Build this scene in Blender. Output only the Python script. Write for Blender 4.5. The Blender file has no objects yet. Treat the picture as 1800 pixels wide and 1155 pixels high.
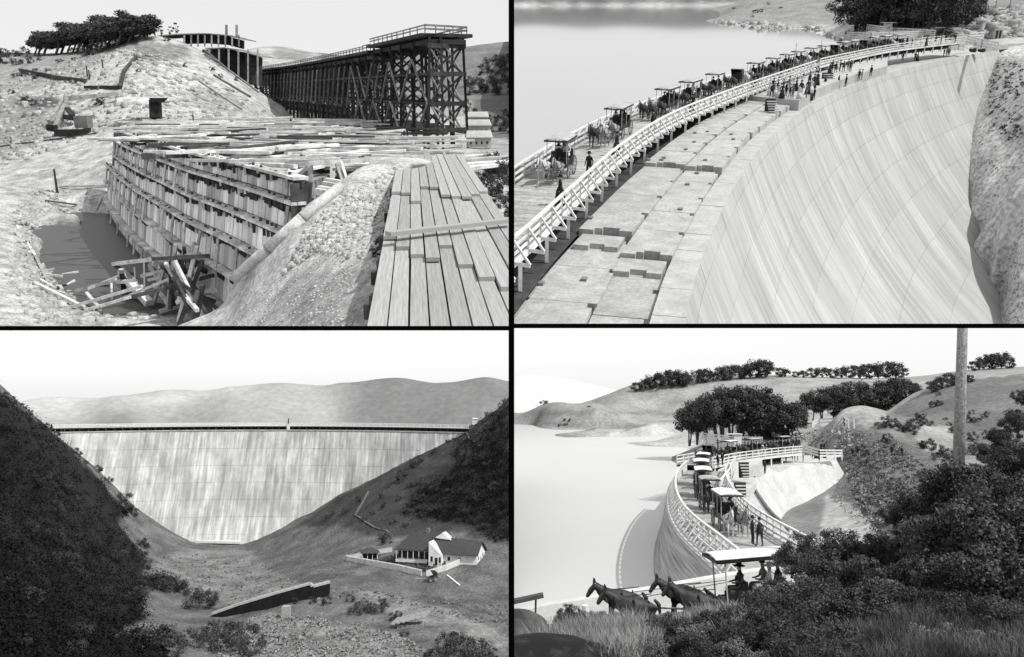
# Four views of one dam, past and present, seen side by side through a black cross frame.
# Each view is a site of its own with its own level ground (frame K); every site stands at its own
# distance from the eye, the upper two far away and large, the lower two near.
import bpy, bmesh, math, random
import numpy as np
from mathutils import Vector, Matrix, Quaternion, noise as mnoise
random.seed(7); RS = np.random.RandomState(11)
scene = bpy.context.scene
COL = scene.collection
F = 1500.0; CX = 900.0; CY = 577.5           # focal length and centre in pixels of an 1800 px wide view
P0 = math.atan((690 - CY) / F)               # the camera looks up by this much
# ------------------------------------------------------------------ camera, sky, sun, exposure
cam = bpy.data.cameras.new('camera'); camo = bpy.data.objects.new('camera', cam); COL.objects.link(camo)
cam.sensor_width = 36; cam.lens = 36 * F / 1800; cam.clip_start = 0.5; cam.clip_end = 120000
camo.rotation_euler = (math.pi / 2 + P0, 0, 0)
scene.camera = camo
SUN_EL, SUN_AZ = 47.0, 128.0                 # degrees; azimuth clockwise from the view direction (right, behind)
world = bpy.data.worlds.new('World'); scene.world = world; world.use_nodes = True
nt = world.node_tree; nt.nodes.clear()
sky = nt.nodes.new('ShaderNodeTexSky'); sky.sky_type = 'NISHITA'; sky.sun_disc = False
sky.sun_elevation = math.radians(SUN_EL); sky.sun_rotation = math.radians(SUN_AZ)
sky.dust_density = 1.0; sky.air_density = 1.0; sky.ozone_density = 1.0
bw = nt.nodes.new('ShaderNodeRGBToBW'); bg = nt.nodes.new('ShaderNodeBackground'); wo = nt.nodes.new('ShaderNodeOutputWorld')
bg.inputs['Strength'].default_value = 0.15
hz = nt.nodes.new('ShaderNodeMath'); hz.operation = 'MULTIPLY_ADD'; hz.inputs[1].default_value = 0.25; hz.inputs[2].default_value = 3.6   # thin bright veil over the clear sky
nt.links.new(sky.outputs[0], bw.inputs[0]); nt.links.new(bw.outputs[0], hz.inputs[0]); nt.links.new(hz.outputs[0], bg.inputs[0]); nt.links.new(bg.outputs[0], wo.inputs[0])
sun = bpy.data.lights.new('sun', 'SUN'); suno = bpy.data.objects.new('sun', sun); COL.objects.link(suno)
sun.energy = 3.0; sun.angle = math.radians(0.53); sun.color = (1, 0.995, 0.985)
el, az = math.radians(SUN_EL), math.radians(SUN_AZ)
SD = Vector((math.sin(az) * math.cos(el), math.cos(az) * math.cos(el), math.sin(el)))
suno.rotation_euler = SD.to_track_quat('Z', 'Y').to_euler()
scene.view_settings.view_transform = 'Standard'; scene.view_settings.look = 'None'
scene.view_settings.exposure = 0.45; scene.view_settings.gamma = 1.0
scene.view_settings.use_curve_mapping = False
scene.cycles.max_bounces = 5; scene.cycles.diffuse_bounces = 2; scene.cycles.glossy_bounces = 2
scene.cycles.transparent_max_bounces = 4; scene.cycles.caustics_reflective = False; scene.cycles.caustics_refractive = False

# ------------------------------------------------------------------ site frames
# theta: how far the line of sight dips below level on that site; scale: model scale of the site
TH = {1: math.atan((CY - 155) / F), 2: math.atan((CY + 20) / F), 3: -P0, 4: -P0}
SC = {1: 30.0, 2: 22.0, 3: 0.25, 4: 1.0}
def frame(k):
    return Matrix.Rotation(TH[k] + P0, 4, 'X') @ Matrix.Scale(SC[k], 4)
T = {k: frame(k) for k in (1, 2, 3, 4)}
def ray(k, px, py):
    a = (px - CX) / F; b = (CY - py) / F; c, s = math.cos(TH[k]), math.sin(TH[k])
    return Vector((a, c + b * s, -s + b * c))
def atz(k, px, py, z):
    d = ray(k, px, py); return d * (z / d.z)
def atw(k, px, py, w): return ray(k, px, py) * w
def aty(k, px, py, y):
    d = ray(k, px, py); return d * (y / d.y)
def proj(k, p):
    c, s = math.cos(TH[k]), math.sin(TH[k])
    w = p[1] * c - p[2] * s; v = p[1] * s + p[2] * c
    return CX + F * p[0] / w, CY - F * v / w, w
def projn(k, P):
    c, s = math.cos(TH[k]), math.sin(TH[k])
    w = np.maximum(P[:, 1] * c - P[:, 2] * s, 1e-3); v = P[:, 1] * s + P[:, 2] * c
    return CX + F * P[:, 0] / w, CY - F * v / w, w

# ------------------------------------------------------------------ materials
MATS = {}
def mat(name, c1, c2=None, rough=0.9, scale=1.0, stretch=(1, 1, 1), bump=0.0, bscale=8.0, uv=False, tone=None,
        rnd=0.0, spec=0.25, detail=6.0, fine=0.0, fscale=20.0, contrast=(0.35, 0.65), bdist=0.1, rot=0.0, patch=None):
    if name in MATS: return MATS[name]
    m = bpy.data.materials.new(name); m.use_nodes = True; n = m.node_tree; n.nodes.clear(); L = n.links.new
    out = n.nodes.new('ShaderNodeOutputMaterial'); b = n.nodes.new('ShaderNodeBsdfPrincipled'); L(b.outputs[0], out.inputs[0])
    b.inputs['Roughness'].default_value = rough; b.inputs['Specular IOR Level'].default_value = spec
    tc = n.nodes.new('ShaderNodeTexCoord'); src = tc.outputs['UV'] if uv else tc.outputs['Object']
    mp = n.nodes.new('ShaderNodeMapping'); mp.inputs['Scale'].default_value = stretch; mp.inputs['Rotation'].default_value = (0, 0, rot); L(src, mp.inputs[0])
    if c2 is None: c2 = c1
    nz = n.nodes.new('ShaderNodeTexNoise'); nz.inputs['Scale'].default_value = scale; nz.inputs['Detail'].default_value = detail
    nz.inputs['Roughness'].default_value = 0.62
    if rnd: oi = n.nodes.new('ShaderNodeObjectInfo')
    if rnd and not uv:
        nz.noise_dimensions = '4D'; ms = n.nodes.new('ShaderNodeMath'); ms.operation = 'MULTIPLY'; ms.inputs[1].default_value = 60; L(oi.outputs['Random'], ms.inputs[0]); L(ms.outputs[0], nz.inputs['W'])
    L(mp.outputs[0], nz.inputs['Vector'])
    cr = n.nodes.new('ShaderNodeValToRGB'); cr.color_ramp.elements[0].position = contrast[0]; cr.color_ramp.elements[1].position = contrast[1]
    cr.color_ramp.elements[0].color = (c1, c1, c1, 1); cr.color_ramp.elements[1].color = (c2, c2, c2, 1)
    L(nz.outputs['Fac'], cr.inputs[0]); col = cr.outputs[0]
    def mul(a, bsock=None, val=None):
        mm = n.nodes.new('ShaderNodeVectorMath'); mm.operation = 'MULTIPLY'; L(a, mm.inputs[0])
        if bsock is not None: L(bsock, mm.inputs[1])
        return mm.outputs[0]
    if fine:
        nf = n.nodes.new('ShaderNodeTexNoise'); nf.inputs['Scale'].default_value = fscale; nf.inputs['Detail'].default_value = 4
        L(mp.outputs[0] if uv else src, nf.inputs['Vector'])
        mr = n.nodes.new('ShaderNodeMapRange'); mr.inputs[1].default_value = 0.33; mr.inputs[2].default_value = 0.67
        mr.inputs[3].default_value = 1 - fine; mr.inputs[4].default_value = 1 + fine; L(nf.outputs['Fac'], mr.inputs[0]); col = mul(col, mr.outputs[0])
    if patch:
        for q, (amt, psc, pst) in enumerate(patch):
            pm = n.nodes.new('ShaderNodeMapping'); pm.inputs['Scale'].default_value = pst; pm.inputs['Location'].default_value = (q * 7.3, 1.7, q); L(src, pm.inputs[0])
            pn = n.nodes.new('ShaderNodeTexNoise'); pn.inputs['Scale'].default_value = psc; pn.inputs['Detail'].default_value = 7; pn.inputs['Roughness'].default_value = .7; L(pm.outputs[0], pn.inputs['Vector'])
            pr = n.nodes.new('ShaderNodeMapRange'); pr.inputs[1].default_value = 0.42; pr.inputs[2].default_value = 0.6; pr.inputs[3].default_value = 1 - amt; pr.inputs[4].default_value = 1.0 + amt * .3; L(pn.outputs['Fac'], pr.inputs[0]); col = mul(col, pr.outputs[0])
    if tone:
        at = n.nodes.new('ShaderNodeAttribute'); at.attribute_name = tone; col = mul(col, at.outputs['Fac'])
    if rnd:
        mr2 = n.nodes.new('ShaderNodeMapRange'); mr2.inputs[3].default_value = 1 - rnd; mr2.inputs[4].default_value = 1 + rnd
        L(oi.outputs['Random'], mr2.inputs[0]); col = mul(col, mr2.outputs[0])
    L(col, b.inputs['Base Color'])
    if bump:
        nb = n.nodes.new('ShaderNodeTexNoise'); nb.inputs['Scale'].default_value = bscale; nb.inputs['Detail'].default_value = 5; L(mp.outputs[0], nb.inputs['Vector'])
        bp = n.nodes.new('ShaderNodeBump'); bp.inputs['Strength'].default_value = bump; bp.inputs['Distance'].default_value = bdist
        L(nb.outputs['Fac'], bp.inputs['Height']); L(bp.outputs[0], b.inputs['Normal'])
    MATS[name] = m; return m
def water(name, col, rough, metal, scale=0.2, bump=0.02):
    m = mat(name, col * 0.96, col, rough=rough, scale=0.01, bump=bump, bscale=scale, spec=0.5)
    for nd in m.node_tree.nodes:
        if nd.type == 'BSDF_PRINCIPLED': nd.inputs['Metallic'].default_value = metal
    return m
def glassy(name, col, rough=0.1):
    return mat(name, col, rough=rough, spec=0.6)

# ------------------------------------------------------------------ objects
ORG = {}; SITE = {}
def mesh_np(name, V, Fc, m, smooth=False):
    """V (n,3) array; Fc list of faces or (m,3)/(m,4) int array"""
    me = bpy.data.meshes.new(name)
    if isinstance(Fc, np.ndarray):
        nf, w = Fc.shape
        me.vertices.add(len(V)); me.vertices.foreach_set('co', np.ascontiguousarray(V, dtype=np.float32).ravel())
        me.loops.add(nf * w); me.loops.foreach_set('vertex_index', Fc.astype(np.int32).ravel())
        me.polygons.add(nf); me.polygons.foreach_set('loop_start', np.arange(0, nf * w, w, dtype=np.int32))
        me.polygons.foreach_set('loop_total', np.full(nf, w, dtype=np.int32))
        me.update(calc_edges=True)
    else:
        me.from_pydata([tuple(v) for v in V], [], Fc); me.update()
    for x in (m if isinstance(m, (list, tuple)) else [m]): me.materials.append(x)
    if smooth: me.polygons.foreach_set('use_smooth', np.ones(len(me.polygons), dtype=bool))
    return me
def props(o, label=None, cat=None, group=None, kind=None):
    if label: o['label'] = label
    if cat: o['category'] = cat
    if group: o['group'] = group
    if kind: o['kind'] = kind
    return o
def thing(k, name, label, cat, loc, rz=0, scale=1.0, group=None):
    o = bpy.data.objects.new(name, None); COL.objects.link(o); o.empty_display_size = 0.1
    o.matrix_basis = T[k] @ Matrix.Translation(Vector(loc)) @ Matrix.Rotation(rz, 4, 'Z') @ Matrix.Scale(scale, 4)
    ORG[o.name] = Vector(loc); SITE[o.name] = k
    return props(o, label, cat, group)
def link(k, name, me, parent=None, M=None):
    o = bpy.data.objects.new(name, me); COL.objects.link(o); SITE[o.name] = k
    if parent is not None:
        o.parent = parent; ORG[o.name] = Vector((0, 0, 0))
        if M is not None: o.matrix_basis = M
    else: o.matrix_basis = T[k] @ (M if M is not None else Matrix())
    return o
class MB:
    def __init__(s): s.v = []; s.f = []; s.mi = []; s.m = 0; s.uvs = None
    def quadf(s, *pts):
        n = len(s.v); s.v += [tuple(p) for p in pts]; s.f.append(tuple(range(n, n + len(pts)))); s.mi.append(s.m)
    def box(s, c, size, R=None, taper=1.0):
        c = Vector(c); h = [x / 2 for x in size]; n = len(s.v)
        for z in (-1, 1):
            t = taper if z > 0 else 1
            for x, y in ((-1, -1), (1, -1), (1, 1), (-1, 1)):
                p = Vector((x * h[0] * t, y * h[1] * t, z * h[2]))
                if R is not None: p = R @ p
                s.v.append(tuple(c + p))
        for f in ((3, 2, 1, 0), (4, 5, 6, 7), (0, 1, 5, 4), (1, 2, 6, 5), (2, 3, 7, 6), (3, 0, 4, 7)):
            s.f.append(tuple(n + i for i in f)); s.mi.append(s.m)
    def beam(s, a, b, w, h=None, up=(0, 0, 1), ext=0.0):
        a = Vector(a); b = Vector(b); d = b - a; L = d.length
        if L < 1e-6: return
        h = w if h is None else h; d = d / L; u = Vector(up)
        if abs(d.dot(u)) > 0.97: u = Vector((0, 1, 0)) if abs(d.y) < 0.9 else Vector((1, 0, 0))
        sx = d.cross(u).normalized(); sz = sx.cross(d).normalized()
        R = Matrix((sx, d, sz)).transposed()
        s.box((a + b) / 2, (w, L + ext, h), R)
    def tube(s, a, b, r0, r1=None, n=6, cap=True):
        a = Vector(a); b = Vector(b); r1 = r0 if r1 is None else r1; d = (b - a)
        if d.length < 1e-6: return
        d.normalize(); u = Vector((0, 0, 1)) if abs(d.z) < 0.9 else Vector((1, 0, 0))
        x = d.cross(u).normalized(); y = d.cross(x); k = len(s.v)
        for c, r in ((a, r0), (b, r1)):
            for i in range(n):
                t = 2 * math.pi * i / n; s.v.append(tuple(c + (x * math.cos(t) + y * math.sin(t)) * r))
        for i in range(n):
            j = (i + 1) % n; s.f.append((k + i, k + n + i, k + n + j, k + j)); s.mi.append(s.m)
        if cap:
            s.f.append(tuple(k + i for i in range(n))); s.f.append(tuple(k + n + i for i in reversed(range(n)))); s.mi += [s.m, s.m]
    def prism(s, poly, z0, z1):
        """poly: list of (x,y) or Vectors (counter-clockwise); vertical extrusion"""
        n = len(poly); k = len(s.v)
        for z in (z0, z1):
            for p in poly: s.v.append((p[0], p[1], z))
        s.f.append(tuple(k + i for i in reversed(range(n)))); s.f.append(tuple(k + n + i for i in range(n))); s.mi += [s.m, s.m]
        for i in range(n):
            j = (i + 1) % n; s.f.append((k + i, k + j, k + n + j, k + n + i)); s.mi.append(s.m)
    def extr(s, pts, d):
        """polygon pts (3D) extruded by vector d"""
        n = len(pts); k = len(s.v); d = Vector(d)
        for p in pts: s.v.append(tuple(p))
        for p in pts: s.v.append(tuple(Vector(p) + d))
        s.f.append(tuple(k + i for i in range(n))); s.f.append(tuple(k + n + i for i in reversed(range(n)))); s.mi += [s.m, s.m]
        for i in range(n):
            j = (i + 1) % n; s.f.append((k + i, k + n + i, k + n + j, k + j)); s.mi.append(s.m)
    def mesh(s, name, m, smooth=False, off=(0, 0, 0)):
        V = np.array(s.v, dtype=float) - np.array(tuple(off))
        me = mesh_np(name, V, s.f, m, smooth)
        if isinstance(m, (list, tuple)) and len(m) > 1: me.polygons.foreach_set('material_index', s.mi)
        bm = bmesh.new(); bm.from_mesh(me); bmesh.ops.recalc_face_normals(bm, faces=bm.faces); bm.to_mesh(me); bm.free()
        return me
    def build(s, k, name, m, parent=None, smooth=False):
        if not s.v: return None
        if parent is not None: off = ORG[parent.name]
        else:
            A = np.array(s.v); off = Vector(((A[:, 0].min() + A[:, 0].max()) / 2, (A[:, 1].min() + A[:, 1].max()) / 2, A[:, 2].min()))
        me = s.mesh(name, m, smooth, off)
        o = link(k, name, me, parent, None if parent is not None else Matrix.Translation(off))
        ORG[o.name] = off.copy() if parent is None else ORG[parent.name].copy()
        return o
# an asset is a list of (name, mesh, matrix, sub list); inst() links one individual of it
def inst(k, asset, name, label, cat, loc, rz=0, scale=1.0, group=None, tilt=None, sc3=None):
    t = thing(k, name, label, cat, loc, rz, scale, group)
    if tilt is not None: t.matrix_basis = T[k] @ Matrix.Translation(Vector(loc)) @ tilt @ Matrix.Rotation(rz, 4, 'Z') @ Matrix.Scale(scale, 4)
    if sc3 is not None: t.matrix_basis = t.matrix_basis @ Matrix.Diagonal((*sc3, 1))
    for nm, me, M, subs in asset:
        o = link(k, nm, me, t, M)
        for nm2, me2, M2 in subs: link(k, nm2, me2, o, M2)
    return t

# ------------------------------------------------------------------ noise and terrain
def vnoise(x, y, seed=0):
    """smooth value noise on arrays, range about -1..1"""
    xi = np.floor(x).astype(np.int64); yi = np.floor(y).astype(np.int64); fx = x - xi; fy = y - yi
    def h(i, j):
        n = (i * 374761393 + j * 668265263 + seed * 982451653) & 0xffffffff
        n = ((n ^ (n >> 13)) * 1274126177) & 0xffffffff
        return ((n ^ (n >> 16)) & 0xffff) / 32767.5 - 1
    u = fx * fx * (3 - 2 * fx); v = fy * fy * (3 - 2 * fy)
    return (h(xi, yi) * (1 - u) + h(xi + 1, yi) * u) * (1 - v) + (h(xi, yi + 1) * (1 - u) + h(xi + 1, yi + 1) * u) * v
def fbm(x, y, seed=0, o=4, g=0.5):
    r = 0; a = 1; t = 0
    for i in range(o): r = r + a * vnoise(x * 2 ** i, y * 2 ** i, seed + i); t += a; a *= g
    return r / t
def inpoly(px, py, poly):
    inside = np.zeros(px.shape, bool); n = len(poly)
    for i in range(n):
        x1, y1 = poly[i]; x2, y2 = poly[(i + 1) % n]
        if y1 == y2: continue
        c = ((y1 > py) != (y2 > py)) & (px < (x2 - x1) * (py - y1) / (y2 - y1) + x1); inside ^= c
    return inside
class Terrain:
    """height field over the ground of a site, fitted through surveyed points"""
    def __init__(s, k, pts, ka=3.0, ky=1.5, smooth=1e-4):
        s.k = k; P = np.array([tuple(p) for p in pts]); s.ka, s.ky = ka, ky
        Q = np.c_[P[:, 0] / P[:, 1] * ka, np.log(P[:, 1]) * ky]; z = P[:, 2] / P[:, 1]
        n = len(Q); A = s.phi(Q, Q) + np.eye(n) * smooth; B = np.c_[np.ones(n), Q]
        M = np.block([[A, B], [B.T, np.zeros((3, 3))]]); s.c = np.linalg.solve(M, np.r_[z, 0, 0, 0]); s.Q = Q
        s.disp = None
    def phi(s, a, b):
        r2 = ((a[:, None, :] - b[None, :, :]) ** 2).sum(2); return 0.5 * r2 * np.log(r2 + 1e-12)
    def z(s, x, y):
        x = np.atleast_1d(np.asarray(x, float)); y = np.atleast_1d(np.asarray(y, float))
        q = np.c_[x / y * s.ka, np.log(y) * s.ky]; n = len(s.Q)
        r = s.phi(q, s.Q) @ s.c[:n] + s.c[n] + q @ s.c[n + 1:]
        zz = r * y
        if s.disp is not None: zz = zz + s.disp(x, y)
        return zz
    def at(s, x, y): return float(s.z(x, y)[0])
    def hit(s, px, py, w0=5, w1=3000, n=500, last=False):
        """first ground point along a line of sight"""
        d = ray(s.k, px, py); w = np.exp(np.linspace(math.log(w0), math.log(w1), n))
        g = d.z * w - s.z(d.x * w, d.y * w); i = np.where(g < 0)[0]
        if len(i) == 0: return None
        j = i[0]
        if j == 0: return d * w[0]
        t = g[j - 1] / (g[j - 1] - g[j]); ww = w[j - 1] + t * (w[j] - w[j - 1]); return d * ww
    def build(s, name, m, a0, a1, na, y0, y1, ny, tones, base=0.5, label=None, cut=None, smooth=True, blur=2):
        a = np.linspace(a0, a1, na); y = np.exp(np.linspace(math.log(y0), math.log(y1), ny))
        AA, YY = np.meshgrid(a, y); X = (AA * YY).ravel(); Y = YY.ravel()
        Z = np.concatenate([s.z(X[i:i + 40000], Y[i:i + 40000]) for i in range(0, len(X), 40000)])
        V = np.c_[X, Y, Z]; idx = np.arange(na * ny).reshape(ny, na)
        Fc = np.c_[idx[:-1, :-1].ravel(), idx[:-1, 1:].ravel(), idx[1:, 1:].ravel(), idx[1:, :-1].ravel()]
        if cut is not None:
            keep = cut(V); Fc = Fc[keep[Fc].all(1)]
        c = V.mean(0); c[2] = V[:, 2].min()
        me = mesh_np(name, V - c, Fc, m, smooth)
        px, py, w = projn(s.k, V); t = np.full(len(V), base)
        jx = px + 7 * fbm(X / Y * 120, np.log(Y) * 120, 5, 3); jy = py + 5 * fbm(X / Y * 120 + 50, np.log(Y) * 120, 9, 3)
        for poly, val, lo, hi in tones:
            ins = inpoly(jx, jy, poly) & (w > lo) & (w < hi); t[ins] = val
        g = t.reshape(ny, na)
        for _ in range(blur):
            p_ = np.pad(g, 1, mode='edge'); g = (p_[:-2, 1:-1] + p_[2:, 1:-1] + p_[1:-1, :-2] + p_[1:-1, 2:] + 2 * g) / 6
        t = g.ravel()
        at = me.attributes.new('tone', 'FLOAT', 'POINT'); at.data.foreach_set('value', t.astype(np.float32))
        o = link(s.k, name, me, None, Matrix.Translation(Vector(c))); props(o, label, kind='structure'); return o

# ------------------------------------------------------------------ leaves, trees
def leaves(n_cl, n_leaf, ext, size, seed, flat=0.0, shell=0.75, clr=0.22, up=0.3, shape=None):
    """crown of leaf-sized faces gathered in clumps; returns V, F"""
    r = np.random.RandomState(seed)
    C = r.normal(size=(n_cl, 3)); C /= np.linalg.norm(C, axis=1)[:, None]; C *= (shell + (1 - shell) * r.rand(n_cl, 1)) ** 0.8 * (0.55 + 0.45 * r.rand(n_cl, 1) ** 0.4)
    C = C * np.array(ext)
    if shape is not None: C = shape(C)
    R = clr * (0.6 + 0.8 * r.rand(n_cl)) * max(ext)
    idx = r.randint(0, n_cl, n_leaf); D = r.normal(size=(n_leaf, 3)); D /= np.linalg.norm(D, axis=1)[:, None]
    D *= (r.rand(n_leaf, 1) ** 0.45); D[:, 2] *= 0.75
    P = C[idx] + D * R[idx][:, None]
    N = D + r.normal(size=(n_leaf, 3)) * 0.6 + np.array((0, 0, up)); N /= np.linalg.norm(N, axis=1)[:, None]
    A = np.cross(N, r.normal(size=(n_leaf, 3))); A /= np.linalg.norm(A, axis=1)[:, None] + 1e-9; B = np.cross(N, A)
    sz = (size * (0.55 + 0.9 * r.rand(n_leaf)))[:, None]
    a = A * sz; b = B * sz * 0.5
    V = np.stack([P - a, P + b + a * 0.1, P + a, P - b - a * 0.1], 1).reshape(-1, 3)
    return V, np.arange(4 * n_leaf).reshape(-1, 4)
def crown_mesh(name, m, *a, off=(0, 0, 0), **kw):
    V, Fc = leaves(*a, **kw); return mesh_np(name, V + np.array(off), Fc, m)
def trunk_mesh(name, m, h, r, n_limb, spread, seed, lean=(0, 0), top=0.45, stems=1):
    rr = random.Random(seed); b = MB()
    for s in range(stems):
        ox = rr.uniform(-.4, .4) * spread * (stems > 1) * .35; oy = rr.uniform(-.4, .4) * spread * (stems > 1) * .35
        p = Vector((ox * .3, oy * .3, -0.3)); q = Vector((ox + lean[0] * top, oy + lean[1] * top, h * top)); mid = (p + q) / 2 + Vector((rr.uniform(-.1, .1), rr.uniform(-.1, .1), 0)) * h * .3
        b.tube(p, mid, r, r * .8, 7); b.tube(mid, q, r * .8, r * .6, 7)
        for i in range(n_limb):
            t = rr.uniform(0, 2 * math.pi); rad = spread * rr.uniform(.4, .9)
            st = mid.lerp(q, rr.uniform(.2, 1)); e = Vector((ox + lean[0] + rad * math.cos(t), oy + lean[1] + rad * math.sin(t), h * rr.uniform(.7, .95)))
            kk = st.lerp(e, .5) + Vector((0, 0, h * .06)); b.tube(st, kk, r * .45, r * .3, 5); b.tube(kk, e, r * .3, r * .08, 5)
    return b.mesh(name, m)
M_leaf = mat('leaf_dark', 0.016, 0.065, rough=0.6, scale=0.6, spec=0.35, rnd=0.2)
M_leaf2 = mat('leaf_mid', 0.035, 0.10, rough=0.7, scale=0.6, spec=0.2, rnd=0.25)
M_bark = mat('bark', 0.05, 0.12, rough=0.95, scale=4)
I4 = Matrix()
def tree_asset(i, h=8, w=4.5, lean=(0, 0), leaf=None, stems=1, n=2600, size=0.22, flat=0.5, base=0.55):
    leaf = leaf or M_leaf
    ch = h * (1 - base) / 2 * 1.15
    c = crown_mesh('crown', leaf, 26, n, (w, w * .85, ch), size, 100 + i, off=(lean[0], lean[1], h - ch * .95), clr=.26)
    t = trunk_mesh('trunk', M_bark, h, h * 0.025, 5, w * .75, 200 + i, lean=lean, stems=stems)
    return [('trunk', t, I4, []), ('crown', c, I4, [])]
def bush_asset(i, w=1.5, h=1.1, n=1800, size=0.09, leaf=None, cl=18):
    return [('foliage', crown_mesh('foliage', leaf or M_leaf, cl, n, (w, w, h), size, 300 + i, off=(0, 0, h * .75), clr=.3), I4, [])]
TREES = [tree_asset(0), tree_asset(1, 7, 4.2, stems=2), tree_asset(2, 9, 5, (.6, 0)), tree_asset(3, 6.5, 4.6, stems=3)]
BUSH = [bush_asset(0), bush_asset(1, 1.7, 1.0), bush_asset(2, 1.3, 1.3)]
# ------------------------------------------------------------------ living things and carriages
def skin_mesh(name, verts, edges, mats, sub=1, matfn=None):
    """one continuous surface grown round a skeleton; verts: (x,y,z,r[,ry]); first vertex is the root"""
    me = bpy.data.meshes.new(name); me.from_pydata([v[:3] for v in verts], edges, []); me.update()
    o = bpy.data.objects.new('grow', me); COL.objects.link(o)
    o.modifiers.new('skin', 'SKIN')
    if not me.skin_vertices:
        bm = bmesh.new(); bm.from_mesh(me); bm.verts.layers.skin.verify(); bm.to_mesh(me); bm.free()
    for i, v in enumerate(verts):
        sv = me.skin_vertices[0].data[i]; sv.radius = (v[3], v[4] if len(v) > 4 else v[3]); sv.use_root = (i == 0)
    if sub: sm = o.modifiers.new('sub', 'SUBSURF'); sm.levels = sub; sm.render_levels = sub
    dg = bpy.context.evaluated_depsgraph_get(); dg.update()
    out = bpy.data.meshes.new_from_object(o.evaluated_get(dg)); out.name = name
    bpy.data.objects.remove(o); bpy.data.meshes.remove(me)
    out.materials.clear()
    for m in mats: out.materials.append(m)
    out.polygons.foreach_set('use_smooth', np.ones(len(out.polygons), dtype=bool))
    if matfn:
        for p in out.polygons: p.material_index = matfn(p.center)
    else: out.polygons.foreach_set('material_index', np.zeros(len(out.polygons), dtype=np.int32))
    return out
M_skin = mat('skin', 0.35, 0.42, scale=5); M_suit = mat('dark_cloth', 0.010, 0.03, scale=6); M_dress = mat('light_cloth', 0.4, 0.62, scale=6)
M_mid = mat('grey_cloth', 0.09, 0.16, scale=6); M_black = mat('black_felt', 0.008, 0.014); M_straw = mat('straw', 0.5, 0.6, scale=9)
def person_asset(kind, seed=0, sit=False, hat='felt'):
    r = random.Random(seed); sw = r.uniform(-.06, .1); cloth = {'man': M_suit, 'grey': M_mid, 'woman': M_suit, 'lady': M_dress}[kind]
    if not sit:
        v = [(0, 0, .96, .15, .12), (0, 0, 1.2, .135, .11), (0, 0, 1.38, .165, .12), (0.01, 0, 1.5, .055), (0.02, 0, 1.62, .088), (.02, 0, 1.71, .082)]
        e = [(0, 1), (1, 2), (2, 3), (3, 4), (4, 5)]
        for s in (-1, 1):
            n = len(v); a = sw * s
            v += [(0, .19 * s, 1.42, .058), (-.04 + a, .25 * s, 1.16, .045), (.06 + a, .26 * s, .92, .032), (.1 + a, .255 * s, .84, .036)]
            e += [(2, n), (n, n + 1), (n + 1, n + 2), (n + 2, n + 3)]
            n = len(v); v += [(a, .09 * s, .88, .1), (.03 + a * 1.2, .1 * s, .5, .066), (a * 1.6, .1 * s, .1, .045), (.15 + a * 1.6, .12 * s, .04, .04)]
            e += [(0, n), (n, n + 1), (n + 1, n + 2), (n + 2, n + 3)]
        hz = 1.7; hx = .02
    else:
        v = [(0, 0, .08, .16, .13), (-.02, 0, .34, .135, .11), (.02, 0, .52, .165, .12), (.04, 0, .65, .055), (.06, 0, .77, .088), (.06, 0, .86, .082)]
        e = [(0, 1), (1, 2), (2, 3), (3, 4), (4, 5)]
        for s in (-1, 1):
            n = len(v); v += [(.02, .19 * s, .56, .058), (.08, .24 * s, .32, .045), (.32, .15 * s, .28, .032), (.4, .12 * s, .29, .036)]
            e += [(2, n), (n, n + 1), (n + 1, n + 2), (n + 2, n + 3)]
            n = len(v); v += [(.15, .1 * s, .08, .09), (.48, .12 * s, .1, .066), (.5, .12 * s, -.32, .045), (.64, .13 * s, -.38, .04)]
            e += [(0, n), (n, n + 1), (n + 1, n + 2), (n + 2, n + 3)]
        hz = .85; hx = .06
    hd = hz - .13
    def mf(c): return 1 if (c[2] > hd or (not sit and c[2] < .9 and abs(c[1]) > .21 and c[2] > .75)) else 0
    body = skin_mesh('body', v, e, [cloth, M_skin], 1, mf)
    out = [('body', body, I4, [])]
    h = MB(); hm = M_straw if hat == 'straw' else M_black
    if hat != 'bare':
        w = .21 if hat != 'cap' else .13
        h.tube((hx, 0, hz + .0), (hx, 0, hz + .02), w, w, 12); h.tube((hx, 0, hz + .02), (hx, 0, hz + .14), .105, .09, 12)
        out.append(('hat', h.mesh('hat', hm), I4, []))
    else:
        h.tube((hx - .03, 0, hz - .06), (hx - .03, 0, hz + .08), .1, .07, 8); out.append(('hair', h.mesh('hair', M_black), I4, []))
    if kind in ('woman', 'lady'):
        s = MB()
        if not sit:
            s.tube((0, 0, 1.08), (0, 0, .85), .15, .24, 12); s.tube((0, 0, .86), (-.03, 0, .03), .24, .38, 12)
        else: s.box((.28, 0, .1), (.62, .46, .22), taper=.85); s.box((.55, 0, -.14), (.2, .5, .5), taper=.8)
        out.append(('skirt', s.mesh('skirt', cloth, True), I4, []))
    return out
M_hb = mat('horse_dark', 0.012, 0.05, rough=0.62, scale=4, spec=0.35); M_hw = mat('horse_white', 0.42, 0.6, rough=0.7, scale=4)
M_hg = mat('horse_grey', 0.12, 0.34, rough=0.6, scale=5, spec=0.4); M_lea = mat('leather', 0.01, 0.02, rough=0.4, spec=0.5)
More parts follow.
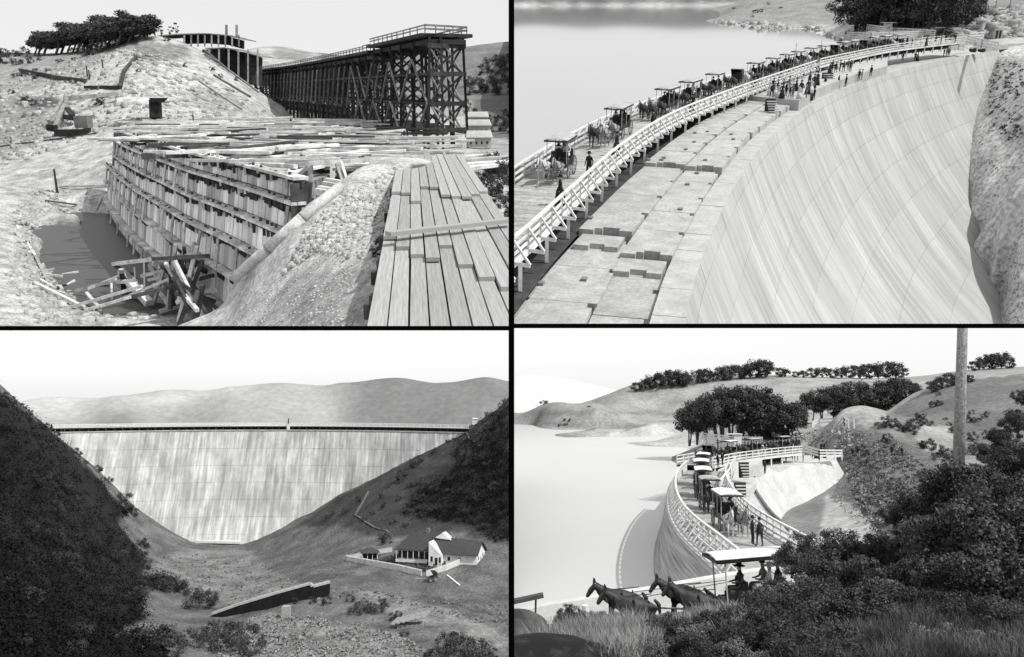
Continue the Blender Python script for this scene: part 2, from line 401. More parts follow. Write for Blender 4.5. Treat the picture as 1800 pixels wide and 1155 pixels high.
def horse_asset(col, head=0.0, seed=0):
    r = random.Random(seed); q = r.uniform(-.12, .12)
    v = [(-.66, 0, 1.25, .29, .32), (-.2, 0, 1.17, .34, .37), (.36, 0, 1.22, .28, .36), (.64, 0, 1.42, .17, .26), (.84, 0, 1.68 + head * .5, .12, .2),
         (.99, 0, 1.88 + head, .1, .14), (1.14, 0, 1.76 + head, .09, .13), (1.3, 0, 1.55 + head, .065, .085), (1.36, 0, 1.46 + head, .058, .07)]
    e = [(i, i + 1) for i in range(8)]
    for s in (-1, 1):
        n = len(v); v += [(.42, .17 * s, 1.02, .12), (.46 + q * s, .16 * s, .58, .062), (.45 + q * s * 1.5, .16 * s, .16, .042), (.52 + q * s * 1.5, .16 * s, .05, .058)]
        e += [(2, n), (n, n + 1), (n + 1, n + 2), (n + 2, n + 3)]
        n = len(v); v += [(-.72, .19 * s, 1.08, .19), (-.58, .19 * s, .84, .12), (-.86 - q * s, .17 * s, .55, .065), (-.82 - q * s, .17 * s, .17, .042), (-.75 - q * s, .17 * s, .05, .058)]
        e += [(0, n), (n, n + 1), (n + 1, n + 2), (n + 2, n + 3), (n + 3, n + 4)]
    body = skin_mesh('body', v, e, [col], 1)
    dark = M_hb if col is not M_hw else M_hg
    mane = MB(); mane.extr([(.62, -.02, 1.62), (.85, -.02, 1.9 + head * .6), (.98, -.02, 2.03 + head), (.93, -.02, 1.85 + head), (.78, -.02, 1.55 + head * .4)], (0, .04, 0))
    mane.extr([(.96, .03, 2.0 + head), (1.0, .09, 2.16 + head), (1.05, .05, 1.96 + head)], (0.03, .03, 0)); mane.extr([(.96, -.03, 2.0 + head), (1.0, -.09, 2.16 + head), (1.05, -.05, 1.96 + head)], (0.03, -.03, 0))
    tail = MB(); tail.tube((-.8, 0, 1.34), (-.94, 0, 1.15), .05, .08, 7); tail.tube((-.94, 0, 1.16), (-.99, 0, .55), .08, .03, 7)
    hn = MB(); b = lambda p, w: hn.beam(p[0], p[1], w, .025)
    for s in (-1, 1):
        b(((.62, .24 * s, 1.15), (.72, .1 * s, 1.62)), .1); b(((.6, .3 * s, 1.2), (-.9, .3 * s, 1.05)), .06); b(((.05, .3 * s, 1.45), (.05, .3 * s, .95)), .05)
        b(((.05, .3 * s, 1.45), (.05, 0, 1.56)), .05); b(((-.5, .3 * s, 1.4), (-.5, .3 * s, 1.15)), .05); b(((1.03, .1 * s, 1.98 + head), (1.3, .08 * s, 1.5 + head)), .03)
    b(((-.7, 0, 1.56), (.5, 0, 1.56)), .04)
    return [('body', body, I4, []), ('mane', mane.mesh('mane', dark), I4, []), ('tail', tail.mesh('tail', dark), I4, []), ('harness', hn.mesh('harness', M_lea), I4, [])]
HORSE = {'dark': [horse_asset(M_hb, 0, 1), horse_asset(M_hb, -.12, 2)], 'white': [horse_asset(M_hw, -.05, 3)], 'grey': [horse_asset(M_hg, -.1, 4), horse_asset(M_hg, .03, 5)]}
MEN = [person_asset('man', 1), person_asset('man', 2, hat='cap'), person_asset('grey', 3), person_asset('man', 4, hat='straw')]
WOMEN = [person_asset('woman', 5, hat='felt'), person_asset('lady', 6, hat='straw'), person_asset('lady', 7, hat='felt')]
SITM = [person_asset('man', 8, True), person_asset('grey', 9, True, 'cap')]; SITW = [person_asset('lady', 10, True, 'straw'), person_asset('woman', 11, True)]
M_coach = mat('coach_paint', 0.012, 0.03, rough=0.45, scale=2, spec=0.5); M_canvas = mat('canvas_top', 0.26, 0.42, scale=1.2, fine=.15)
M_canvasw = mat('white_canvas_top', 0.6, 0.78, scale=1.2, fine=.1)
M_wheel = mat('wheel_paint', 0.25, 0.5, scale=2); M_tyre = mat('iron_tyre', 0.03, 0.06)
def wheel_meshes(r):
    rim = MB(); n = 18
    for i in range(n):
        a, b = 2 * math.pi * i / n, 2 * math.pi * (i + 1) / n
        rim.beam((r * math.cos(a), 0, r * math.sin(a)), (r * math.cos(b), 0, r * math.sin(b)), .06, .06, up=(0, 1, 0))
    sp = MB(); hub = MB(); hub.tube((0, -.11, 0), (0, .11, 0), .09, .07, 8)
    for i in range(12):
        a = 2 * math.pi * i / 12; sp.beam((0, 0, 0), (r * math.cos(a), 0, r * math.sin(a)), .032, .032, up=(0, 1, 0))
    return hub.mesh('wheel', M_wheel), rim.mesh('rim', M_tyre), sp.mesh('spokes', M_wheel)
W_S, W_B = wheel_meshes(.46), wheel_meshes(.62)
def carriage_asset(kind='bus', top=None):
    """facing +x; kinds: bus (long bench wagon under a flat canopy), buggy (folding hood), surrey (short, flat top)"""
    L = {'bus': 3.6, 'buggy': 2.1, 'surrey': 2.5}[kind]; top = top or M_canvas; out = []; w = .78
    b = MB(); b.box((0, 0, .82), (L, 1.3, .2)); b.extr([(-L / 2, -.65, .9), (L / 2 - .5, -.65, .9), (L / 2 - .5, -.65, 1.12), (-L / 2, -.65, 1.22)], (0, .06, 0))
    b.extr([(-L / 2, .59, .9), (L / 2 - .5, .59, .9), (L / 2 - .5, .59, 1.12), (-L / 2, .59, 1.22)], (0, .06, 0)); b.box((-L / 2 + .04, 0, 1.05), (.06, 1.3, .35))
    b.beam((L / 2, -.6, .85), (L / 2 + .25, -.6, 1.25), .04); b.box((L / 2 + .12, 0, 1.05), (.05, 1.2, .45), Matrix.Rotation(.5, 3, 'Y'))
    out.append(('body', b.mesh('body', M_coach), I4, []))
    ns = {'bus': 3, 'buggy': 1, 'surrey': 2}[kind]
    se = MB(); se.box((0, 0, 1.22), (.42, 1.2, .1)); se.box((-.22, 0, 1.45), (.07, 1.2, .42)); se.box((0, 0, 1.03), (.32, 1.1, .28)); sm = se.mesh('seat', M_lea)
    xs = [L / 2 - .75 - i * (L - 1.0) / max(1, ns - 1) * .95 for i in range(ns)] if ns > 1 else [-.1]
    for x in xs: out.append(('seat', sm, Matrix.Translation((x, 0, 0)), []))
    if kind == 'buggy':
        h = MB(); A = [(-.95, 1.25), (-1.05, 1.9), (-.7, 2.25), (-.1, 2.35), (.35, 2.3)]
        for s in (-1, 1): h.extr([(-.95, .66 * s, 1.25), (-1.05, .66 * s, 1.9), (-.7, .66 * s, 2.25), (-.1, .66 * s, 2.35), (.35, .66 * s, 2.3), (-.1, .66 * s, 1.7), (-.3, .66 * s, 1.25)], (0, .03, 0))
        for i in range(4): h.extr([(A[i][0], -.68, A[i][1]), (A[i + 1][0], -.68, A[i + 1][1]), (A[i + 1][0], .7, A[i + 1][1]), (A[i][0], .7, A[i][1])], (.02, 0, .03))
        out.append(('hood', h.mesh('hood', M_lea), I4, []))
    else:
        c = MB(); n = 6; x0, x1 = -L / 2 - .15, L / 2 + .2; zt = 2.55
        for i in range(n):
            y0, y1 = -w + 2 * w * i / n, -w + 2 * w * (i + 1) / n; f = lambda y: zt + .1 * (1 - (y / w) ** 2)
            c.extr([(x0, y0, f(y0)), (x1, y0, f(y0)), (x1, y1, f(y1)), (x0, y1, f(y1))], (0, 0, .04))
        out.append(('canopy', c.mesh('canopy', top), I4, []))
        fr = MB()
        for s in (-1, 1): fr.box(((x0 + x1) / 2, s * w, zt - .05), (x1 - x0, .04, .14))
        for x in (x0, x1): fr.box((x, 0, zt - .03), (.04, 2 * w, .12))
        out.append(('valance', fr.mesh('valance', M_lea), I4, []))
        p = MB(); p.box((0, 0, 1.75), (.045, .045, 1.65)); pm = p.mesh('post', M_wheel)
        for x in ((-L / 2 + .1, L / 2 - .15) if kind == 'surrey' else (-L / 2 + .1, 0, L / 2 - .2)):
            for s in (-1, 1): out.append(('post', pm, Matrix.Translation((x, s * .68, 0)), []))
    for x, wm, rr in ((L / 2 - .45, W_S, .46), (-L / 2 + .5, W_B, .62)):
        for s in (-1, 1): out.append(('wheel', wm[0], Matrix.Translation((x, s * .78, rr)), [('rim', wm[1], I4), ('spokes', wm[2], I4)]))
    a = MB(); a.beam((L / 2 - .45, -.75, .46), (L / 2 - .45, .75, .46), .06); a.beam((-L / 2 + .5, -.75, .62), (-L / 2 + .5, .75, .62), .06); a.beam((L / 2 - .45, 0, .5), (-L / 2 + .5, 0, .64), .08)
    for x in (L / 2 - .45, -L / 2 + .5): a.box((x, 0, .68), (.5, .9, .12))
    out.append(('axle_frame', a.mesh('axle_frame', M_wheel), I4, []))
    p = MB(); p.tube((L / 2 - .4, 0, .55), (L / 2 + 2.9, 0, .95), .045, .035, 6); p.beam((L / 2 + .35, -.7, .75), (L / 2 + .35, .7, .75), .05)
    out.append(('draw_pole', p.mesh('draw_pole', M_wheel), I4, []))
    return out
CAR = {'bus': carriage_asset('bus'), 'buggy': carriage_asset('buggy'), 'surrey': carriage_asset('surrey'), 'whitebus': carriage_asset('bus', M_canvasw), 'whitesurrey': carriage_asset('surrey', M_canvasw)}
CL = {'bus': 3.6, 'buggy': 2.1, 'surrey': 2.5, 'whitebus': 3.6, 'whitesurrey': 2.5}
def loc2(base, rz, x, y, z=0):
    c, s = math.cos(rz), math.sin(rz); return Vector((base[0] + x * c - y * s, base[1] + x * s + y * c, base[2] + z))
def rig(k, loc, rz, kind, label, team, riders, where, scale=1.0, slope=0.0, group=None):
    """carriage, its horses (pairs of colours from the pole outwards) and the people on it"""
    tl = Matrix.Rotation(rz, 4, 'Z') @ Matrix.Rotation(-slope, 4, 'Y') @ Matrix.Rotation(-rz, 4, 'Z')
    S = scale; L = CL[kind]
    inst(k, CAR[kind], 'carriage', label, 'carriage', loc, rz, S, group or 'horse carriages', tilt=tl)
    for i, row in enumerate(team):
        for j, c in enumerate(row):
            x = (L / 2 + 1.55 + i * 2.75) * S; y = (0 if len(row) == 1 else (-.48, .48)[j]) * S
            as_ = HORSE[c][(i + j) % len(HORSE[c])]
            side = '' if len(row) == 1 else (' on the right of its pair' if j == 0 else ' on the left of its pair')
            row_n = 'lead ' if (len(team) > 1 and i == len(team) - 1) else ''
            inst(k, as_, 'horse', f'{row_n}{c} horse{side} pulling {where}', 'horse', loc2(loc, rz, x, y, x * math.tan(slope)), rz, S * random.uniform(.96, 1.03), 'harnessed horses', tilt=tl)
    for x, y, who in riders:
        As = {'m': SITM[0], 'g': SITM[1], 'l': SITW[0], 'w': SITW[1]}[who]
        d = {'m': 'dark suited man in a hat', 'g': 'man in grey with a cap', 'l': 'woman in a light dress', 'w': 'woman in a dark dress and hat'}[who]
        seatn = 'driving' if x > L / 2 - 1.2 and y == 0 or x == 99 else 'seated in'
        inst(k, As, 'person', f'{d} {seatn} {where}', 'person', loc2(loc, rz, x * S, y * S, (1.27 + x * math.tan(slope)) * S), rz, S, 'people riding in the carriages')
# ================================================================== SITE 3: the finished dam seen from the valley below (lower left)
K = 3
W = lambda px, py, w: atw(K, px, py, w)
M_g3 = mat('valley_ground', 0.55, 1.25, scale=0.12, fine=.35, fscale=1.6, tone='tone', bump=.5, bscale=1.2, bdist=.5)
P3 = [W(*p) for p in [
    (-60, 640, 300), (0, 692, 285), (30, 714, 300), (60, 737, 320), (100, 768, 350), (165, 820, 372), (235, 885, 380), (300, 932, 382), (330, 957, 383),
    (0, 740, 255), (60, 820, 255), (130, 900, 270), (200, 960, 290), (260, 970, 330), (0, 900, 190), (100, 1000, 200), (0, 1060, 150), (150, 1100, 165), (240, 1060, 210), (-80, 850, 210), (-80, 1155, 130),
    (330, 953, 380), (380, 955, 378), (430, 953, 380), (380, 975, 350), (300, 1000, 300), (450, 1010, 305), (300, 1080, 225), (450, 1075, 228), (350, 1155, 175), (520, 1155, 172), (200, 1180, 150),
    (480, 935, 378), (520, 912, 380), (600, 868, 384), (700, 814, 388), (780, 772, 390), (820, 754, 392), (840, 742, 385), (870, 722, 372), (896, 702, 360), (960, 660, 350),
    (560, 935, 345), (650, 900, 335), (740, 860, 335), (830, 820, 335), (894, 790, 330), (600, 975, 296), (700, 940, 300), (800, 915, 300), (894, 900, 297), (960, 880, 300),
    (600, 1010, 262), (700, 1020, 252), (820, 1005, 256), (894, 1000, 258), (894, 950, 275), (680, 1075, 218), (800, 1060, 222), (894, 1060, 225), (700, 1155, 168), (894, 1155, 168), (960, 1160, 165), (580, 1040, 240), (580, 1080, 215)]]
P3 += [Vector((x, 640, -95)) for x in (-250, -120, 0)] + [Vector((-250, 450, -40)), Vector((0, 470, -60)), Vector((-110, 460, -80)), Vector((60, 500, -60))]
T3 = Terrain(3, P3, smooth=1e-5)
T3.disp = lambda x, y: 0.9 * fbm(x * .09, y * .09, 3, 4) + .25 * fbm(x * .6, y * .6, 8, 3)
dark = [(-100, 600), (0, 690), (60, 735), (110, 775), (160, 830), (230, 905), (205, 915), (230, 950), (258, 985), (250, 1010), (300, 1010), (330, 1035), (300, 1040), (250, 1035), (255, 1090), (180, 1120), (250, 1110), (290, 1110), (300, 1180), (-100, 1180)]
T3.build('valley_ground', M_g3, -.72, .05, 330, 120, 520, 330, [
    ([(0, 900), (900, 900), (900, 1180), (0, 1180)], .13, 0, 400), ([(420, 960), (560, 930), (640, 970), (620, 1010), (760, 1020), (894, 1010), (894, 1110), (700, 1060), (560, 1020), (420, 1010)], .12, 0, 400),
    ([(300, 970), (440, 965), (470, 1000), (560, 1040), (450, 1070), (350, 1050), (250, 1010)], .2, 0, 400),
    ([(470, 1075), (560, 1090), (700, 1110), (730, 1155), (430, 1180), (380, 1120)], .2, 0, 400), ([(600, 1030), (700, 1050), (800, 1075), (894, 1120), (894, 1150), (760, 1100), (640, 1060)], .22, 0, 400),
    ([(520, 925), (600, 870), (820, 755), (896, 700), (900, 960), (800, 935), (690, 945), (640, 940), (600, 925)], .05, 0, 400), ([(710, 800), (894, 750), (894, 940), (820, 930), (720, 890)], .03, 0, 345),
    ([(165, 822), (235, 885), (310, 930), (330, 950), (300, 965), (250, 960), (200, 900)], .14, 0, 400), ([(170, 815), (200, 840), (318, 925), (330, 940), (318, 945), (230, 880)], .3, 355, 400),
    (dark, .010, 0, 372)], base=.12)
# far hills beyond the lake
M_fh = mat('far_hill', 0.8, 1.1, scale=.02, fine=.12, fscale=.3, tone='tone')
P = [W(*p) for p in [(-60, 706, 480), (90, 702, 480), (200, 695, 480), (300, 692, 480), (400, 681, 480), (500, 677, 480), (600, 676, 480), (700, 671, 480), (780, 674, 480), (860, 667, 480), (940, 669, 480)]]
P += [W(x, y + 5, 505) for x, y in [(0, 705), (200, 695), (400, 681), (600, 676), (780, 674), (900, 668)]] + [W(px, 752, 440) for px in (-60, 150, 350, 550, 750, 940)] + [W(px, 725, 455) for px in (0, 300, 600, 900)] + [Vector((x, 620, -20)) for x in (-350, -150, 50)]
TF = Terrain(3, P); TF.disp = lambda x, y: 1.1 * fbm(x * .035, y * .02, 31, 3)
TF.build('far_hills', M_fh, -.66, .05, 200, 436, 600, 60, [([(-99, 640), (470, 640), (420, 700), (230, 722), (130, 745), (-99, 760)], .42, 0, 9999), ([(470, 640), (600, 660), (610, 760), (230, 760), (240, 722), (420, 700)], .30, 0, 9999)], base=.16, blur=40)
# the dam: curved face, flaring a little towards its foot
M_dam = mat('dam_concrete', 0.34, 0.66, uv=True, scale=1.0, stretch=(1.0, .06, 1), fine=.2, fscale=.5, contrast=(.14, .80), detail=9, bump=.1, bscale=1, rnd=.025, patch=[(.26, .10, (1, .6, 1)), (.16, .5, (1, .14, 1))])
def arc3(x):
    t = (x + 112) / 92.0; return 372 + 26 * (1 - t * t)
d3 = thing(3, 'concrete_dam', 'tall pale streaked concrete dam filling the gorge, seen from the valley below', 'dam', (-112, 398, -85)); ORG[d3.name] = Vector((-112, 398, -85))
ztop = W(450, 757, 398).z
nx, nz = 34, 9
for i in range(nx):
    for j in range(nz):
        x0, x1 = -212 + i * 6, -206 + i * 6; zs = [ztop - 66 * (j / nz) ** .97, ztop - 66 * ((j + 1) / nz) ** .97]
        jit = RS.uniform(-.05, .05); pts = []
        for zz in zs:
            for xx in ((x0 + .02, x1 - .02) if zz == zs[0] else (x1 - .02, x0 + .02)):
                h = ztop - zz; pts.append((xx, arc3(xx) - h * .28 - .0018 * h * h + jit, zz - (.03 if zz == zs[0] else -.03)))
        if j > 5 and (x0 < -190 or x1 > -50): continue
        b = MB(); b.extr(pts, (0, 1.2, 0)); me = b.mesh('lift_panel', M_dam, off=ORG[d3.name])
        uv = me.uv_layers.new(name='UVMap')
        for lp in me.loops: v = me.vertices[lp.vertex_index].co; uv.data[lp.index].uv = (v.x + 112, v.z)
        link(3, 'concrete_panel', me, d3)
cr = MB()
for i in range(68):
    x0, x1 = -214 + i * 3, -211 + i * 3
    cr.extr([(x0, arc3(x0) - .3, ztop + .02), (x1, arc3(x1) - .3, ztop + .02), (x1, arc3(x1) + 8, ztop + .02), (x0, arc3(x0) + 8, ztop + .02)], (0, 0, .5))
cr.build(3, 'crest', mat('crest_concrete', .3, .45, scale=.5), d3)
core = MB()
for i in range(17):
    x0, x1 = -214 + i * 12, -202 + i * 12
    core.extr([(x0, arc3(x0) + 2, ztop), (x1, arc3(x1) + 2, ztop), (x1, arc3(x1) - 20, ztop - 66), (x0, arc3(x0) - 20, ztop - 66)], (0, 1.5, 0))
core.build(3, 'dam_core', mat('crest_concrete', .3, .45), d3)
ap = MB(); q = [W(330, 951, 374), W(422, 953, 374)]; ap.beam(q[0], q[1], 3, 1.0); ap.beam(q[0] + Vector((2, 0, 1)), q[1] + Vector((-1, 6, 1)), 2, 1.2)
ap.build(3, 'spillway_sill', mat('sill_concrete', .6, .75, scale=.6), d3)
wg = MB(); wg.extr([W(309, 948, 374), W(332, 929, 379), W(338, 941, 379), W(318, 955, 374)], (1.5, 0, 0)); wg.build(3, 'wing_wall', mat('sill_concrete', .6, .75), d3)
# the timber walkway on the crest
M_white = mat('white_timber', .5, .75, scale=1.5, fine=.1); M_dtim = mat('dark_timber', .02, .05, scale=1.5, rnd=.2)
w3 = thing(3, 'walkway_bridge', 'long white railed timber walkway running along the top of the dam seen from below', 'walkway', (-112, 398, ztop))
zr = ztop + .6; yk = lambda x: arc3(x) + 2.5
xL, xR = W(90, 750, 396).x, W(826, 750, 384).x
xs = np.arange(xL, xR, 3.2)
dk = MB(); r1 = MB(); jo = MB()
for x in xs:
    x2 = min(x + 3.2, xR); a = Vector((x, yk(x), 0)); c = Vector((x2, yk(x2), 0)); Z = Vector((0, 0, 1))
    dk.beam(a + Z * (zr + 1.6), c + Z * (zr + 1.6), 3.2, .22); jo.beam(a + Z * (zr + 1.2), c + Z * (zr + 1.2), 2.6, .35)
    for s in (-1.6, 1.6):
        for h in (2.25, 2.9): r1.beam(a + Vector((0, s, zr + h)), c + Vector((0, s, zr + h)), .1, .38)
        r1.box((x, a.y + s, zr + 2.3), (.16, .16, 1.4))
dk.build(3, 'deck', M_white, w3); r1.build(3, 'railing', M_white, w3); jo.build(3, 'joist', M_dtim, w3)
pb = MB(); pb.box((0, 0, 0), (.3, 2.9, 1.7)); pm = pb.mesh('trestle', M_dtim)
for x in xs[::1]: link(3, 'trestle', pm, w3, Matrix.Translation((x + 112, yk(x) - 398, zr + .5 - ztop)))
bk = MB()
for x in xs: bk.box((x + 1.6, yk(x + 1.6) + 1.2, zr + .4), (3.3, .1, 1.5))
bk.build(3, 'back_boarding', M_dtim, w3)  # dark boards put in as the shade of openings under the deck
gt = thing(3, 'gate_post', 'small dark gate post standing on the walkway halfway along the dam', 'post', (0, 0, 0)); ORG[gt.name] = Vector((0, 0, 0))
p = W(507, 744, 396); b = MB(); b.box(p + Vector((0, 0, 1)), (.4, .4, 2.4)); b.build(3, 'post', M_dtim, gt); b = MB(); b.box(p + Vector((0, 0, -2.2)), (1.2, .8, 1.8)); b.build(3, 'plinth', M_white, gt)
kb = thing(3, 'toll_hut', 'tiny white hut at the right end of the dam walkway', 'hut', W(835, 744, 378)); o_ = ORG[kb.name]
b = MB(); b.box(o_ + Vector((0, 0, .6)), (2.2, 2.2, 2.6)); b.build(3, 'wall', M_white, kb); b = MB(); b.box(o_ + Vector((0, 0, 2.1)), (2.8, 2.8, .4), taper=.6); b.build(3, 'roof', M_white, kb)
# farmhouse
M_roof = mat('shingle_roof', .035, .075, scale=2, stretch=(1, 1, 6), rnd=.1); M_wall = mat('limewash_wall', .6, .8, scale=.6, fine=.08); M_win = glassy('window_glass', .012)
H0 = T3.hit(775, 990); hh = thing(3, 'farmhouse', 'white farmhouse with dark hipped and gabled roofs at the foot of the right hillside', 'house', H0, math.radians(-16)); ORG[hh.name] = Vector((0, 0, 0))
m = H0.y / F  # metres per pixel here
def part3(name, mt, fn, par=None):
    b = MB(); fn(b); o = link(3, name, b.mesh(name, mt), par or hh); return o
part3('wall', M_wall, lambda b: b.box((-8.5, 4.5, 1.5), (12.5, 7, 4.2)))
part3('wall', M_wall, lambda b: (b.box((4.5, 3.0, 1.3), (15, 8.2, 4.4)), b.extr([(12, -1.1, 3.5), (12, 7.1, 3.5), (12, 3, 6.4)], (-.25, 0, 0))))
part3('gable_front', M_wall, lambda b: b.extr([(-2.9, -3.0, -.8), (1.3, -3.0, -.8), (1.3, -3.0, 3.0), (-2.9, -3.0, 6.8)], (0, 4.2, 0)))
def hip(b):
    e = [(-15.5, -.6, 3.5), (-2, -.6, 3.5), (-2, 9.4, 3.5), (-15.5, 9.4, 3.5)]; r = [(-11.2, 4.4, 8.4), (-2, 4.4, 8.4)]
    b.extr([e[0], e[1], r[1], r[0]], (0, 0, .2)); b.extr([e[2], e[3], r[0], r[1]], (0, 0, .2)); b.extr([e[3], e[0], r[0]], (0, 0, .2))
rf = part3('roof', M_roof, hip)
def gab(b):
    b.extr([(-3.6, -1.9, 3.05), (12.7, -1.9, 3.05), (12.7, 3, 6.65), (-3.6, 3, 7.6)], (0, 0, .2)); b.extr([(-3.6, 7.9, 3.0), (12.7, 7.9, 3.0), (12.7, 3, 6.65), (-3.6, 3, 7.6)], (0, 0, .2))
rf2 = part3('roof', M_roof, gab)
b = MB(); b.extr([(-2.6, 1.6, 7.4), (2.6, 1.6, 6.9), (0, 1.6, 9.1)], (0, 2.6, 0)); link(3, 'dormer', b.mesh('dormer', M_wall), rf2)
b = MB()
for x in np.arange(-14.8, -3, 1.9): b.box((x, -.4, 1.6), (.16, .16, 3.6))
link(3, 'veranda_posts', b.mesh('veranda_posts', M_wall), hh)
part3('veranda_rail', M_wall, lambda b: b.box((-9, -.45, .2), (12, .1, .9)))
part3('veranda_shade', M_win, lambda b: b.box((-8.9, .95, 1.9), (11.6, .06, 2.2)))  # dark sheet on the wall puts in the shade under the veranda
for x, y, w_, h_, z_ in ((-1.9, -3.03, .7, 1.7, 1.7), (-.4, -3.03, .8, 2.4, 1.0), (.8, -3.03, .6, 1.7, 1.5), (6.5, -1.13, .9, 1.2, 1.6), (3.0, -1.13, .8, 1.2, 1.7)):
    o = part3('window', M_win, lambda b: b.box((x, y, z_), (w_, .07, h_))); b = MB(); b.box((x, y - .04, z_ - h_ / 2 - .05), (w_ + .3, .12, .12)); link(3, 'sill', b.mesh('sill', M_wall), o)
for y, z_ in ((.6, 2.0), (5.2, 2.4)): part3('window', M_win, lambda b: b.box((12.03, y, z_), (.07, .7, 1.0)))
part3('door', mat('door_paint', .35, .5), lambda b: b.box((12.03, 3, .9), (.07, 1.5, 2.6)))
part3('chimney', mat('chimney_brick', .12, .2, scale=3), lambda b: b.box((-6, 4.4, 8.9), (.9, .9, 1.8)))
# garden, gazebo, picket fence, wagon
def ground3(px, py): return T3.hit(px, py)
gz = thing(3, 'gazebo', 'small open gazebo with dark pyramid roof inside the white fence corner', 'gazebo', ground3(650, 983), .2); b = MB()
for x in (-2.4, -.8, .8, 2.4):
    for y in (-1.8, 1.8): b.box((x, y, 1.1), (.16, .16, 2.6))
link(3, 'post', b.mesh('post', M_wall), gz)
b = MB(); b.box((0, 0, 3.0), (6.2, 5, 1.4), taper=.25); link(3, 'roof', b.mesh('roof', M_roof), gz)
b = MB(); b.box((0, .6, 1.0), (4.6, 2.2, 2.2)); link(3, 'inner_wall', b.mesh('inner_wall', M_dtim), gz)
def picket(pxs, label, hgt=1.9):
    pts = [ground3(*p) for p in pxs]; c = pts[0]; f = thing(3, 'picket_fence', label, 'fence', c)
    b = MB(); r = MB()
    for a, q in zip(pts[:-1], pts[1:]):
        n = max(2, int((q - a).length / .3)); 
        for i in range(n):
            t = i / n; p = a.lerp(q, t); b.box(p + Vector((0, 0, hgt / 2)), (.21, .05, hgt))
        for h in (.5, 1.5): r.beam(a + Vector((0, .06, h)), q + Vector((0, .06, h)), .05, .12)
    o = b.build(3, 'pickets', M_wall, f); o['kind'] = 'stuff'; r.build(3, 'rail', M_wall, f)
picket([(608, 986), (650, 994), (700, 1003), (742, 1013)], 'white picket fence along the front of the farmhouse garden')
picket([(750, 1014), (785, 1003), (815, 990)], 'white picket fence closing the right side of the farmhouse garden')
picket([(608, 986), (640, 978), (690, 970)], 'white picket fence at the back left of the garden by the gazebo', 1.3)
gd = MB()
pts = [ground3(*p) for p in [(640, 990), (742, 1006), (800, 990), (760, 985), (700, 975)]]
for i in range(260):
    a, c, d = RS.dirichlet((1, 1, 1)); tri = [(0, 1, 2), (0, 2, 3), (0, 3, 4)][RS.randint(3)]; p = pts[tri[0]] * a + pts[tri[1]] * c + pts[tri[2]] * d
    gd.box((p.x, p.y, T3.at(p.x, p.y) + .3), (RS.uniform(.4, 1.4), RS.uniform(.4, 1.4), RS.uniform(.4, 1.3)), Matrix.Rotation(RS.uniform(0, 3), 3, 'Z'))
props(gd.build(3, 'garden_planting', M_leaf2), 'low garden beds inside the picket fence', kind='stuff')
g = ground3(760, 1022); rig(3, g, math.radians(200), 'buggy', 'dark hooded buggy parked at the fence corner of the farmhouse', [], [], 'the parked buggy', 1.3)
b = MB(); q = ground3(808, 1030); b.beam(ground3(786, 1012) + Vector((0, 0, .2)), q + Vector((0, 0, .2)), .5, .2); props(b.build(3, 'fallen_pole', M_white), 'pale pole lying on the meadow right of the parked buggy', 'pole')
# retaining wall in the stream bed
rw = thing(3, 'retaining_wall', 'long dark timber faced retaining wall with pale coping across the stream bed', 'wall', W(450, 1080, 222)); 
top = [(372, 1081), (420, 1064), (486, 1044), (544, 1028), (549, 1033), (579, 1025)]; wt = [228, 229, 231, 233, 233, 235]
tp = [W(x, y, w) for (x, y), w in zip(top, wt)]
fw = MB(); cp = MB()
for i in range(5):
    a, c = tp[i], tp[i + 1]; fw.extr([a, c, c - Vector((0, 0, 9)), a - Vector((0, 0, 9))], (0, 1.0, 0)); cp.beam(a + Vector((0, .6, .25)), c + Vector((0, .6, .25)), 1.6, .5)
fw.build(3, 'wall_face', mat('black_timber', .004, .012, scale=1), rw); cp.build(3, 'coping', mat('coping', .3, .4), rw)  # near-black timber face below the pale coping
b = MB(); p = ground3(503, 1088); b.box(p + Vector((0, 0, 1.2)), (2, 2, 4), taper=.95); props(b.build(3, 'stone_pillar', mat('pillar_stone', .22, .4, scale=2)), 'squat pale stone pillar standing in front of the dark retaining wall', 'pillar')
b = MB(); p = ground3(722, 1102)
for i in range(7): b.beam(p + Vector((-4 + i * 1.15, -2, 1.0 + .25 * i)), p + Vector((-3 + i * 1.15, 3, 1.4 + .25 * i)), 1.05, .2)
b.box(p + Vector((0, 0, .2)), (6, 2.6, 1.2)); props(b.build(3, 'plank_shelter', mat('grey_boards', .16, .3, scale=1.5)), 'collapsed low shelter of grey planks lying in the stream bed', 'shelter')
# paths: pale trodden strips laid on the hillside
def path3(name, pxs, w, label):
    b = MB(); pts = [ground3(*p) for p in pxs]; P = []
    for a, c in zip(pts[:-1], pts[1:]):
        for i in range(6): P.append(a.lerp(c, i / 6))
    for i in range(len(P) - 1):
        a, c = P[i].copy(), P[i + 1].copy(); a.z = T3.at(a.x, a.y) + .1; c.z = T3.at(c.x, c.y) + .1; b.beam(a, c, w, .12, ext=.3)
    props(b.build(3, name, mat('trodden_earth', .07, .14, scale=1)), label, kind='structure')
path3('footpath', [(684, 936), (655, 925), (625, 905), (640, 880), (650, 862)], 1.0, None)
path3('footpath', [(845, 785), (825, 770), (818, 760)], 1.2, None)
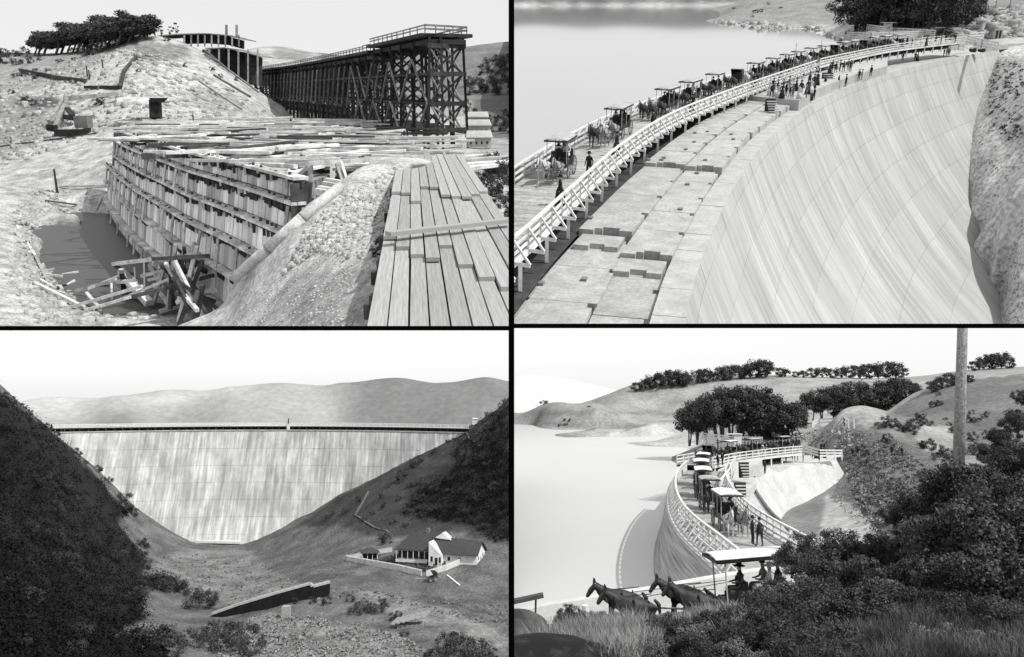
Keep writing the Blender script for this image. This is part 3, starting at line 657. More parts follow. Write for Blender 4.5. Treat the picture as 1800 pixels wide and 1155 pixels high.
# bushes
def bushes3(lst, label, group, leaf=None, w0=5, kind='bush', nm=None):
    for (px, py, r) in lst:
        p = ground3(px, py)
        if p is None: continue
        s = r * p.y / F / 1.4
        inst(3, random.choice(BUSH), nm or 'bush', label, 'bush', p + Vector((0, 0, -.2 * s)), random.uniform(0, 6), s, group)
bushes3([(215, 880, 13), (219, 866, 9)], 'tall dark conical bush standing out at the left foot of the dam', 'bushes at the left foot of the dam')
bushes3([(118, 780, 7), (105, 770, 5), (138, 800, 6), (150, 815, 5), (70, 748, 6), (80, 752, 6), (89, 746, 5)], 'small dark bush on the bank beside the left end of the dam', 'small bushes on the left bank of the dam')
bushes3([(764, 798, 8), (733, 815, 12), (728, 822, 9), (706, 842, 12), (700, 848, 9), (737, 850, 9), (746, 858, 9), (720, 856, 7), (630, 882, 7), (675, 892, 7), (606, 903, 7), (577, 912, 6), (585, 905, 5), (680, 955, 11), (674, 948, 9), (681, 858, 5), (788, 778, 5), (800, 775, 5), (845, 735, 6), (856, 732, 6), (864, 730, 5), (880, 716, 6), (890, 708, 7)], 'round dark bush dotted on the right hillside above the farmhouse', 'bushes on the right hillside')
bushes3([(300, 1040, 22), (280, 1028, 18), (350, 1070, 24), (365, 1058, 16), (340, 1050, 14), (318, 1042, 14)], 'dark round bush on the valley floor left of the retaining wall', 'bushes left of the retaining wall')
bushes3([(615, 1058, 9), (640, 1072, 14), (660, 1078, 14), (675, 1068, 12), (690, 1090, 10), (625, 1080, 12), (575, 1062, 10), (550, 1060, 8), (700, 1085, 8), (520, 1060, 7), (712, 1118, 8)], 'straggly dark bush growing in the stream bed', 'bushes in the stream bed')
bushes3([(785, 1145, 22), (815, 1150, 26), (845, 1160, 24), (770, 1160, 20), (800, 1130, 16), (865, 1155, 14), (790, 1175, 30), (840, 1180, 30)], 'large leafy bush in the bottom right foreground of the valley view', 'large bushes at the bottom right of the valley view')
bushes3([(380, 1120, 26), (420, 1125, 28), (340, 1135, 26), (400, 1145, 28), (440, 1150, 22), (300, 1150, 24), (260, 1140, 28), (290, 1120, 18), (460, 1130, 10)], 'broad dark bush in the bottom foreground below the retaining wall', 'bushes in the bottom foreground of the valley view')
M_leafd = mat('leaf_black', .004, .013, rough=.8, scale=.3, spec=.1)
_q=[]
for _ in range(400):
    x, y = RS.uniform(0, 300), RS.uniform(690, 1150)
    if inpoly(np.array([x]), np.array([y]), dark)[0]: _q.append((x, y, RS.uniform(7, 13) + (y - 690) * .02))
bushes3(_q[:26], 'dark bush standing out of the scrub on the left hillside', 'bushes in the left hillside scrub')
bushes3([(8, 700, 8), (22, 706, 7), (40, 718, 8), (52, 730, 7), (84, 755, 8), (98, 766, 7), (128, 795, 8), (170, 828, 9), (190, 848, 9), (236, 905, 10), (250, 960, 12), (258, 1000, 12), (246, 1030, 12)], 'dark bush on the edge of the shaded left hillside', 'bushes along the edge of the left hillside')  # left hillside here is scrub covered
bushes3([(700, 880, 7), (722, 890, 8), (745, 880, 9), (765, 865, 10), (790, 870, 10), (655, 905, 6), (690, 920, 7), (735, 910, 8), (770, 900, 9), (860, 820, 10), (870, 860, 11), (840, 880, 11), (640, 915, 5), (670, 875, 6), (712, 925, 6), (850, 930, 9), (875, 950, 10), (820, 905, 9)], 'dark scrubby bush on the slope behind the farmhouse', 'scrubby bushes behind the farmhouse')
# dense scrub on both slopes: leaf masses nobody could count
def scrub(k, TT, name, poly, n, size, hgt, leaf, label, seed, wr=(0, 1e9), clump=30):
    r = np.random.RandomState(seed); A = np.array(poly); pts = []
    while len(pts) < n // clump:
        q = np.c_[r.uniform(A[:, 0].min(), A[:, 0].max(), 200), r.uniform(A[:, 1].min(), A[:, 1].max(), 200)]; q = q[inpoly(q[:, 0], q[:, 1], poly)]
        for p in q[:60]:
            h = TT.hit(p[0], p[1], n=160)
            if h is not None and wr[0] < h.y < wr[1]: pts.append(h)
            if len(pts) >= n // clump: break
    C = np.array([tuple(p) for p in pts]); idx = np.repeat(np.arange(len(C)), clump); D = r.normal(size=(len(idx), 3)); D /= np.linalg.norm(D, axis=1)[:, None]; D *= r.rand(len(idx), 1) ** .5
    R = hgt * (.5 + r.rand(len(C)))[idx]; Pp = C[idx] + D * np.c_[R * 1.2, R * 1.2, R * .8] + np.c_[0 * R, 0 * R, R * .4]
    N = D + r.normal(size=D.shape) * .5 + (0, 0, .3); N /= np.linalg.norm(N, axis=1)[:, None]; a = np.cross(N, r.normal(size=N.shape)); a /= np.linalg.norm(a, axis=1)[:, None]; bb = np.cross(N, a)
    sz = size * (.5 + r.rand(len(idx), 1)); a = a * sz; bb = bb * sz * .6
    V = np.stack([Pp - a, Pp + bb, Pp + a, Pp - bb], 1).reshape(-1, 3); c = V.mean(0)
    me = mesh_np(name, V - c, np.arange(len(V)).reshape(-1, 4), leaf); o = link(k, name, me, None, Matrix.Translation(Vector(c))); return props(o, label, kind='stuff')
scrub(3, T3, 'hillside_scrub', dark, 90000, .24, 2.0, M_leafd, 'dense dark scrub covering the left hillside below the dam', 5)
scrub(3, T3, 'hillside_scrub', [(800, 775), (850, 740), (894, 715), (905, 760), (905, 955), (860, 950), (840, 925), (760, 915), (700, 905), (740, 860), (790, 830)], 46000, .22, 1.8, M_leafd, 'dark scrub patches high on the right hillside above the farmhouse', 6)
M_weed = mat('dry_weeds', .12, .34, scale=.8, rough=1)
scrub(3, T3, 'dry_weeds', [(380, 1110), (460, 1080), (560, 1085), (640, 1100), (720, 1125), (760, 1155), (380, 1180)], 9000, .3, .4, M_weed, 'pale dry weeds along the stream bed', 7, clump=12)
scrub(3, T3, 'rough_grass', [(250, 1000), (300, 970), (440, 985), (560, 1030), (900, 1060), (900, 1110), (700, 1060), (600, 1050), (400, 1070)], 5000, .3, .35, mat('meadow_tufts', .12, .26, scale=.8), 'tufts of rough grass on the valley floor', 8, clump=10)
# ================================================================== SITE 1: the dam under construction (upper left)
K = 1
W1 = lambda px, py, w: atw(1, px, py, w)
Z1 = lambda px, py, z: atz(1, px, py, z)
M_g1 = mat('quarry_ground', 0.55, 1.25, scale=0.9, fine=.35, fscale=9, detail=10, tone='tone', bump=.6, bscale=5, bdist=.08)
hill = [(250, 62, 108), (290, 66, 110), (330, 78, 112), (365, 96, 112), (400, 122, 110), (450, 160, 108), (500, 206, 104), (215, 72, 112), (180, 84, 116), (130, 92, 124), (60, 98, 128), (0, 104, 130), (-60, 106, 130),
    (250, 100, 100), (250, 130, 92), (200, 130, 92), (300, 150, 93), (360, 170, 94), (420, 190, 92), (150, 140, 94), (80, 150, 96), (0, 150, 99), (0, 200, 87), (80, 205, 84), (150, 200, 83), (200, 180, 85), (280, 190, 84), (350, 200, 85), (-60, 160, 98)]
pts = [W1(x, y, w * 1.12) for x, y, w in hill] + [W1(*p) for p in [
    (-60, 260, 86), (0, 258, 86), (100, 238, 88), (160, 232, 86), (200, 228, 84), (260, 218, 82), (320, 214, 82), (60, 262, 83), (100, 300, 73), (0, 300, 75), (150, 290, 74), (182, 272, 76), (186, 300, 71)]]
pts += [Z1(*p) for p in [(20, 350, -8.0), (100, 366, -8.75), (30, 400, -8.7), (40, 450, -8.8), (140, 383, -9.0), (68, 425, -9.05), (72, 470, -9.05), (108, 522, -9.1), (150, 552, -9.1), (130, 398, -10), (100, 425, -10.1), (95, 455, -10.1), (120, 485, -10.1), (150, 505, -10.1), (180, 520, -10), (220, 535, -9.9), (270, 530, -9.7), (310, 515, -9.7), (350, 505, -9.4), (375, 495, -9.2),  (0, 480, -8.4), (60, 560, -8.8), (0, 575, -8.4), (-80, 600, -8.2), (150, 575, -9.0), (250, 556, -9.15), (310, 552, -9.1), (150, 405, -9.9), (110, 430, -10.0), (190, 400, -10.1), (95, 440, -9.8),
    (260, 450, -9.9), (200, 450, -10.2), (250, 500, -10.0), (150, 440, -10.0), (230, 520, -9.6), (300, 490, -9.6), (400, 560, -5.9), (350, 590, -7.4), (650, 308, -3.0), (690, 292, -2.85), (720, 282, -2.85),
    (450, 575, -4.7), (520, 575, -4.0), (550, 480, -3.9), (600, 575, -3.45), (600, 450, -3.4), (640, 380, -3.25), (680, 350, -3.0), (640, 500, -3.3), (690, 575, -3.1), (700, 450, -3.0), (760, 450, -3.15), (760, 600, -3.1), (900, 600, -3.2), (900, 450, -3.3), (900, 330, -3.2), (960, 330, -3.3),
    (800, 285, -2.9), (894, 285, -3.2), (850, 262, -3.9), (780, 265, -3.9), (894, 255, -4.0), (700, 240, -4.0), (600, 225, -4.0), (600, 215, -4.3), (520, 212, -4.3), (960, 250, -4)]]
pts += [W1(*p) for p in [(894, 190, 140), (830, 200, 150), (700, 200, 150), (540, 195, 155), (960, 180, 150), (-100, 100, 180), (300, 120, 170), (450, 190, 150)]]
for x, y, w in [(415, 494, 24.5), (470, 445, 25), (530, 391, 26), (598, 335, 28.5)]:
    p = W1(x, y, w); pts += [p, p + Vector((-.9, 1.4, -2.2)), p + Vector((-1.6, 2.8, -4.0 if x < 500 else -3.0))]
pts += [W1(395, 530, 24.3), W1(365, 556, 25)]
pts += [Z1(*q) for q in [(60, 340, -8.0), (170, 358, -8.7), (120, 345, -8.3)]]
T1 = Terrain(1, pts, smooth=1e-5)
T1.disp = lambda x, y: .08 * fbm(x * .5, y * .5, 3, 4) + .05 * np.minimum(1.0, y / 30) * fbm(x * 2.2, y * 2.2, 13, 3)
Lo = 0, 500
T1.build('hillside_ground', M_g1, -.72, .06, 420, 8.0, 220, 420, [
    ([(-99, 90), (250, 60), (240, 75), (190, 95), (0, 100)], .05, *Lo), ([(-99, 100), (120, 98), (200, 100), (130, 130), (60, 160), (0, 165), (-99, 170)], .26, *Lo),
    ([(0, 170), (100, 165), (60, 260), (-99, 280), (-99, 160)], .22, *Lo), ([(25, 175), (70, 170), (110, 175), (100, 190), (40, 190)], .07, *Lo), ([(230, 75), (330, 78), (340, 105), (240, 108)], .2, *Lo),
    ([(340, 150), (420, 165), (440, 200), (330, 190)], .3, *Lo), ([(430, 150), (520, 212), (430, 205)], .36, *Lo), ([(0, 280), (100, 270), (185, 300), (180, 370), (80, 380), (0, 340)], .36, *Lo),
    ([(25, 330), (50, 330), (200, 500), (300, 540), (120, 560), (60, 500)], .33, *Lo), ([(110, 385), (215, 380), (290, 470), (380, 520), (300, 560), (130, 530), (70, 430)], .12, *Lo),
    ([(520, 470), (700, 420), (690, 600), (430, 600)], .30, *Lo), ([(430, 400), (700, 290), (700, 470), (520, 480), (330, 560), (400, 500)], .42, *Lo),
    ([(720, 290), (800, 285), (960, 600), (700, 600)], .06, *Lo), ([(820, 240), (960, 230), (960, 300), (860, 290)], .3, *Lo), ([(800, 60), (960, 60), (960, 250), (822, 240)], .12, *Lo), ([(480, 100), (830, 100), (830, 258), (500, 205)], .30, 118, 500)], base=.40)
fp = [W1(*p) for p in [(360, 112, 300), (430, 89, 300), (470, 80, 300), (510, 84, 300), (550, 94, 300), (600, 100, 300), (660, 100, 300), (720, 98, 300), (800, 84, 300), (894, 74, 290), (970, 72, 290), (800, 130, 240), (894, 130, 230), (894, 180, 185), (820, 190, 185), (600, 140, 250), (450, 120, 260), (600, 180, 190), (450, 170, 190), (960, 180, 180)]] + [Vector((x, 420, 5)) for x in (-150, -50, 20)]
TF1 = Terrain(1, fp); TF1.disp = lambda x, y: .8 * fbm(x * .05, y * .03, 7, 3)
TF1.build('far_hills', mat('far_slope', .7, 1.25, scale=.12, fine=.2, fscale=.8, tone='tone'), -.42, .06, 160, 180, 400, 60, [([(360, 60), (440, 70), (560, 90), (560, 120), (360, 130)], .36, *Lo), ([(480, 80), (530, 88), (550, 95), (540, 110), (480, 105)], .22, *Lo)], base=.15)
M_pond = water('pond_water', .06, .5, .0, 2.5, .1)
b = MB(); b.quadf(*[Z1(x, y, -9.3) for x, y in [(60, 370), (215, 375), (290, 440), (420, 500), (380, 560), (60, 570), (30, 460)]]); props(b.build(1, 'pond_water', M_pond), kind='structure')
# timber and concrete
M_board = mat('new_board', .34, .66, scale=2.0, stretch=(1, 1, 1), rnd=.35, fine=.15, fscale=10); M_form = mat('form_panel', .40, .78, scale=1.6, stretch=(2.5, 2.5, .5), rnd=.45, contrast=(.3, .7))
M_old = mat('weathered_timber', .03, .08, scale=2, rnd=.4); M_plank = mat('walkway_plank', .25, .36, uv=True, scale=1, stretch=(46, 1.6, 1), fine=.12, fscale=.35, rnd=.14, bump=.25, bscale=2, bdist=.02)
M_tr = mat('trestle_timber', .012, .045, scale=2, rnd=.6); M_trl = mat('trestle_light_timber', .14, .30, scale=2, rnd=.4)
# --- the curved formwork wall
L2px = [(191, 288), (204, 300), (218, 313), (249, 335), (294, 361), (338, 387), (397, 414), (450, 441), (520, 478)]
cv = [Z1(x, y, -5.72) for x, y in L2px]; cv = [Vector((p.x, p.y, 0)) for p in cv]
seg = [0]
for a, c in zip(cv[:-1], cv[1:]): seg.append(seg[-1] + (c - a).length)
def cat(s, arr=cv, S=seg):
    s = min(max(s, 0), S[-1] - 1e-6); i = max(j for j in range(len(S) - 1) if S[j] <= s); t = (s - S[i]) / (S[i + 1] - S[i])
    p0 = arr[max(i - 1, 0)]; p1 = arr[i]; p2 = arr[i + 1]; p3 = arr[min(i + 2, len(arr) - 1)]
    return .5 * ((2 * p1) + (-p0 + p2) * t + (2 * p0 - 5 * p1 + 4 * p2 - p3) * t * t + (-p0 + 3 * p1 - 3 * p2 + p3) * t ** 3)
TOT = seg[-1]
def cn(s):
    d = (cat(s + .3) - cat(s - .3)).normalized(); return Vector((-d.y, d.x, 0)) * -1   # towards the pit
def wallp(s, z, out=0.0):
    n = cn(s)
    if n.y > 0: n = -n
    p = cat(s) + n * (out + .16 * (-5.72 - z)); p.z = z; return p
fwk = thing(1, 'formwork_wall', 'curved stepped formwork wall of pale wooden panels rising out of the pit', 'formwork', cat(TOT / 2)); 
lev = [(-2.75, 12.5), (-3.54, 8.0), (-4.58, 5.0), (-5.72, .0), (-7.03, .0), (-8.46, 1.0), (-9.7, 2.0)]
np_ = 0; step = .66
for r in range(6):
    z1, z0 = lev[r][0], lev[r + 1][0]; s = lev[r][1]
    while s < TOT - .3:
        wd = step * random.uniform(.8, 1.15); e = s + wd - .05
        a, c = wallp(s, z0 + .1, -.03), wallp(e, z0 + .1, -.03); d_, e_ = wallp(e, z1 - .12, -.03), wallp(s, z1 - .12, -.03)
        pj = proj(1, a)
        if pj[1] < 600 and T1.at(a.x, a.y) < z1:
            o = random.uniform(0, .03); n = cn((s + e) / 2); n = n if n.y < 0 else -n
            b = MB(); b.extr([a + n * o, c + n * o, d_ + n * o, e_ + n * o], -n * .08); b.build(1, 'form_panel', M_form, fwk); np_ += 1
        s += wd
M_shade = mat('ledge_shade_board', .008, .03, scale=3, rnd=.5)  # near-black colour paints the shade under each ledge
wl = MB(); bk = MB(); SL = np.arange(0, TOT, .9)
for r, (z, s0) in enumerate(lev):
    for s in SL:
        if s < s0: continue
        a, c = wallp(s, z, .1), wallp(min(s + .92, TOT), z, .1)
        if T1.at(a.x, a.y) > z + .5: continue
        hh = random.uniform(.12, .42); q0, q1 = wallp(s, z - .06, .10), wallp(min(s + .92, TOT), z - .06, .10); w_ = MB(); w_.extr([q0, q1, q1 - Vector((0, 0, hh * random.uniform(.7, 1.2))), q0 - Vector((0, 0, hh))], (.03, .06, 0)); w_.build(1, 'fascia', M_shade, fwk)  # dark board added as painted shadow below the ledge
        w_ = MB(); w_.beam(a, c, .5, .10); w_.build(1, 'ledge', M_board, fwk)
for s in SL:
    bk.extr([wallp(s, -2.9, -.25), wallp(s + .95, -2.9, -.25), wallp(s + .95, -10.5, -.25), wallp(s, -10.5, -.25)], (.05, .1, 0))
bk.build(1, 'backing', M_old, fwk)
st = []; k_ = 0
for r in range(0, 7):
    z, s0 = lev[r]
    s = s0
    while s < TOT - .2 and k_ < 290:
        s += random.choice((.4, .55, .9)) * random.uniform(.7, 1.2); h = random.uniform(.15, .5); a = wallp(s, z - .07, .14)
        if s >= TOT or T1.at(a.x, a.y) > z - .3: continue
        b = MB(); b.beam(a + Vector((0, 0, random.uniform(.1, .25))), wallp(s, z - h, .1), .09, .07); b.build(1, 'stud', M_old if random.random() < .7 else M_board, fwk); k_ += 1
# long battens up the face
for s in np.arange(3, TOT, 2.6):
    for r in range(3):
        z = lev[1 + r * 2][0] if 1 + r * 2 < 7 else -9; z2 = lev[min(6, 2 + r * 2)][0]
        if random.random() < .7 and s > lev[1 + r * 2][1]:
            b = MB(); b.beam(wallp(s, z - .1, .3), wallp(s + random.uniform(-.3, .3), z2, .35), .1, .1); b.build(1, 'batten', M_board, fwk)
# raw concrete and earth behind the formwork
b = MB(); top = [wallp(s, -3.0, -.15) for s in np.linspace(10.5, TOT - 1, 12)]; far = [Z1(x, y, -3.0) for x, y in [(700, 262), (700, 225), (600, 212), (480, 208), (300, 215)]]
b.prism([(p.x, p.y) for p in top + far], -4.6, -3.05); props(b.build(1, 'dam_block', mat('fresh_concrete', .22, .5, scale=.5, fine=.3, fscale=3)), 'pale unfinished top of the dam behind the formwork, strewn with boards', 'dam')
# --- loose staging boards
stg = thing(1, 'timber_staging', 'litter of long pale boards and beams laid across the unfinished dam top', 'staging', Z1(450, 250, -2.8)); ns = 0
zone = [(205, 232), (290, 212), (480, 206), (700, 212), (760, 262), (700, 275), (640, 300), (520, 292), (430, 284), (300, 258), (215, 248)]
A_ = np.array(zone)
while ns < 230:
    x, y = RS.uniform(205, 760), RS.uniform(206, 300)
    if not inpoly(np.array([x]), np.array([y]), zone)[0]: continue
    z = -2.95 + RS.uniform(0, .45); p = Z1(x, y, z); L = RS.uniform(1.5, 7) * (p.y / 45); ang = RS.choice([.05, .12, -.08, -.25, .9, 1.3]) + RS.normal() * .1
    d = Vector((math.cos(ang), math.sin(ang), RS.normal() * .02)) * L / 2; b = MB(); b.beam(p - d, p + d, RS.uniform(.15, .4), RS.uniform(.07, .14)); b.build(1, 'board', M_board if RS.rand() < .82 else M_old, stg); ns += 1
for i in range(40):
    x, y = RS.uniform(220, 700), RS.uniform(215, 290); p = Z1(x, y, -3.0); b = MB()
    b.box(p + Vector((0, 0, .1)), (RS.uniform(.1, .7), .15, RS.uniform(.1, .3))); b.build(1, 'block', M_old, stg)
# hanging edge under the staging: dark trestles and a framed opening filled with dark for shade
def beams(k, par, lst, w, m, name, zfn=None):
    for (x0, y0, w0, x1, y1, w1) in lst:
        b = MB(); b.beam(atw(k, x0, y0, w0), atw(k, x1, y1, w1), w); b.build(k, name, m, par)
sc = thing(1, 'scaffold_frame', 'open braced timber scaffold with a ladder at the near end of the formwork', 'scaffold', W1(545, 345, 28))
beams(1, sc, [(510, 292, 30, 508, 345, 29), (546, 288, 28, 545, 348, 28), (512, 292, 29.5, 545, 340, 28), (546, 292, 28, 516, 318, 29), (585, 284, 30, 584, 318, 30), (640, 282, 31, 660, 312, 30), (620, 282, 33, 622, 312, 33), (662, 280, 34, 662, 305, 34), (675, 280, 34, 676, 300, 34)], .14, M_board, 'post')
beams(1, sc, [(500, 292, 29.5, 600, 284, 29), (540, 287, 27.6, 700, 279, 31), (430, 288, 33, 520, 293, 29), (600, 283, 30, 700, 277, 32)], .14, M_board, 'beam')
b = MB(); b.extr([W1(505, 290, 30.5), W1(690, 279, 34), W1(690, 308, 34), W1(560, 345, 30), W1(505, 350, 31)], (0, .5, 0)); b.build(1, 'dark_recess', M_tr, sc)  # dark slab stands in for the shade of the open recess
lad = thing(1, 'ladder', 'wooden ladder leaning in the dark gap beside the rubble slope', 'ladder', W1(603, 318, 29))
for dx in (-4, 5): beams(1, lad, [(594 + dx, 284, 28.6, 606 + dx, 320, 28.2)], .08, M_board, 'rail')
for i in range(8): beams(1, lad, [(591 + i * 1.6, 288 + i * 4, 28.5, 600 + i * 1.6, 287 + i * 4, 28.5)], .07, M_board, 'rung')
pl = thing(1, 'board_pile', 'small stack of pale boards on the rubble near the ladder', 'lumber pile', W1(590, 322, 27.5))
beams(1, pl, [(572, 318, 27.5, 608, 324, 27.5), (568, 324, 27.3, 604, 330, 27.2), (560, 332, 27, 600, 338, 26.8), (574, 321, 27.8, 612, 328, 27.6), (556, 336, 26.9, 590, 342, 26.7)], .2, M_board, 'board')
# --- high trestle viaduct
tv = thing(1, 'trestle_viaduct', 'tall black timber trestle viaduct with a railed deck crossing behind the dam', 'trestle', W1(756, 262, 55)); 
ctl = [(756, 55.0), (706, 62.0), (658, 70.5), (610, 82), (560, 98), (520, 114), (490, 128), (455, 142), (420, 152)]
zt = lambda px: 3.15 if px > 655 else 2.75
def dplan(px, w): p = W1(px, 100, w); return Vector((p.x, p.y, 0))
cps = [(px, dplan(px, w)) for px, w in ctl]
bents = []
for i in range(len(cps) - 1):
    (pa, a), (pb, c) = cps[i], cps[i + 1]; n = max(1, int((c - a).length / 2.7))
    for j in range(n): bents.append((pa + (pb - pa) * j / n, a.lerp(c, j / n), (c - a).normalized(), i))
bents.append((420, cps[-1][1], (cps[-1][1] - cps[-2][1]).normalized(), 8))
zb = -4.1; npost = 0; post = []; levels = (.1, -1.9)
for bi, (px, p, d, sg) in enumerate(bents):
    nrm = Vector((.75, .66, 0)); zT = zt(px); gz_ = max(zb, T1.at(p.x, p.y) - .3) if sg > 1 else zb - .4
    offs = (0, .9, 1.8, 2.7)
    for oi, of in enumerate(offs):
        bat = (.35 if oi == 0 else (-.35 if oi == len(offs) - 1 else 0)) * -1
        b = MB(); b.beam(p + nrm * of + Vector((0, 0, zT)), p + nrm * (of + bat) + Vector((0, 0, gz_)), .17 if px > 600 else .24); b.build(1, 'post', M_tr, tv)
    for z in (zT - .5, .9, -1.0, -2.7):
        b = MB(); b.beam(p + Vector((0, 0, z)) - nrm * .2, p + nrm * 2.9 + Vector((0, 0, z)), .2, .28); b.build(1, 'sill_beam', M_tr, tv)
    for (z0, z1) in ((zT - .4, .9), (.9, -1.0), (-1.0, -2.9)):
        b = MB(); b.beam(p + Vector((0, 0, z0)), p + nrm * 2.7 + Vector((0, 0, z1)), .12); b.build(1, 'cross_brace', M_trl if random.random() < .35 else M_tr, tv)
        b = MB(); b.beam(p + nrm * 2.7 + Vector((0, 0, z0)), p + Vector((0, 0, z1)), .12); b.build(1, 'cross_brace', M_tr, tv)
for bi in range(len(bents) - 1):
    (pa, a, d, sg), (pb, c, d2, _) = bents[bi], bents[bi + 1]; nrm = Vector((.75, .66, 0)); zT = zt((pa + pb) / 2)
    Zv = lambda z: Vector((0, 0, z))
    for z in (.9, -1.0, -2.9):
        for of in (-.15, 2.8):
            b = MB(); b.beam(a + nrm * of + Zv(z), c + nrm * of + Zv(z), .14, .18, ext=.3); b.build(1, 'girt', M_tr, tv)
    b = MB(); b.beam(a + nrm * 1.35 + Zv(zT + .15), c + nrm * 1.35 + Zv(zT + .15), 3.5, .22, ext=.3); b.build(1, 'deck_section', M_tr, tv)
    b = MB(); b.beam(a + nrm * 1.35 + Zv(zT - .25), c + nrm * 1.35 + Zv(zT - .25), 2.6, .3, ext=.2); b.build(1, 'stringer', M_tr, tv)
    hr = .42 if pa > 650 else .36
    for of in (-.35, 3.05):
        for hh_ in (hr, hr * .55):
            b = MB(); b.beam(a + nrm * of + Zv(zT + .3 + hh_), c + nrm * of + Zv(zT + .3 + hh_), .06, .08, ext=.2); b.build(1, 'rail', M_trl, tv)
        for t in (0, .5):
            q = a.lerp(c, t) + nrm * of; b = MB(); b.beam(q + Zv(zT + .2), q + Zv(zT + .35 + hr), .07); b.build(1, 'rail_post', M_trl, tv)
    if sg <= 2 and random.random() < .95:
        for (z0, z1) in ((1.9, -1.0), (-1.0, -3.4)):
            o_ = random.choice((0, 1)); b = MB(); q = (a, c) if o_ else (c, a); b.beam(q[0] - nrm * .3 + Zv(z0), q[1] - nrm * .3 + Zv(z1), .12, .08); b.build(1, 'long_brace', M_trl, tv)
    elif sg <= 6:
        b = MB(); b.beam(a - nrm * .3 + Zv(2.0), c - nrm * .3 + Zv(-1.8), .14, .1); b.build(1, 'long_brace', M_trl, tv)
a, nrm, zT = bents[0][1], Vector((.75, .66, 0)), zt(756)
for zz_ in (.72, .5):
    b = MB(); b.beam(a - nrm * .35 + Vector((0, 0, zT + zz_)), a + nrm * 3.05 + Vector((0, 0, zT + zz_)), .09, .12); b.build(1, 'rail', M_trl, tv)
for t in (.5, 1.2, 1.9, 2.6): b = MB(); b.beam(a + nrm * t + Vector((0, 0, zT + .2)), a + nrm * t + Vector((0, 0, zT + .75)), .07); b.build(1, 'rail_post', M_trl, tv)
for z0, z1 in ((2.6, .9), (.9, -1.0), (-1.0, -2.9)):
    for u, v in ((0, 1.35), (1.35, 0), (1.35, 2.7), (2.7, 1.35)):
        b = MB(); b.beam(a + nrm * u - Vector((.06, .06, -z0)), a + nrm * v - Vector((.06, .06, -z1)), .1); b.build(1, 'end_brace', M_trl if u < v else M_tr, tv)
# --- loading platforms on the hill top
lp = thing(1, 'loading_platform', 'two decked timber loading platform with dark open sides on top of the hill', 'platform', W1(380, 90, 114))
def band(k, par, name, m, pxs, w, h, dp):
    for (x0, y0), (x1, y1) in zip(pxs[:-1], pxs[1:]):
        b = MB(); b.extr([atw(k, x0, y0, w), atw(k, x1, y1, w), atw(k, x1, y1 + h, w), atw(k, x0, y0 + h, w)], (0, dp, 0)); b.build(k, name, m, par)
band(1, lp, 'deck', M_trl, [(272, 62), (320, 59), (362, 58), (400, 61), (426, 68)], 124, 1.6, 7); band(1, lp, 'dark_side', M_tr, [(322, 62), (362, 61), (400, 64), (426, 71)], 126, 15, 1)
band(1, lp, 'deck', M_trl, [(360, 84), (395, 83), (430, 89), (456, 98)], 121, 1.6, 8); band(1, lp, 'dark_side', M_tr, [(355, 87), (395, 86), (430, 92), (458, 101)], 124, 50, 1)
for x in range(324, 428, 12):
    b = MB(); b.beam(W1(x, 62, 123.6), W1(x, 82, 123.6), .18); b.build(1, 'post', M_trl, lp)
for x in range(368, 456, 17):
    b = MB(); b.beam(W1(x, 87, 120.6), W1(x, 118 + (x - 368) * .4, 120.6), .2); b.build(1, 'post', M_trl, lp)
for x in (398, 416):
    b = MB(); b.beam(W1(x, 44, 124.5), W1(x, 64, 124.5), .3); b.build(1, 'mast', M_trl, lp)
for q in [(360, 88, 120, 400, 122, 120), (385, 108, 120, 360, 95, 120), (400, 122, 120, 455, 162, 118), (350, 142, 104, 425, 192, 101), (376, 132, 107, 440, 170, 104)]: beams(1, lp, [q], .22, M_trl, 'rail_beam')
# --- hillside works
def works(name, label, cat_, lst, w, m, pname, loc):
    t = thing(1, name, label, cat_, T1.hit(*loc) if len(loc) == 2 else W1(*loc)); 
    for (x0, y0, x1, y1, h0, h1) in lst:
        a = T1.hit(x0, y0); c = T1.hit(x1, y1); b = MB(); b.beam(a + Vector((0, 0, h0)), c + Vector((0, 0, h1)), w); b.build(1, pname, m, t)
    return t
works('flume', 'dark broken timber flume lying down the grassy slope at far left', 'flume', [(36, 127, 92, 138, .3, .3), (92, 139, 150, 146, .3, .3), (60, 133, 62, 140, 0, .3)], .4, M_old, 'trough', (90, 138))
works('inclined_track', 'steep dark plank track running up the pale rock face', 'track', [(212, 158, 218, 130, .3, .3), (218, 130, 240, 104, .3, .3), (208, 158, 150, 158, .3, .3)], .35, M_old, 'track_beam', (218, 140))
t = thing(1, 'timber_table', 'flat timber platform on one thick dark post standing at the foot of the hill', 'platform', W1(250, 200, 66))
b = MB(); b.extr([W1(204, 172, 84), W1(292, 173, 84), W1(290, 178, 83.5), W1(206, 179, 83.5)], (0, 2.5, .1)); b.build(1, 'deck', M_board, t)
b = MB(); b.extr([W1(262, 172, 82.6), W1(292, 172, 82.6), W1(284, 180, 82.6), (W1(264, 179, 82.6))], (0, .6, 0)); b.build(1, 'bracket', M_tr, t)
b = MB(); b.beam(W1(273, 178, 83.5), W1(274, 208, 83.5), .95); b.build(1, 'post', M_tr, t)
t = thing(1, 'timber_hoist', 'leaning ladder like timber hoist beside a small box shed on the left slope', 'hoist', W1(110, 225, 70))
beams(1, t, [(86, 214, 90, 112, 176, 93), (92, 216, 90, 118, 178, 93), (98, 222, 89, 117, 180, 92), (117, 172, 93, 118, 205, 90), (114, 175, 93, 208, 164, 95), (118, 172, 93, 190, 168, 95)], .4, M_trl, 'beam')
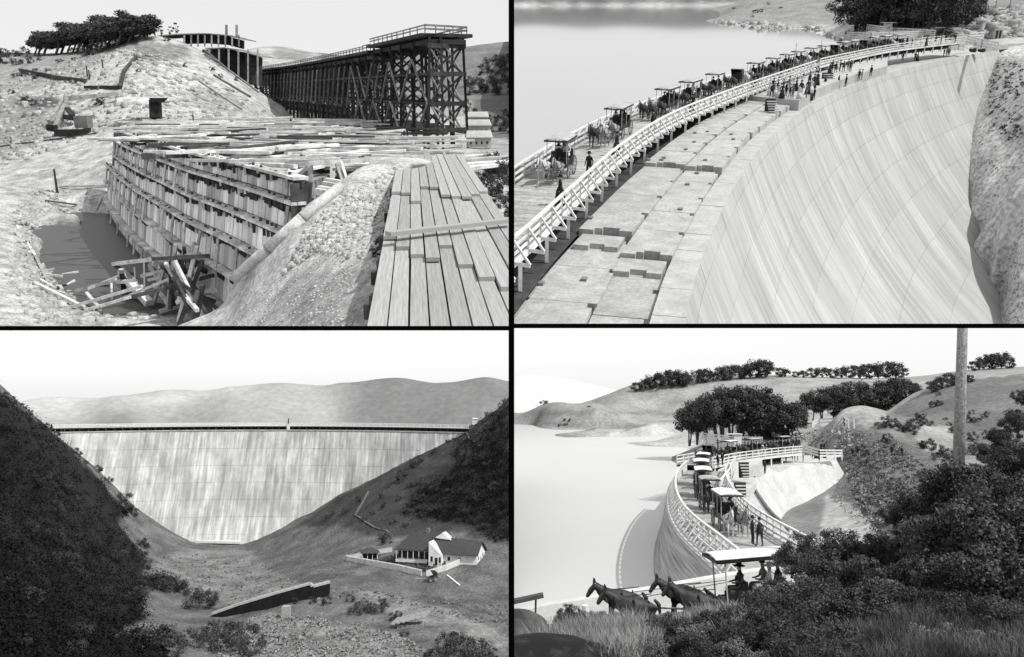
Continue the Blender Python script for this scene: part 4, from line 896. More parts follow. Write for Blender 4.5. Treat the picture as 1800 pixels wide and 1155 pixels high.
beams(1, t, [(98, 234, 86, 158, 233, 86)], .7, M_tr, 'base_beam'); beams(1, t, [(118, 192, 91, 128, 205, 90), (112, 205, 90, 132, 208, 90)], .5, M_tr, 'winch'); beams(1, t, [(135, 214, 87, 158, 214, 87)], 1.2, mat('shed_boards', .12, .2), 'shed_side'); beams(1, t, [(84, 224, 87, 98, 226, 87)], .6, M_tr, 'counterweight')
for i, (x0, y0, x1, y1) in enumerate([(0, 259, 90, 247), (90, 247, 170, 236), (105, 330, 205, 328), (80, 355, 135, 362), (150, 348, 205, 335), (30, 400, 62, 452), (62, 452, 85, 500), (60, 500, 150, 545), (170, 370, 178, 350)]):
    a, c = T1.hit(x0, y0), T1.hit(x1, y1); b = MB(); b.beam(a + Vector((0, 0, .1)), c + Vector((0, 0, .1)), .13, .12)
    props(b.build(1, 'loose_beam', M_old if i in (0, 1, 3) else M_board), ['long thin beam edging the far left bank', 'thin beam ending below the box shed', 'pale beam on the bench above the pond', 'dark beam lying above the pond', 'short beam slanting towards the formwork', 'pale beam standing at the left rim of the pit', 'second pale beam down the left rim of the pit', 'long pale beam beside the rubble at the pond edge', 'short pale beam at the head of the pond'][i], 'beam')
for i, (x, y, h) in enumerate([(101, 340, 42), (181, 120, 14), (158, 140, 16), (154, 135, 18)]):
    a = T1.hit(x, y); b = MB(); b.tube(a, a + Vector((0, 0, h * a.y / F)), .1, .07, 6); props(b.build(1, 'survey_pole', M_old), ['tall thin pole standing above the pond', 'short post high on the pale slope', 'short post left of the plank track', 'thin post beside another left of the plank track'][i], 'pole')
# --- long log and rubble slope
b = MB(); P = [T1.hit(*q) for q in [(417, 496), (472, 447), (532, 393), (598, 338)]]
for a, c, r0, r1 in zip(P[:-1], P[1:], (.17, .165, .16), (.165, .16, .15)): b.tube(a + Vector((0, 0, .15)), c + Vector((0, 0, .15)), r0, r1, 9)
props(b.build(1, 'log', mat('bleached_log', .35, .55, scale=1.5, stretch=(3, 1, 3), fine=.2), smooth=True), 'long bleached log lying along the edge of the rubble slope above the formwork', 'log')
def rocks(k, TT, n, poly, s0, s1, m, name, label, seed):
    r = np.random.RandomState(seed); A = np.array(poly); V = []; Fq = []; base = np.array([(-1, -1, -1), (1, -1, -1), (1, 1, -1), (-1, 1, -1), (-.6, -.7, 1), (.7, -.5, 1), (.5, .7, 1), (-.7, .5, 1)]); fs = np.array([(3, 2, 1, 0), (4, 5, 6, 7), (0, 1, 5, 4), (1, 2, 6, 5), (2, 3, 7, 6), (3, 0, 4, 7)])
    q = np.c_[r.uniform(A[:, 0].min(), A[:, 0].max(), n * 4), r.uniform(A[:, 1].min(), A[:, 1].max(), n * 4)]; q = q[inpoly(q[:, 0], q[:, 1], poly)][:n]
    for i, (x, y) in enumerate(q):
        h = TT.hit(x, y, n=140)
        if h is None: continue
        s = r.uniform(s0, s1) * (r.rand() ** 2 + .3); t = r.uniform(0, 6.28); c, si = math.cos(t), math.sin(t); B = base * (1 + r.uniform(-.35, .35, base.shape)) * s * np.array((1, .8, .55)); B = np.c_[B[:, 0] * c - B[:, 1] * si, B[:, 0] * si + B[:, 1] * c, B[:, 2]] + np.array(tuple(h))
        Fq.append(fs + 8 * len(V)); V.append(B)
    V = np.concatenate(V); Fq = np.concatenate(Fq); c = V.mean(0); o = link(k, name, mesh_np(name, V - c, Fq, m), None, Matrix.Translation(Vector(c))); return props(o, label, kind='stuff')
M_rock = mat('broken_rock', .25, .55, scale=3, fine=.2)
rocks(1, T1, 2600, [(540, 400), (600, 345), (700, 292), (700, 470), (560, 440), (500, 480)], .02, .1, M_rock, 'rubble', 'broken pale rock on the slope beside the plank walkway', 3)
rocks(1, T1, 1500, [(430, 520), (560, 440), (690, 470), (660, 575), (400, 575)], .01, .035, M_rock, 'gravel', 'small gravel on the foreground slope', 4)
rocks(1, T1, 1500, [(60, 120), (240, 80), (400, 150), (480, 205), (200, 225), (0, 300), (0, 150)], .1, .5, mat('hill_rock', .15, .45, scale=1), 'hill_rubble', 'loose stones and spoil on the cut hillside', 5)
rocks(1, T1, 900, [(20, 380), (60, 330), (190, 340), (90, 400), (60, 430), (150, 540), (300, 560), (60, 570), (10, 480)], .05, .25, mat('pit_rock', .2, .5, scale=2), 'pit_rubble', 'stones round the rim of the pit', 6)
# --- collapsed timbers at the near end of the pond
tw = thing(1, 'collapsed_timbers', 'tangle of fallen timbers and planks at the near edge of the dark pond', 'timber wreck', W1(270, 520, 35)); ZP = -9.1
for (x0, y0, z0, x1, y1, z1, w_, lt) in [(200, 464, -7.9, 345, 447, -6.6, .34, 1), (133, 511, -9.1, 205, 492, -8.4, .3, 1), (155, 508, -8.9, 220, 480, -8.2, .2, 1), (120, 541, -9, 250, 503, -8.0, .25, 1), (150, 545, -9, 280, 508, -8.0, .22, 1), (175, 541, -9, 305, 487, -7.6, .22, 1), (203, 467, -8, 232, 482, -8.2, .3, 0), (212, 475, -8, 250, 515, -8.9, .5, 1), (228, 495, -8.2, 262, 533, -8.9, .55, 1), (205, 495, -8.4, 240, 495, -8.4, .3, 1), (214, 478, -7.9, 218, 512, -9.2, .35, 0), (196, 498, -9.3, 197, 528, -9.3, .15, 1), (250, 485, -7.9, 320, 468, -7.2, .3, 1), (262, 492, -8, 330, 478, -7.4, .25, 1), (270, 500, -8.4, 300, 540, -9, .25, 1), (322, 488, -7.6, 338, 530, -8.9, .25, 1), (300, 480, -7.3, 305, 540, -8.9, .3, 0), (312, 478, -7.2, 326, 538, -8.9, .25, 1), (335, 470, -6.9, 345, 520, -8.6, .25, 1), (290, 470, -7.3, 270, 535, -9, .22, 1), (350, 470, -6.8, 330, 545, -8.9, .25, 1), (262, 465, -7.7, 285, 505, -8.6, .22, 1), (255, 530, -8.95, 300, 528, -8.95, .3, 1), (280, 548, -9, 335, 532, -8.8, .3, 1), (270, 455, -7.2, 365, 450, -6.2, .3, 0), (330, 455, -6.6, 362, 478, -7.3, .35, 0), (152, 515, -8.9, 175, 542, -9, .22, 1), (236, 470, -8.9, 238, 500, -9.2, .12, 1), (253, 462, -8.5, 254, 505, -9.2, .12, 1), (225, 515, -9.15, 300, 545, -9.1, .3, 0)]:
    b = MB(); b.beam(Z1(x0, y0, z0), Z1(x1, y1, z1), w_ * .62, w_ * .5); b.build(1, 'timber', M_board if lt else M_old, tw)
for i in range(34):
    x, y = RS.uniform(300, 352), RS.uniform(465, 535); a = Z1(x, y, -7.6); d = Vector((RS.normal() * .5, RS.normal() * .5, RS.normal() * .8)); b = MB(); b.beam(a - d, a + d, .14); b.build(1, 'splinter', random.choice((M_board, M_old, M_old)), tw)
for i in range(26):
    x, y = RS.uniform(78, 130), RS.uniform(480, 512); a = T1.hit(x, y); d = Vector((RS.normal() * .8, RS.normal() * .4, .1)); b = MB(); b.beam(a - d, a + d + Vector((0, 0, .1)), .1); b.build(1, 'stick', random.choice((M_board, M_old)), tw)
# --- plank walkway in the foreground
wk = thing(1, 'plank_walkway', 'broad walkway of long sawn planks running away from the right foreground', 'walkway', Z1(770, 450, -2.7))
zk = -2.6; e0, e1 = Z1(663, 577, zk), Z1(706, 286, zk); Dk = Vector((e1.x - e0.x, e1.y - e0.y, 0)).normalized(); Rk = Vector((Dk.y, -Dk.x, 0)); bwid = .236
def along(i, py):
    yy = Z1(800, py, zk).y; o = e0 + Rk * (i * bwid); t = (yy - o.y) / Dk.y; q = o + Dk * t; return q
endA = [420, 438, 452, 460, 436, 470, 494, 511, 493, 505]; endB = [346, 348, 363, 336, 338, 352, 354, 356, 350, 345]; endC = [281, 279, 283, 280, 278, 282, 279, 281, 283, 280]
for i in range(10):
    for sec, (yn, yf, dz) in enumerate(((640, endA[i], 0.0), (endA[i] + 6, endB[i], .075), (endB[i] + 4, endC[i], .15))):
        a, c = along(i, yn), along(i, yf); rz_ = RS.uniform(-.012, .012); lift = RS.uniform(-.008, .012); sk = Rk * RS.uniform(-.012, .012)
        wd = bwid - .016 - RS.uniform(0, .012); hb = MB(); A = a + Vector((0, 0, dz + lift)); C = c + Vector((0, 0, dz + lift + rz_)) + sk
        L_ = (C - A).length; hb.beam((0, 0, 0), (0, L_, 0), wd, .065); me = hb.mesh('plank', M_plank); uv = me.uv_layers.new(name='UVMap')
        for lp_ in me.loops: v = me.vertices[lp_.vertex_index].co; uv.data[lp_.index].uv = (v.x + .3 * v.z, v.y)
        dd = (C - A).normalized(); sx = dd.cross(Vector((0, 0, 1))).normalized(); Rm = Matrix((sx, dd, sx.cross(dd))).transposed().to_4x4()
        link(1, 'plank', me, wk, Matrix.Translation(A - ORG[wk.name]) @ Rm)
for i, y in enumerate(list(range(300, 420, 14)) + [432, 450, 470, 482, 510, 525, 560]):
    a = along(-.55 - .2 * (i % 3), y); c = along(10, y); b = MB(); b.beam(a + Vector((0, 0, -.16)), c + Vector((0, 0, -.16)), .16, .2); b.build(1, 'bearer', M_old, wk)
for (x0, y0, x1, y1, n_) in ((800, 283, 894, 276, 0), (810, 290, 894, 284, 1), (820, 296, 870, 290, 2), (790, 279, 870, 272, 3)):
    b = MB(); b.beam(Z1(x0, y0, -2.55), Z1(x1, y1, -2.5), .5, .1); props(b.build(1, 'spare_board', M_board), ['pale board beyond the walkway, longest of four', 'pale board beside the walkway top, nearest the bush', 'short pale board at the far right of the walkway', 'farthest pale board behind the head of the walkway'][n_], 'board')
b = MB(); b.beam(Z1(682, 411, -2.36), Z1(905, 386, -2.36), .2, .07); props(b.build(1, 'cross_plank', M_plank), 'single plank laid slantwise across the walkway', 'plank')
# --- sheds, trees and bushes of the first view
M_shed = mat('shed_white', .32, .45, scale=1, fine=.1)
for i, (x, y, w_, wd, hh_) in enumerate([(842, 258, 58, 1.55, .75), (842, 238, 66, 1.6, .9), (840, 218, 74, 1.6, .7)]):
    p = W1(x, y, w_); wd *= .52; hh_ *= .8; t = thing(1, 'work_shed', ['lowest long white shed right of the trestle', 'middle white shed with windows right of the trestle', 'topmost white shed right of the trestle'][i], 'shed', p, .1, 1, 'white sheds below the trestle'); 
    b = MB(); b.box((0, 0, hh_ / 2), (wd * 2, 1.0, hh_)); link(1, 'wall', b.mesh('wall', M_shed), t)
    b = MB(); b.extr([(-wd - .1, -.65, hh_), (wd + .1, -.65, hh_), (wd, 0, hh_ + .4), (-wd, 0, hh_ + .4)], (0, 0, .08)); b.extr([(-wd - .1, .65, hh_), (wd + .1, .65, hh_), (wd, 0, hh_ + .4), (-wd, 0, hh_ + .4)], (0, 0, .08)); link(1, 'roof', b.mesh('roof', M_shed), t)
    for q in range(4):
        b = MB(); b.box((-wd * .7 + q * wd * .45, -.52, hh_ * .5), (.12, .05, .16)); link(1, 'window', b.mesh('window', M_win if 'M_win' in globals() else M_tr), t)
def plant(k, TT, lst, assets, name, cat_, label, group, div, w=None, sink=.25, sq=None):
    for (px, py, r) in lst:
        p = TT.hit(px, py) if w is None else atw(k, px, py, w)
        if p is None: continue
        s = r * proj(k, p)[2] / F / div; inst(k, random.choice(assets), name, label, cat_, p + Vector((0, 0, -sink * s)), random.uniform(0, 6.28), s, group, sc3=sq)
# wind-bent grove: long crowns leaning to the right
GR = [tree_asset(10, 8, 4.0, (2.6, 0), stems=2, n=3600, size=.26, base=.45), tree_asset(11, 7.5, 4.4, (2.2, 0), stems=3, n=3600, size=.26, base=.45), tree_asset(12, 9, 4.2, (3, 0), stems=2, n=3600, size=.26, base=.4)]
for i, (px, py, h) in enumerate([(58, 98, 46), (76, 98, 50), (95, 97, 54), (115, 95, 56), (135, 92, 58), (155, 90, 58), (172, 88, 62), (188, 85, 64), (202, 82, 60), (222, 76, 50), (66, 98, 44), (105, 94, 52), (125, 93, 54), (145, 90, 56), (165, 88, 58), (150, 86, 50), (190, 80, 56), (210, 78, 52)]):
    p = T1.hit(px, py); p = p if p is not None and p.y > 100 else W1(px, py, 136); s = h * p.y / F / 8.6
    inst(1, GR[i % 3], 'windswept_tree', 'dark windswept tree leaning right in the grove on the hilltop', 'tree', p + Vector((0, 0, -.3)), 0, s, 'windswept trees on the hilltop', sc3=(1.55, 1, .95))
plant(1, T1, [(150, 92, 12), (165, 90, 12), (180, 88, 14), (195, 84, 13), (205, 80, 12), (170, 95, 10), (150, 98, 10), (215, 76, 9), (130, 95, 8), (228, 70, 6)], BUSH, 'bush', 'bush', 'dark bush at the foot of the hilltop grove', 'bushes under the hilltop grove', 1.4)
plant(1, T1, [(8, 100, 12), (25, 100, 11), (45, 96, 10), (-5, 98, 14), (10, 112, 12), (30, 114, 10)], BUSH, 'bush', 'bush', 'dark rounded bush on the far left skyline', 'bushes on the far left skyline', 1.4)
plant(1, T1, [(54, 112, 8), (105, 110, 6), (62, 124, 4), (84, 126, 4), (28, 136, 7), (42, 135, 5), (130, 106, 5), (20, 165, 6), (206, 117, 3), (245, 126, 5), (325, 117, 5), (372, 124, 6), (388, 136, 5), (415, 142, 5), (175, 183, 9), (45, 178, 8), (60, 184, 7), (388, 190, 4), (256, 70, 3), (292, 72, 7), (70, 106, 5), (50, 104, 5)], BUSH, 'bush', 'bush', 'small dark bush scattered on the cut hillside', 'small bushes on the cut hillside', 1.4)
SPR = [[('foliage', crown_mesh('foliage', M_leaf, 7, 90, (.9, .9, 1.6), .22, 555, off=(0, 0, 2), clr=.16), I4, []), ('stem', trunk_mesh('stem', M_bark, 3, .05, 5, 1.0, 556, stems=3), I4, [])]]
plant(1, T1, [(273, 66, 9), (284, 65, 9), (300, 64, 8), (310, 62, 10), (245, 66, 7), (252, 68, 6)], SPR, 'sapling', 'sapling', 'sparse wispy sapling on the summit ridge', 'saplings on the summit ridge', 1.4)
plant(1, T1, [(662, 452, 14), (672, 440, 18), (680, 425, 14), (684, 450, 12), (668, 430, 10)], BUSH, 'bush', 'bush', 'dark leafy bush tucked under the left edge of the walkway', 'bushes under the walkway edge', 1.4)
plant(1, T1, [(862, 330, 26), (885, 320, 32), (895, 350, 32), (872, 300, 24), (900, 380, 30), (880, 365, 18), (850, 310, 16), (905, 310, 30)], BUSH, 'bush', 'bush', 'grey leafy bush on the right of the plank walkway', 'bushes right of the walkway', 1.4)
plant(1, TF1, [(850, 130, 15), (870, 115, 17), (890, 125, 20), (835, 165, 20), (860, 160, 20), (885, 165, 22), (830, 150, 15), (875, 145, 18), (895, 110, 14)], BUSH, 'tree', 'tree', 'round dark oak on the slope behind the sheds', 'oaks on the slope behind the sheds', 1.4)
plant(1, T1, [(866, 216, 13), (880, 222, 14), (892, 226, 14), (826, 202, 12), (872, 232, 11), (890, 208, 12), (895, 235, 12), (820, 190, 11)], BUSH, 'bush', 'bush', 'dark bush round the white sheds', 'bushes round the white sheds', 1.4)
for i, (x, y, w_) in enumerate([(599, 232, 64), (610, 234, 63), (512, 222, 72), (340, 214, 75)]):
    inst(1, random.choice(MEN), 'person', ['dark suited workman standing on the dam top below the trestle', 'second workman just right of another on the dam top', 'lone workman on the boards left of centre', 'distant workman standing at the foot of the pale hill'][i], 'person', W1(x, y, w_), 1, .4)
# ================================================================== SITE 2: carriages on the crest walkway (upper right)
K = 2
W2 = lambda px, py, w: atw(2, px, py, w)
Z2 = lambda px, py, z: atz(2, px, py, z)
ZC, ZD, ZL = -14.0, -12.0, -16.5
def spline(pts, step=1.0):
    out = []; n = len(pts)
    for i in range(n - 1):
        p0, p1, p2, p3 = pts[max(i - 1, 0)], pts[i], pts[i + 1], pts[min(i + 2, n - 1)]; m = max(1, int((p2 - p1).length / step))
        for j in range(m):
            t = j / m; out.append(.5 * ((2 * p1) + (-p0 + p2) * t + (2 * p0 - 5 * p1 + 4 * p2 - p3) * t * t + (-p0 + 3 * p1 - 3 * p2 + p3) * t ** 3))
    out.append(pts[-1].copy()); return out
class Path:
    def __init__(s, pts, step=1.0):
        s.p = spline(pts, step); s.s = [0]
        for a, c in zip(s.p[:-1], s.p[1:]): s.s.append(s.s[-1] + (c - a).length)
        s.L = s.s[-1]; s.sa = np.array(s.s)
    def at(s, t):
        t = min(max(t, 0), s.L - 1e-6); i = int(np.searchsorted(s.sa, t, side='right')) - 1; u = (t - s.s[i]) / (s.s[i + 1] - s.s[i]); return s.p[i].lerp(s.p[i + 1], u)
    def dir(s, t): d = s.at(t + .6) - s.at(t - .6); d.z = 0; return d.normalized()
    def off(s, t, o, z=None):
        d = s.dir(t); p = s.at(t) + Vector((d.y, -d.x, 0)) * o
        if z is not None: p.z = z
        return p
E = Path([Z2(x, y, ZC) for x, y in [(1197, 615), (1205, 568), (1215, 520), (1225, 480), (1240, 438), (1256, 400), (1277, 353), (1302, 310), (1345, 250), (1400, 203), (1450, 172), (1510, 146), (1600, 118), (1700, 97), (1768, 85)]], 1.0)
# dam face: battered, concave towards the foot
def face(t, h): return E.off(t, .42 * h + .010 * h * h, ZC - h)
M_face = mat('streaked_concrete', .25, .49, uv=True, scale=1.0, stretch=(1.7, .07, 1), fine=.10, fscale=.4, contrast=(.12, .82), detail=9, rnd=.045, patch=[(.12, .09, (1, .5, 1)), (.08, .6, (1, .2, 1))], bump=.12, bscale=1.5, bdist=.05)
for nd in MATS['streaked_concrete'].node_tree.nodes: pass
dm = thing(2, 'curved_dam', 'huge pale curved concrete dam face streaked with stains, dropping away from the crest', 'dam', E.at(40))
HS = [0, 1.0, 4, 8, 12.5, 17.5, 23, 29, 36, 44, 53, 63, 75]; TS = list(np.arange(0, E.L, 6.2)) + [E.L]
for i in range(len(TS) - 1):
    for j in range(len(HS) - 1):
        m_ = 3; pr = RS.uniform(-.012, .012); V = []; b = MB()
        for jj in range(2):
            h = HS[j] + .012 if jj == 0 else HS[j + 1] - .012
            V.append([face(TS[i] + .008 + (TS[i + 1] - TS[i] - .016) * q / m_, h) for q in range(m_ + 1)])
        pj = proj(2, V[0][1])
        if V[0][1].y < 8 or V[1][1].y < 8: continue
        n = (V[0][m_] - V[0][0]).cross(V[1][0] - V[0][0]).normalized(); n = n if n.z > 0 else -n
        uvs = []
        for q in range(m_):
            b.quadf(V[0][q] + n * pr, V[0][q + 1] + n * pr, V[1][q + 1] + n * pr, V[1][q] + n * pr)
            t0 = TS[i] + (TS[i + 1] - TS[i]) * q / m_; t1 = TS[i] + (TS[i + 1] - TS[i]) * (q + 1) / m_; uvs += [(t0, -HS[j]), (t1, -HS[j]), (t1, -HS[j + 1]), (t0, -HS[j + 1])]
        for r0, r1 in ((V[0][0], V[1][0]), (V[1][m_], V[0][m_])): b.quadf(r0 + n * pr, r1 + n * pr, r1 - n * .3, r0 - n * .3); uvs += [(TS[i], -HS[j])] * 4
        for q in range(m_):
            b.quadf(V[1][q] + n * pr, V[1][q + 1] + n * pr, V[1][q + 1] - n * .3, V[1][q] - n * .3); uvs += [(TS[i], -HS[j + 1])] * 4
            b.quadf(V[0][q] + n * pr, V[0][q + 1] + n * pr, V[0][q + 1] - n * .3, V[0][q] - n * .3); uvs += [(TS[i], -HS[j])] * 4
        me = mesh_np('concrete_panel', np.array(b.v) - np.array(tuple(ORG[dm.name])), b.f, M_face); uv = me.uv_layers.new(name='UVMap'); uv.data.foreach_set('uv', np.array(uvs, dtype=np.float32).ravel())
        link(2, 'concrete_panel', me, dm)
bk = MB()
for i in range(len(TS) - 1):
    for j in range(len(HS) - 1):
        if face(TS[i], HS[j + 1]).y < 6: continue
        q = [face(TS[i], HS[j]), face(TS[i + 1], HS[j]), face(TS[i + 1], HS[j + 1]), face(TS[i], HS[j + 1])]; bk.quadf(*[p + Vector((0, 0, -.35)) for p in q])
bk.build(2, 'joint_fill', mat('joint_dark', .2, .3), dm)
# crest surface and its stepped interlocking blocks
M_blk = mat('block_concrete', .28, .40, scale=.8, fine=.16, fscale=5, bump=.25, bscale=6, bdist=.03, rnd=.05); M_cop = mat('coping_concrete', .32, .42, scale=.6, fine=.1, fscale=4)
b = MB()
for t in np.arange(0, E.L - 2, 2.0): b.extr([E.off(t, 0.05, ZC - 1.3), E.off(t + 2, 0.05, ZC - 1.3), E.off(t + 2, -16, ZC - 1.3), E.off(t, -16, ZC - 1.3)], (0, 0, .36))
b.build(2, 'crest_slab', M_cop, dm)
def zz(t, o):      # steps of the unfinished crest
    if o < 1.6: return ZC
    z = ZC + (.22 if o < 4.4 else .42)
    if t < 12.5 and o < 4.4: z -= .55
    if t < 16.0 and o >= 4.4: z -= .55
    if t > 37 and o < 4.4: z += .35
    if t > 36.5 and o >= 4.4: z += .3
    return z
cb = 0
for o0, o1, L0 in ((0.0, 1.6, 3.6), (1.6, 4.4, 4.6), (4.4, 7.7, 5.2)):
    t = 0 if o0 != 1.6 else 2.2
    cuts = {1.6: (12.5, 37), 4.4: (16, 36.5)}.get(o0, ())
    tt = [0.0]
    while tt[-1] < 120: tt.append(tt[-1] + L0 * random.uniform(.85, 1.15))
    for c in cuts: tt = sorted([x for x in tt if abs(x - c) > 2] + [c])
    for a, c in zip(tt[:-1], tt[1:]):
        z = zz((a + c) / 2, (o0 + o1) / 2); j0 = random.uniform(-.1, .1) if 0 < o0 < 8 else 0
        oA, oB = o0 + .0 + j0, o1 - .02
        step = any(abs(a - x) < .01 for x in cuts); w = oB - oA
        ne = [(a, oB), (a, oB - .28 * w), (a + .45, oB - .28 * w), (a + .45, oB - .42 * w), (a + .8, oB - .42 * w), (a + .8, oB - .75 * w), (a + .3, oB - .75 * w), (a + .3, oA)] if step else [(a + .02, oB), (a + .02, oA)]
        far = [(c - .02, oA), (c - .02, oA + .5 * w), (c - .02, oB)]
        if 0 < o0 < 8: far = [(c - .6, oA), (c - .6, oA + .3), (c - .02, oA + .3), (c - .02, oA + .5 * w), (c - .02, oB)]     # notch for the key
        b = MB(); b.prism([tuple(E.off(q[0], -q[1])[:2]) for q in reversed(ne + far)], ZC - .9, z + random.uniform(-.015, .015)); b.build(2, 'concrete_block', M_blk if o0 > 0 else M_cop, dm); cb += 1
for i in range(20):
    o = random.choice((2.6, 3.3, 5.6, 6.6, 7.6)); t = random.uniform(3, 60); z = zz(t, o); b = MB(); p = E.off(t, -o, z + .05); b.box(p, (.5, .32, .16), Matrix.Rotation(math.atan2(E.dir(t).y, E.dir(t).x), 3, 'Z'), taper=.9); b.build(2, 'key_stub', mat('hole_shade', .14, .2), dm)  # dark raised stubs stand in for the shade of sunken holes
for t0, o0 in ((12.2, 2.0), (15.7, 5.0)):      # second broken ledge in front of each step
    q = [(t0 - 2.2, o0 + 2.4), (t0 - 2.2, o0 + 1.5), (t0 - 1.7, o0 + 1.5), (t0 - 1.7, o0 + .6), (t0 - 2.1, o0 + .6), (t0 - 2.1, o0 - .2), (t0 + .2, o0 - .2), (t0 + .2, o0 + 2.4)]
    b = MB(); b.prism([tuple(E.off(a, -c)[:2]) for a, c in q], ZC - .8, zz(t0 - 1, o0) + .3); b.build(2, 'ledge_block', M_blk, dm)
# raised blocks with steps where the crest climbs
def blk(name, px, z0, z1, lab=None):
    b = MB(); P = [Z2(x, y, z1) for x, y in px]; b.prism([(p.x, p.y) for p in P], z0, z1); b.build(2, name, M_cop, dm)
blk('crest_step', [(1312, 168), (1405, 176), (1420, 168), (1432, 158), (1500, 132), (1560, 116), (1560, 104), (1440, 122), (1330, 150)], ZC - .2, ZC + 1.3)
blk('crest_step', [(1438, 126), (1508, 128), (1530, 122), (1590, 106), (1700, 88), (1700, 80), (1560, 98), (1440, 112)], ZC + 1.0, ZC + 2.1) if False else None
def stairs(px, py, w, n, wd, hgt, label):
    s = thing(2, 'stairway', label, 'steps', W2(px, py, w)); 
    for i in range(n):
        b = MB(); b.box((0, i * .32, i * hgt), (wd, .42, .09)); link(2, 'tread', b.mesh('tread', M_cop), s)
    b = MB(); b.box((0, n * .32 + .1, n * hgt / 2), (wd + .1, .1, n * hgt)); link(2, 'back', b.mesh('back', M_dtim), s)
pA = Z2(1361, 202, ZC + .35); stairs(1361, 201, proj(2, pA)[2] - .6, 6, 1.1, .25, 'small open steps up the block wall, nearer flight on the crest')
pB = Z2(1461, 149, ZC + .5); stairs(1461, 148, proj(2, pB)[2] - .6, 6, 1.6, .25, 'dark open steps farther along the crest between the pale blocks')
# --- ground and water
M_lake = water('lake_water', .80, .84, .16, .12, .03)
for nd in M_lake.node_tree.nodes:
    if nd.type == 'BSDF_PRINCIPLED': nd.inputs['Metallic'].default_value = 1.0; nd.inputs['Roughness'].default_value = .06; nd.inputs['Base Color'].default_value = (.80, .80, .80, 1)
b = MB(); LE = [E.off(t, -9, ZL) for t in np.linspace(0, E.L - 12, 14)] + [Z2(1720, 78, ZL), Vector((900, 1100, ZL)), Vector((-900, 1100, ZL)), Vector((-300, 8, ZL))]; b.quadf(*LE); props(b.build(2, 'lake_water', M_lake), kind='structure')
M_g2 = mat('shore_ground', .75, 1.15, scale=.09, fine=.35, fscale=1.2, tone='tone', bump=.3, bscale=1.2, bdist=.3)
def facept(px, py):
    best = None
    for t in np.arange(10, E.L, 3):
        for h in np.arange(0, 75, 2.5):
            p = face(t, h)
            if p.y < 8: continue
            q = proj(2, p); d = (q[0] - px) ** 2 + (q[1] - py) ** 2
            if best is None or d < best[0]: best = (d, p)
    return best[1]
bd = [(1768, 90), (1742, 130), (1720, 180), (1706, 240), (1701, 300), (1706, 370), (1717, 430), (1736, 500), (1757, 568)]
P2 = []
for x, y in bd:
    p = facept(x, y); w = proj(2, p)[2]; P2 += [p, W2(x + 40, y - 4, w * .955), W2(x - 50, y + 6, w * 1.10)]
    if x + 90 < 1830: P2.append(W2(x + 90, y - 6, w * .90))
wE = proj(2, E.at(E.L))[2]
P2 += [W2(1830, 590, proj(2, facept(1757, 568))[2] * .85), W2(1790, 80, wE * 1.0), W2(1830, 74, wE * 1.02), W2(1740, 72, wE * 1.08), W2(1700, 72, wE * 1.12), W2(1690, 50, wE * 1.2), W2(1720, 30, wE * 1.25), W2(1760, 12, wE * 1.3), W2(1830, 2, wE * 1.3), W2(1760, -30, wE * 1.6), W2(1850, -40, wE * 1.6), W2(1650, 20, wE * 1.35), W2(1600, -10, wE * 1.8),
       W2(1650, 66, wE * 1.1), W2(1560, 70, 250), W2(1500, 66, 262), W2(1500, 50, 290), W2(1600, 50, 270), W2(1450, 10, 480), W2(1500, -10, 520), W2(1550, 20, 400), W2(1400, -10, 650), W2(1300, 4, 700)]
P2 += [Z2(x, y, ZL) for x, y in [(1282, 14), (1262, 26), (1258, 38), (1300, 45), (1345, 50), (1400, 50), (1440, 58), (1470, 68), (1490, 80)]] + [Z2(x, y, ZL + 1.3) for x, y in [(1300, 34), (1350, 38), (1420, 40), (1460, 50)]]
P2 += [Z2(x, y, ZL - 7) for x, y in [(1150, 15), (1150, 60), (1250, 75), (1300, 90), (1400, 100), (1450, 108), (1380, 130), (1240, 45), (860, 90), (860, 200), (860, 350), (900, 140), (930, 60), (880, 30), (1000, 200), (1250, 10), (1150, 250), (1050, 400)]] + [Vector((0, 1000, -30)), Vector((200, 1000, -30)), Vector((500, 1000, 10))]
T2 = Terrain(2, P2, smooth=1.5e-4); T2.disp = lambda x, y: (.0028 * y) * fbm(x * .05, y * .05, 3, 4) + .05 * fbm(x * .4, y * .4, 5, 3)
T2.build('shore_ground', M_g2, -.02, .80, 420, 26, 900, 420, [
    ([(1700, 80), (1900, 70), (1900, 620), (1700, 620), (1690, 300)], .52, 0, 300), ([(1740, 110), (1800, 100), (1860, 250), (1770, 270), (1735, 200)], .36, 0, 300),
    ([(1250, -20), (1560, -20), (1560, 60), (1480, 45), (1400, 40), (1330, 40), (1250, 40)], .22, 0, 2000), ([(1250, 38), (1340, 44), (1440, 48), (1500, 70), (1470, 90), (1420, 55), (1250, 48)], .45, 0, 2000),
    ([(1430, 40), (1480, 48), (1500, 70), (1485, 82), (1440, 52)], .36, 0, 2000), ([(1680, 0), (1860, -10), (1860, 70), (1660, 70)], .2, 0, 2000), ([(1690, 35), (1800, 20), (1830, 66), (1680, 66)], .3, 0, 2000)], base=.24,
    cut=lambda V: (V[:, 2] > ZL - 9) | (V[:, 0] > .32 * V[:, 1]))
fp = [Z2(x, 10, ZL + .3) for x in (850, 1000, 1150, 1300, 1450)] + [W2(x, -6, 900) for x in (850, 1000, 1150, 1300, 1450)] + [W2(x, -33 - dy, 1020) for x, dy in ((850, 4), (950, 0), (1030, 6), (1100, 3), (1200, 8), (1300, 6), (1450, 10))] + [Vector((x, 1300, 0)) for x in (0, 300)]
TF2 = Terrain(2, fp, ka=2); TF2.disp = lambda x, y: 1.2 * fbm(x * .02, y * .02, 17, 3)
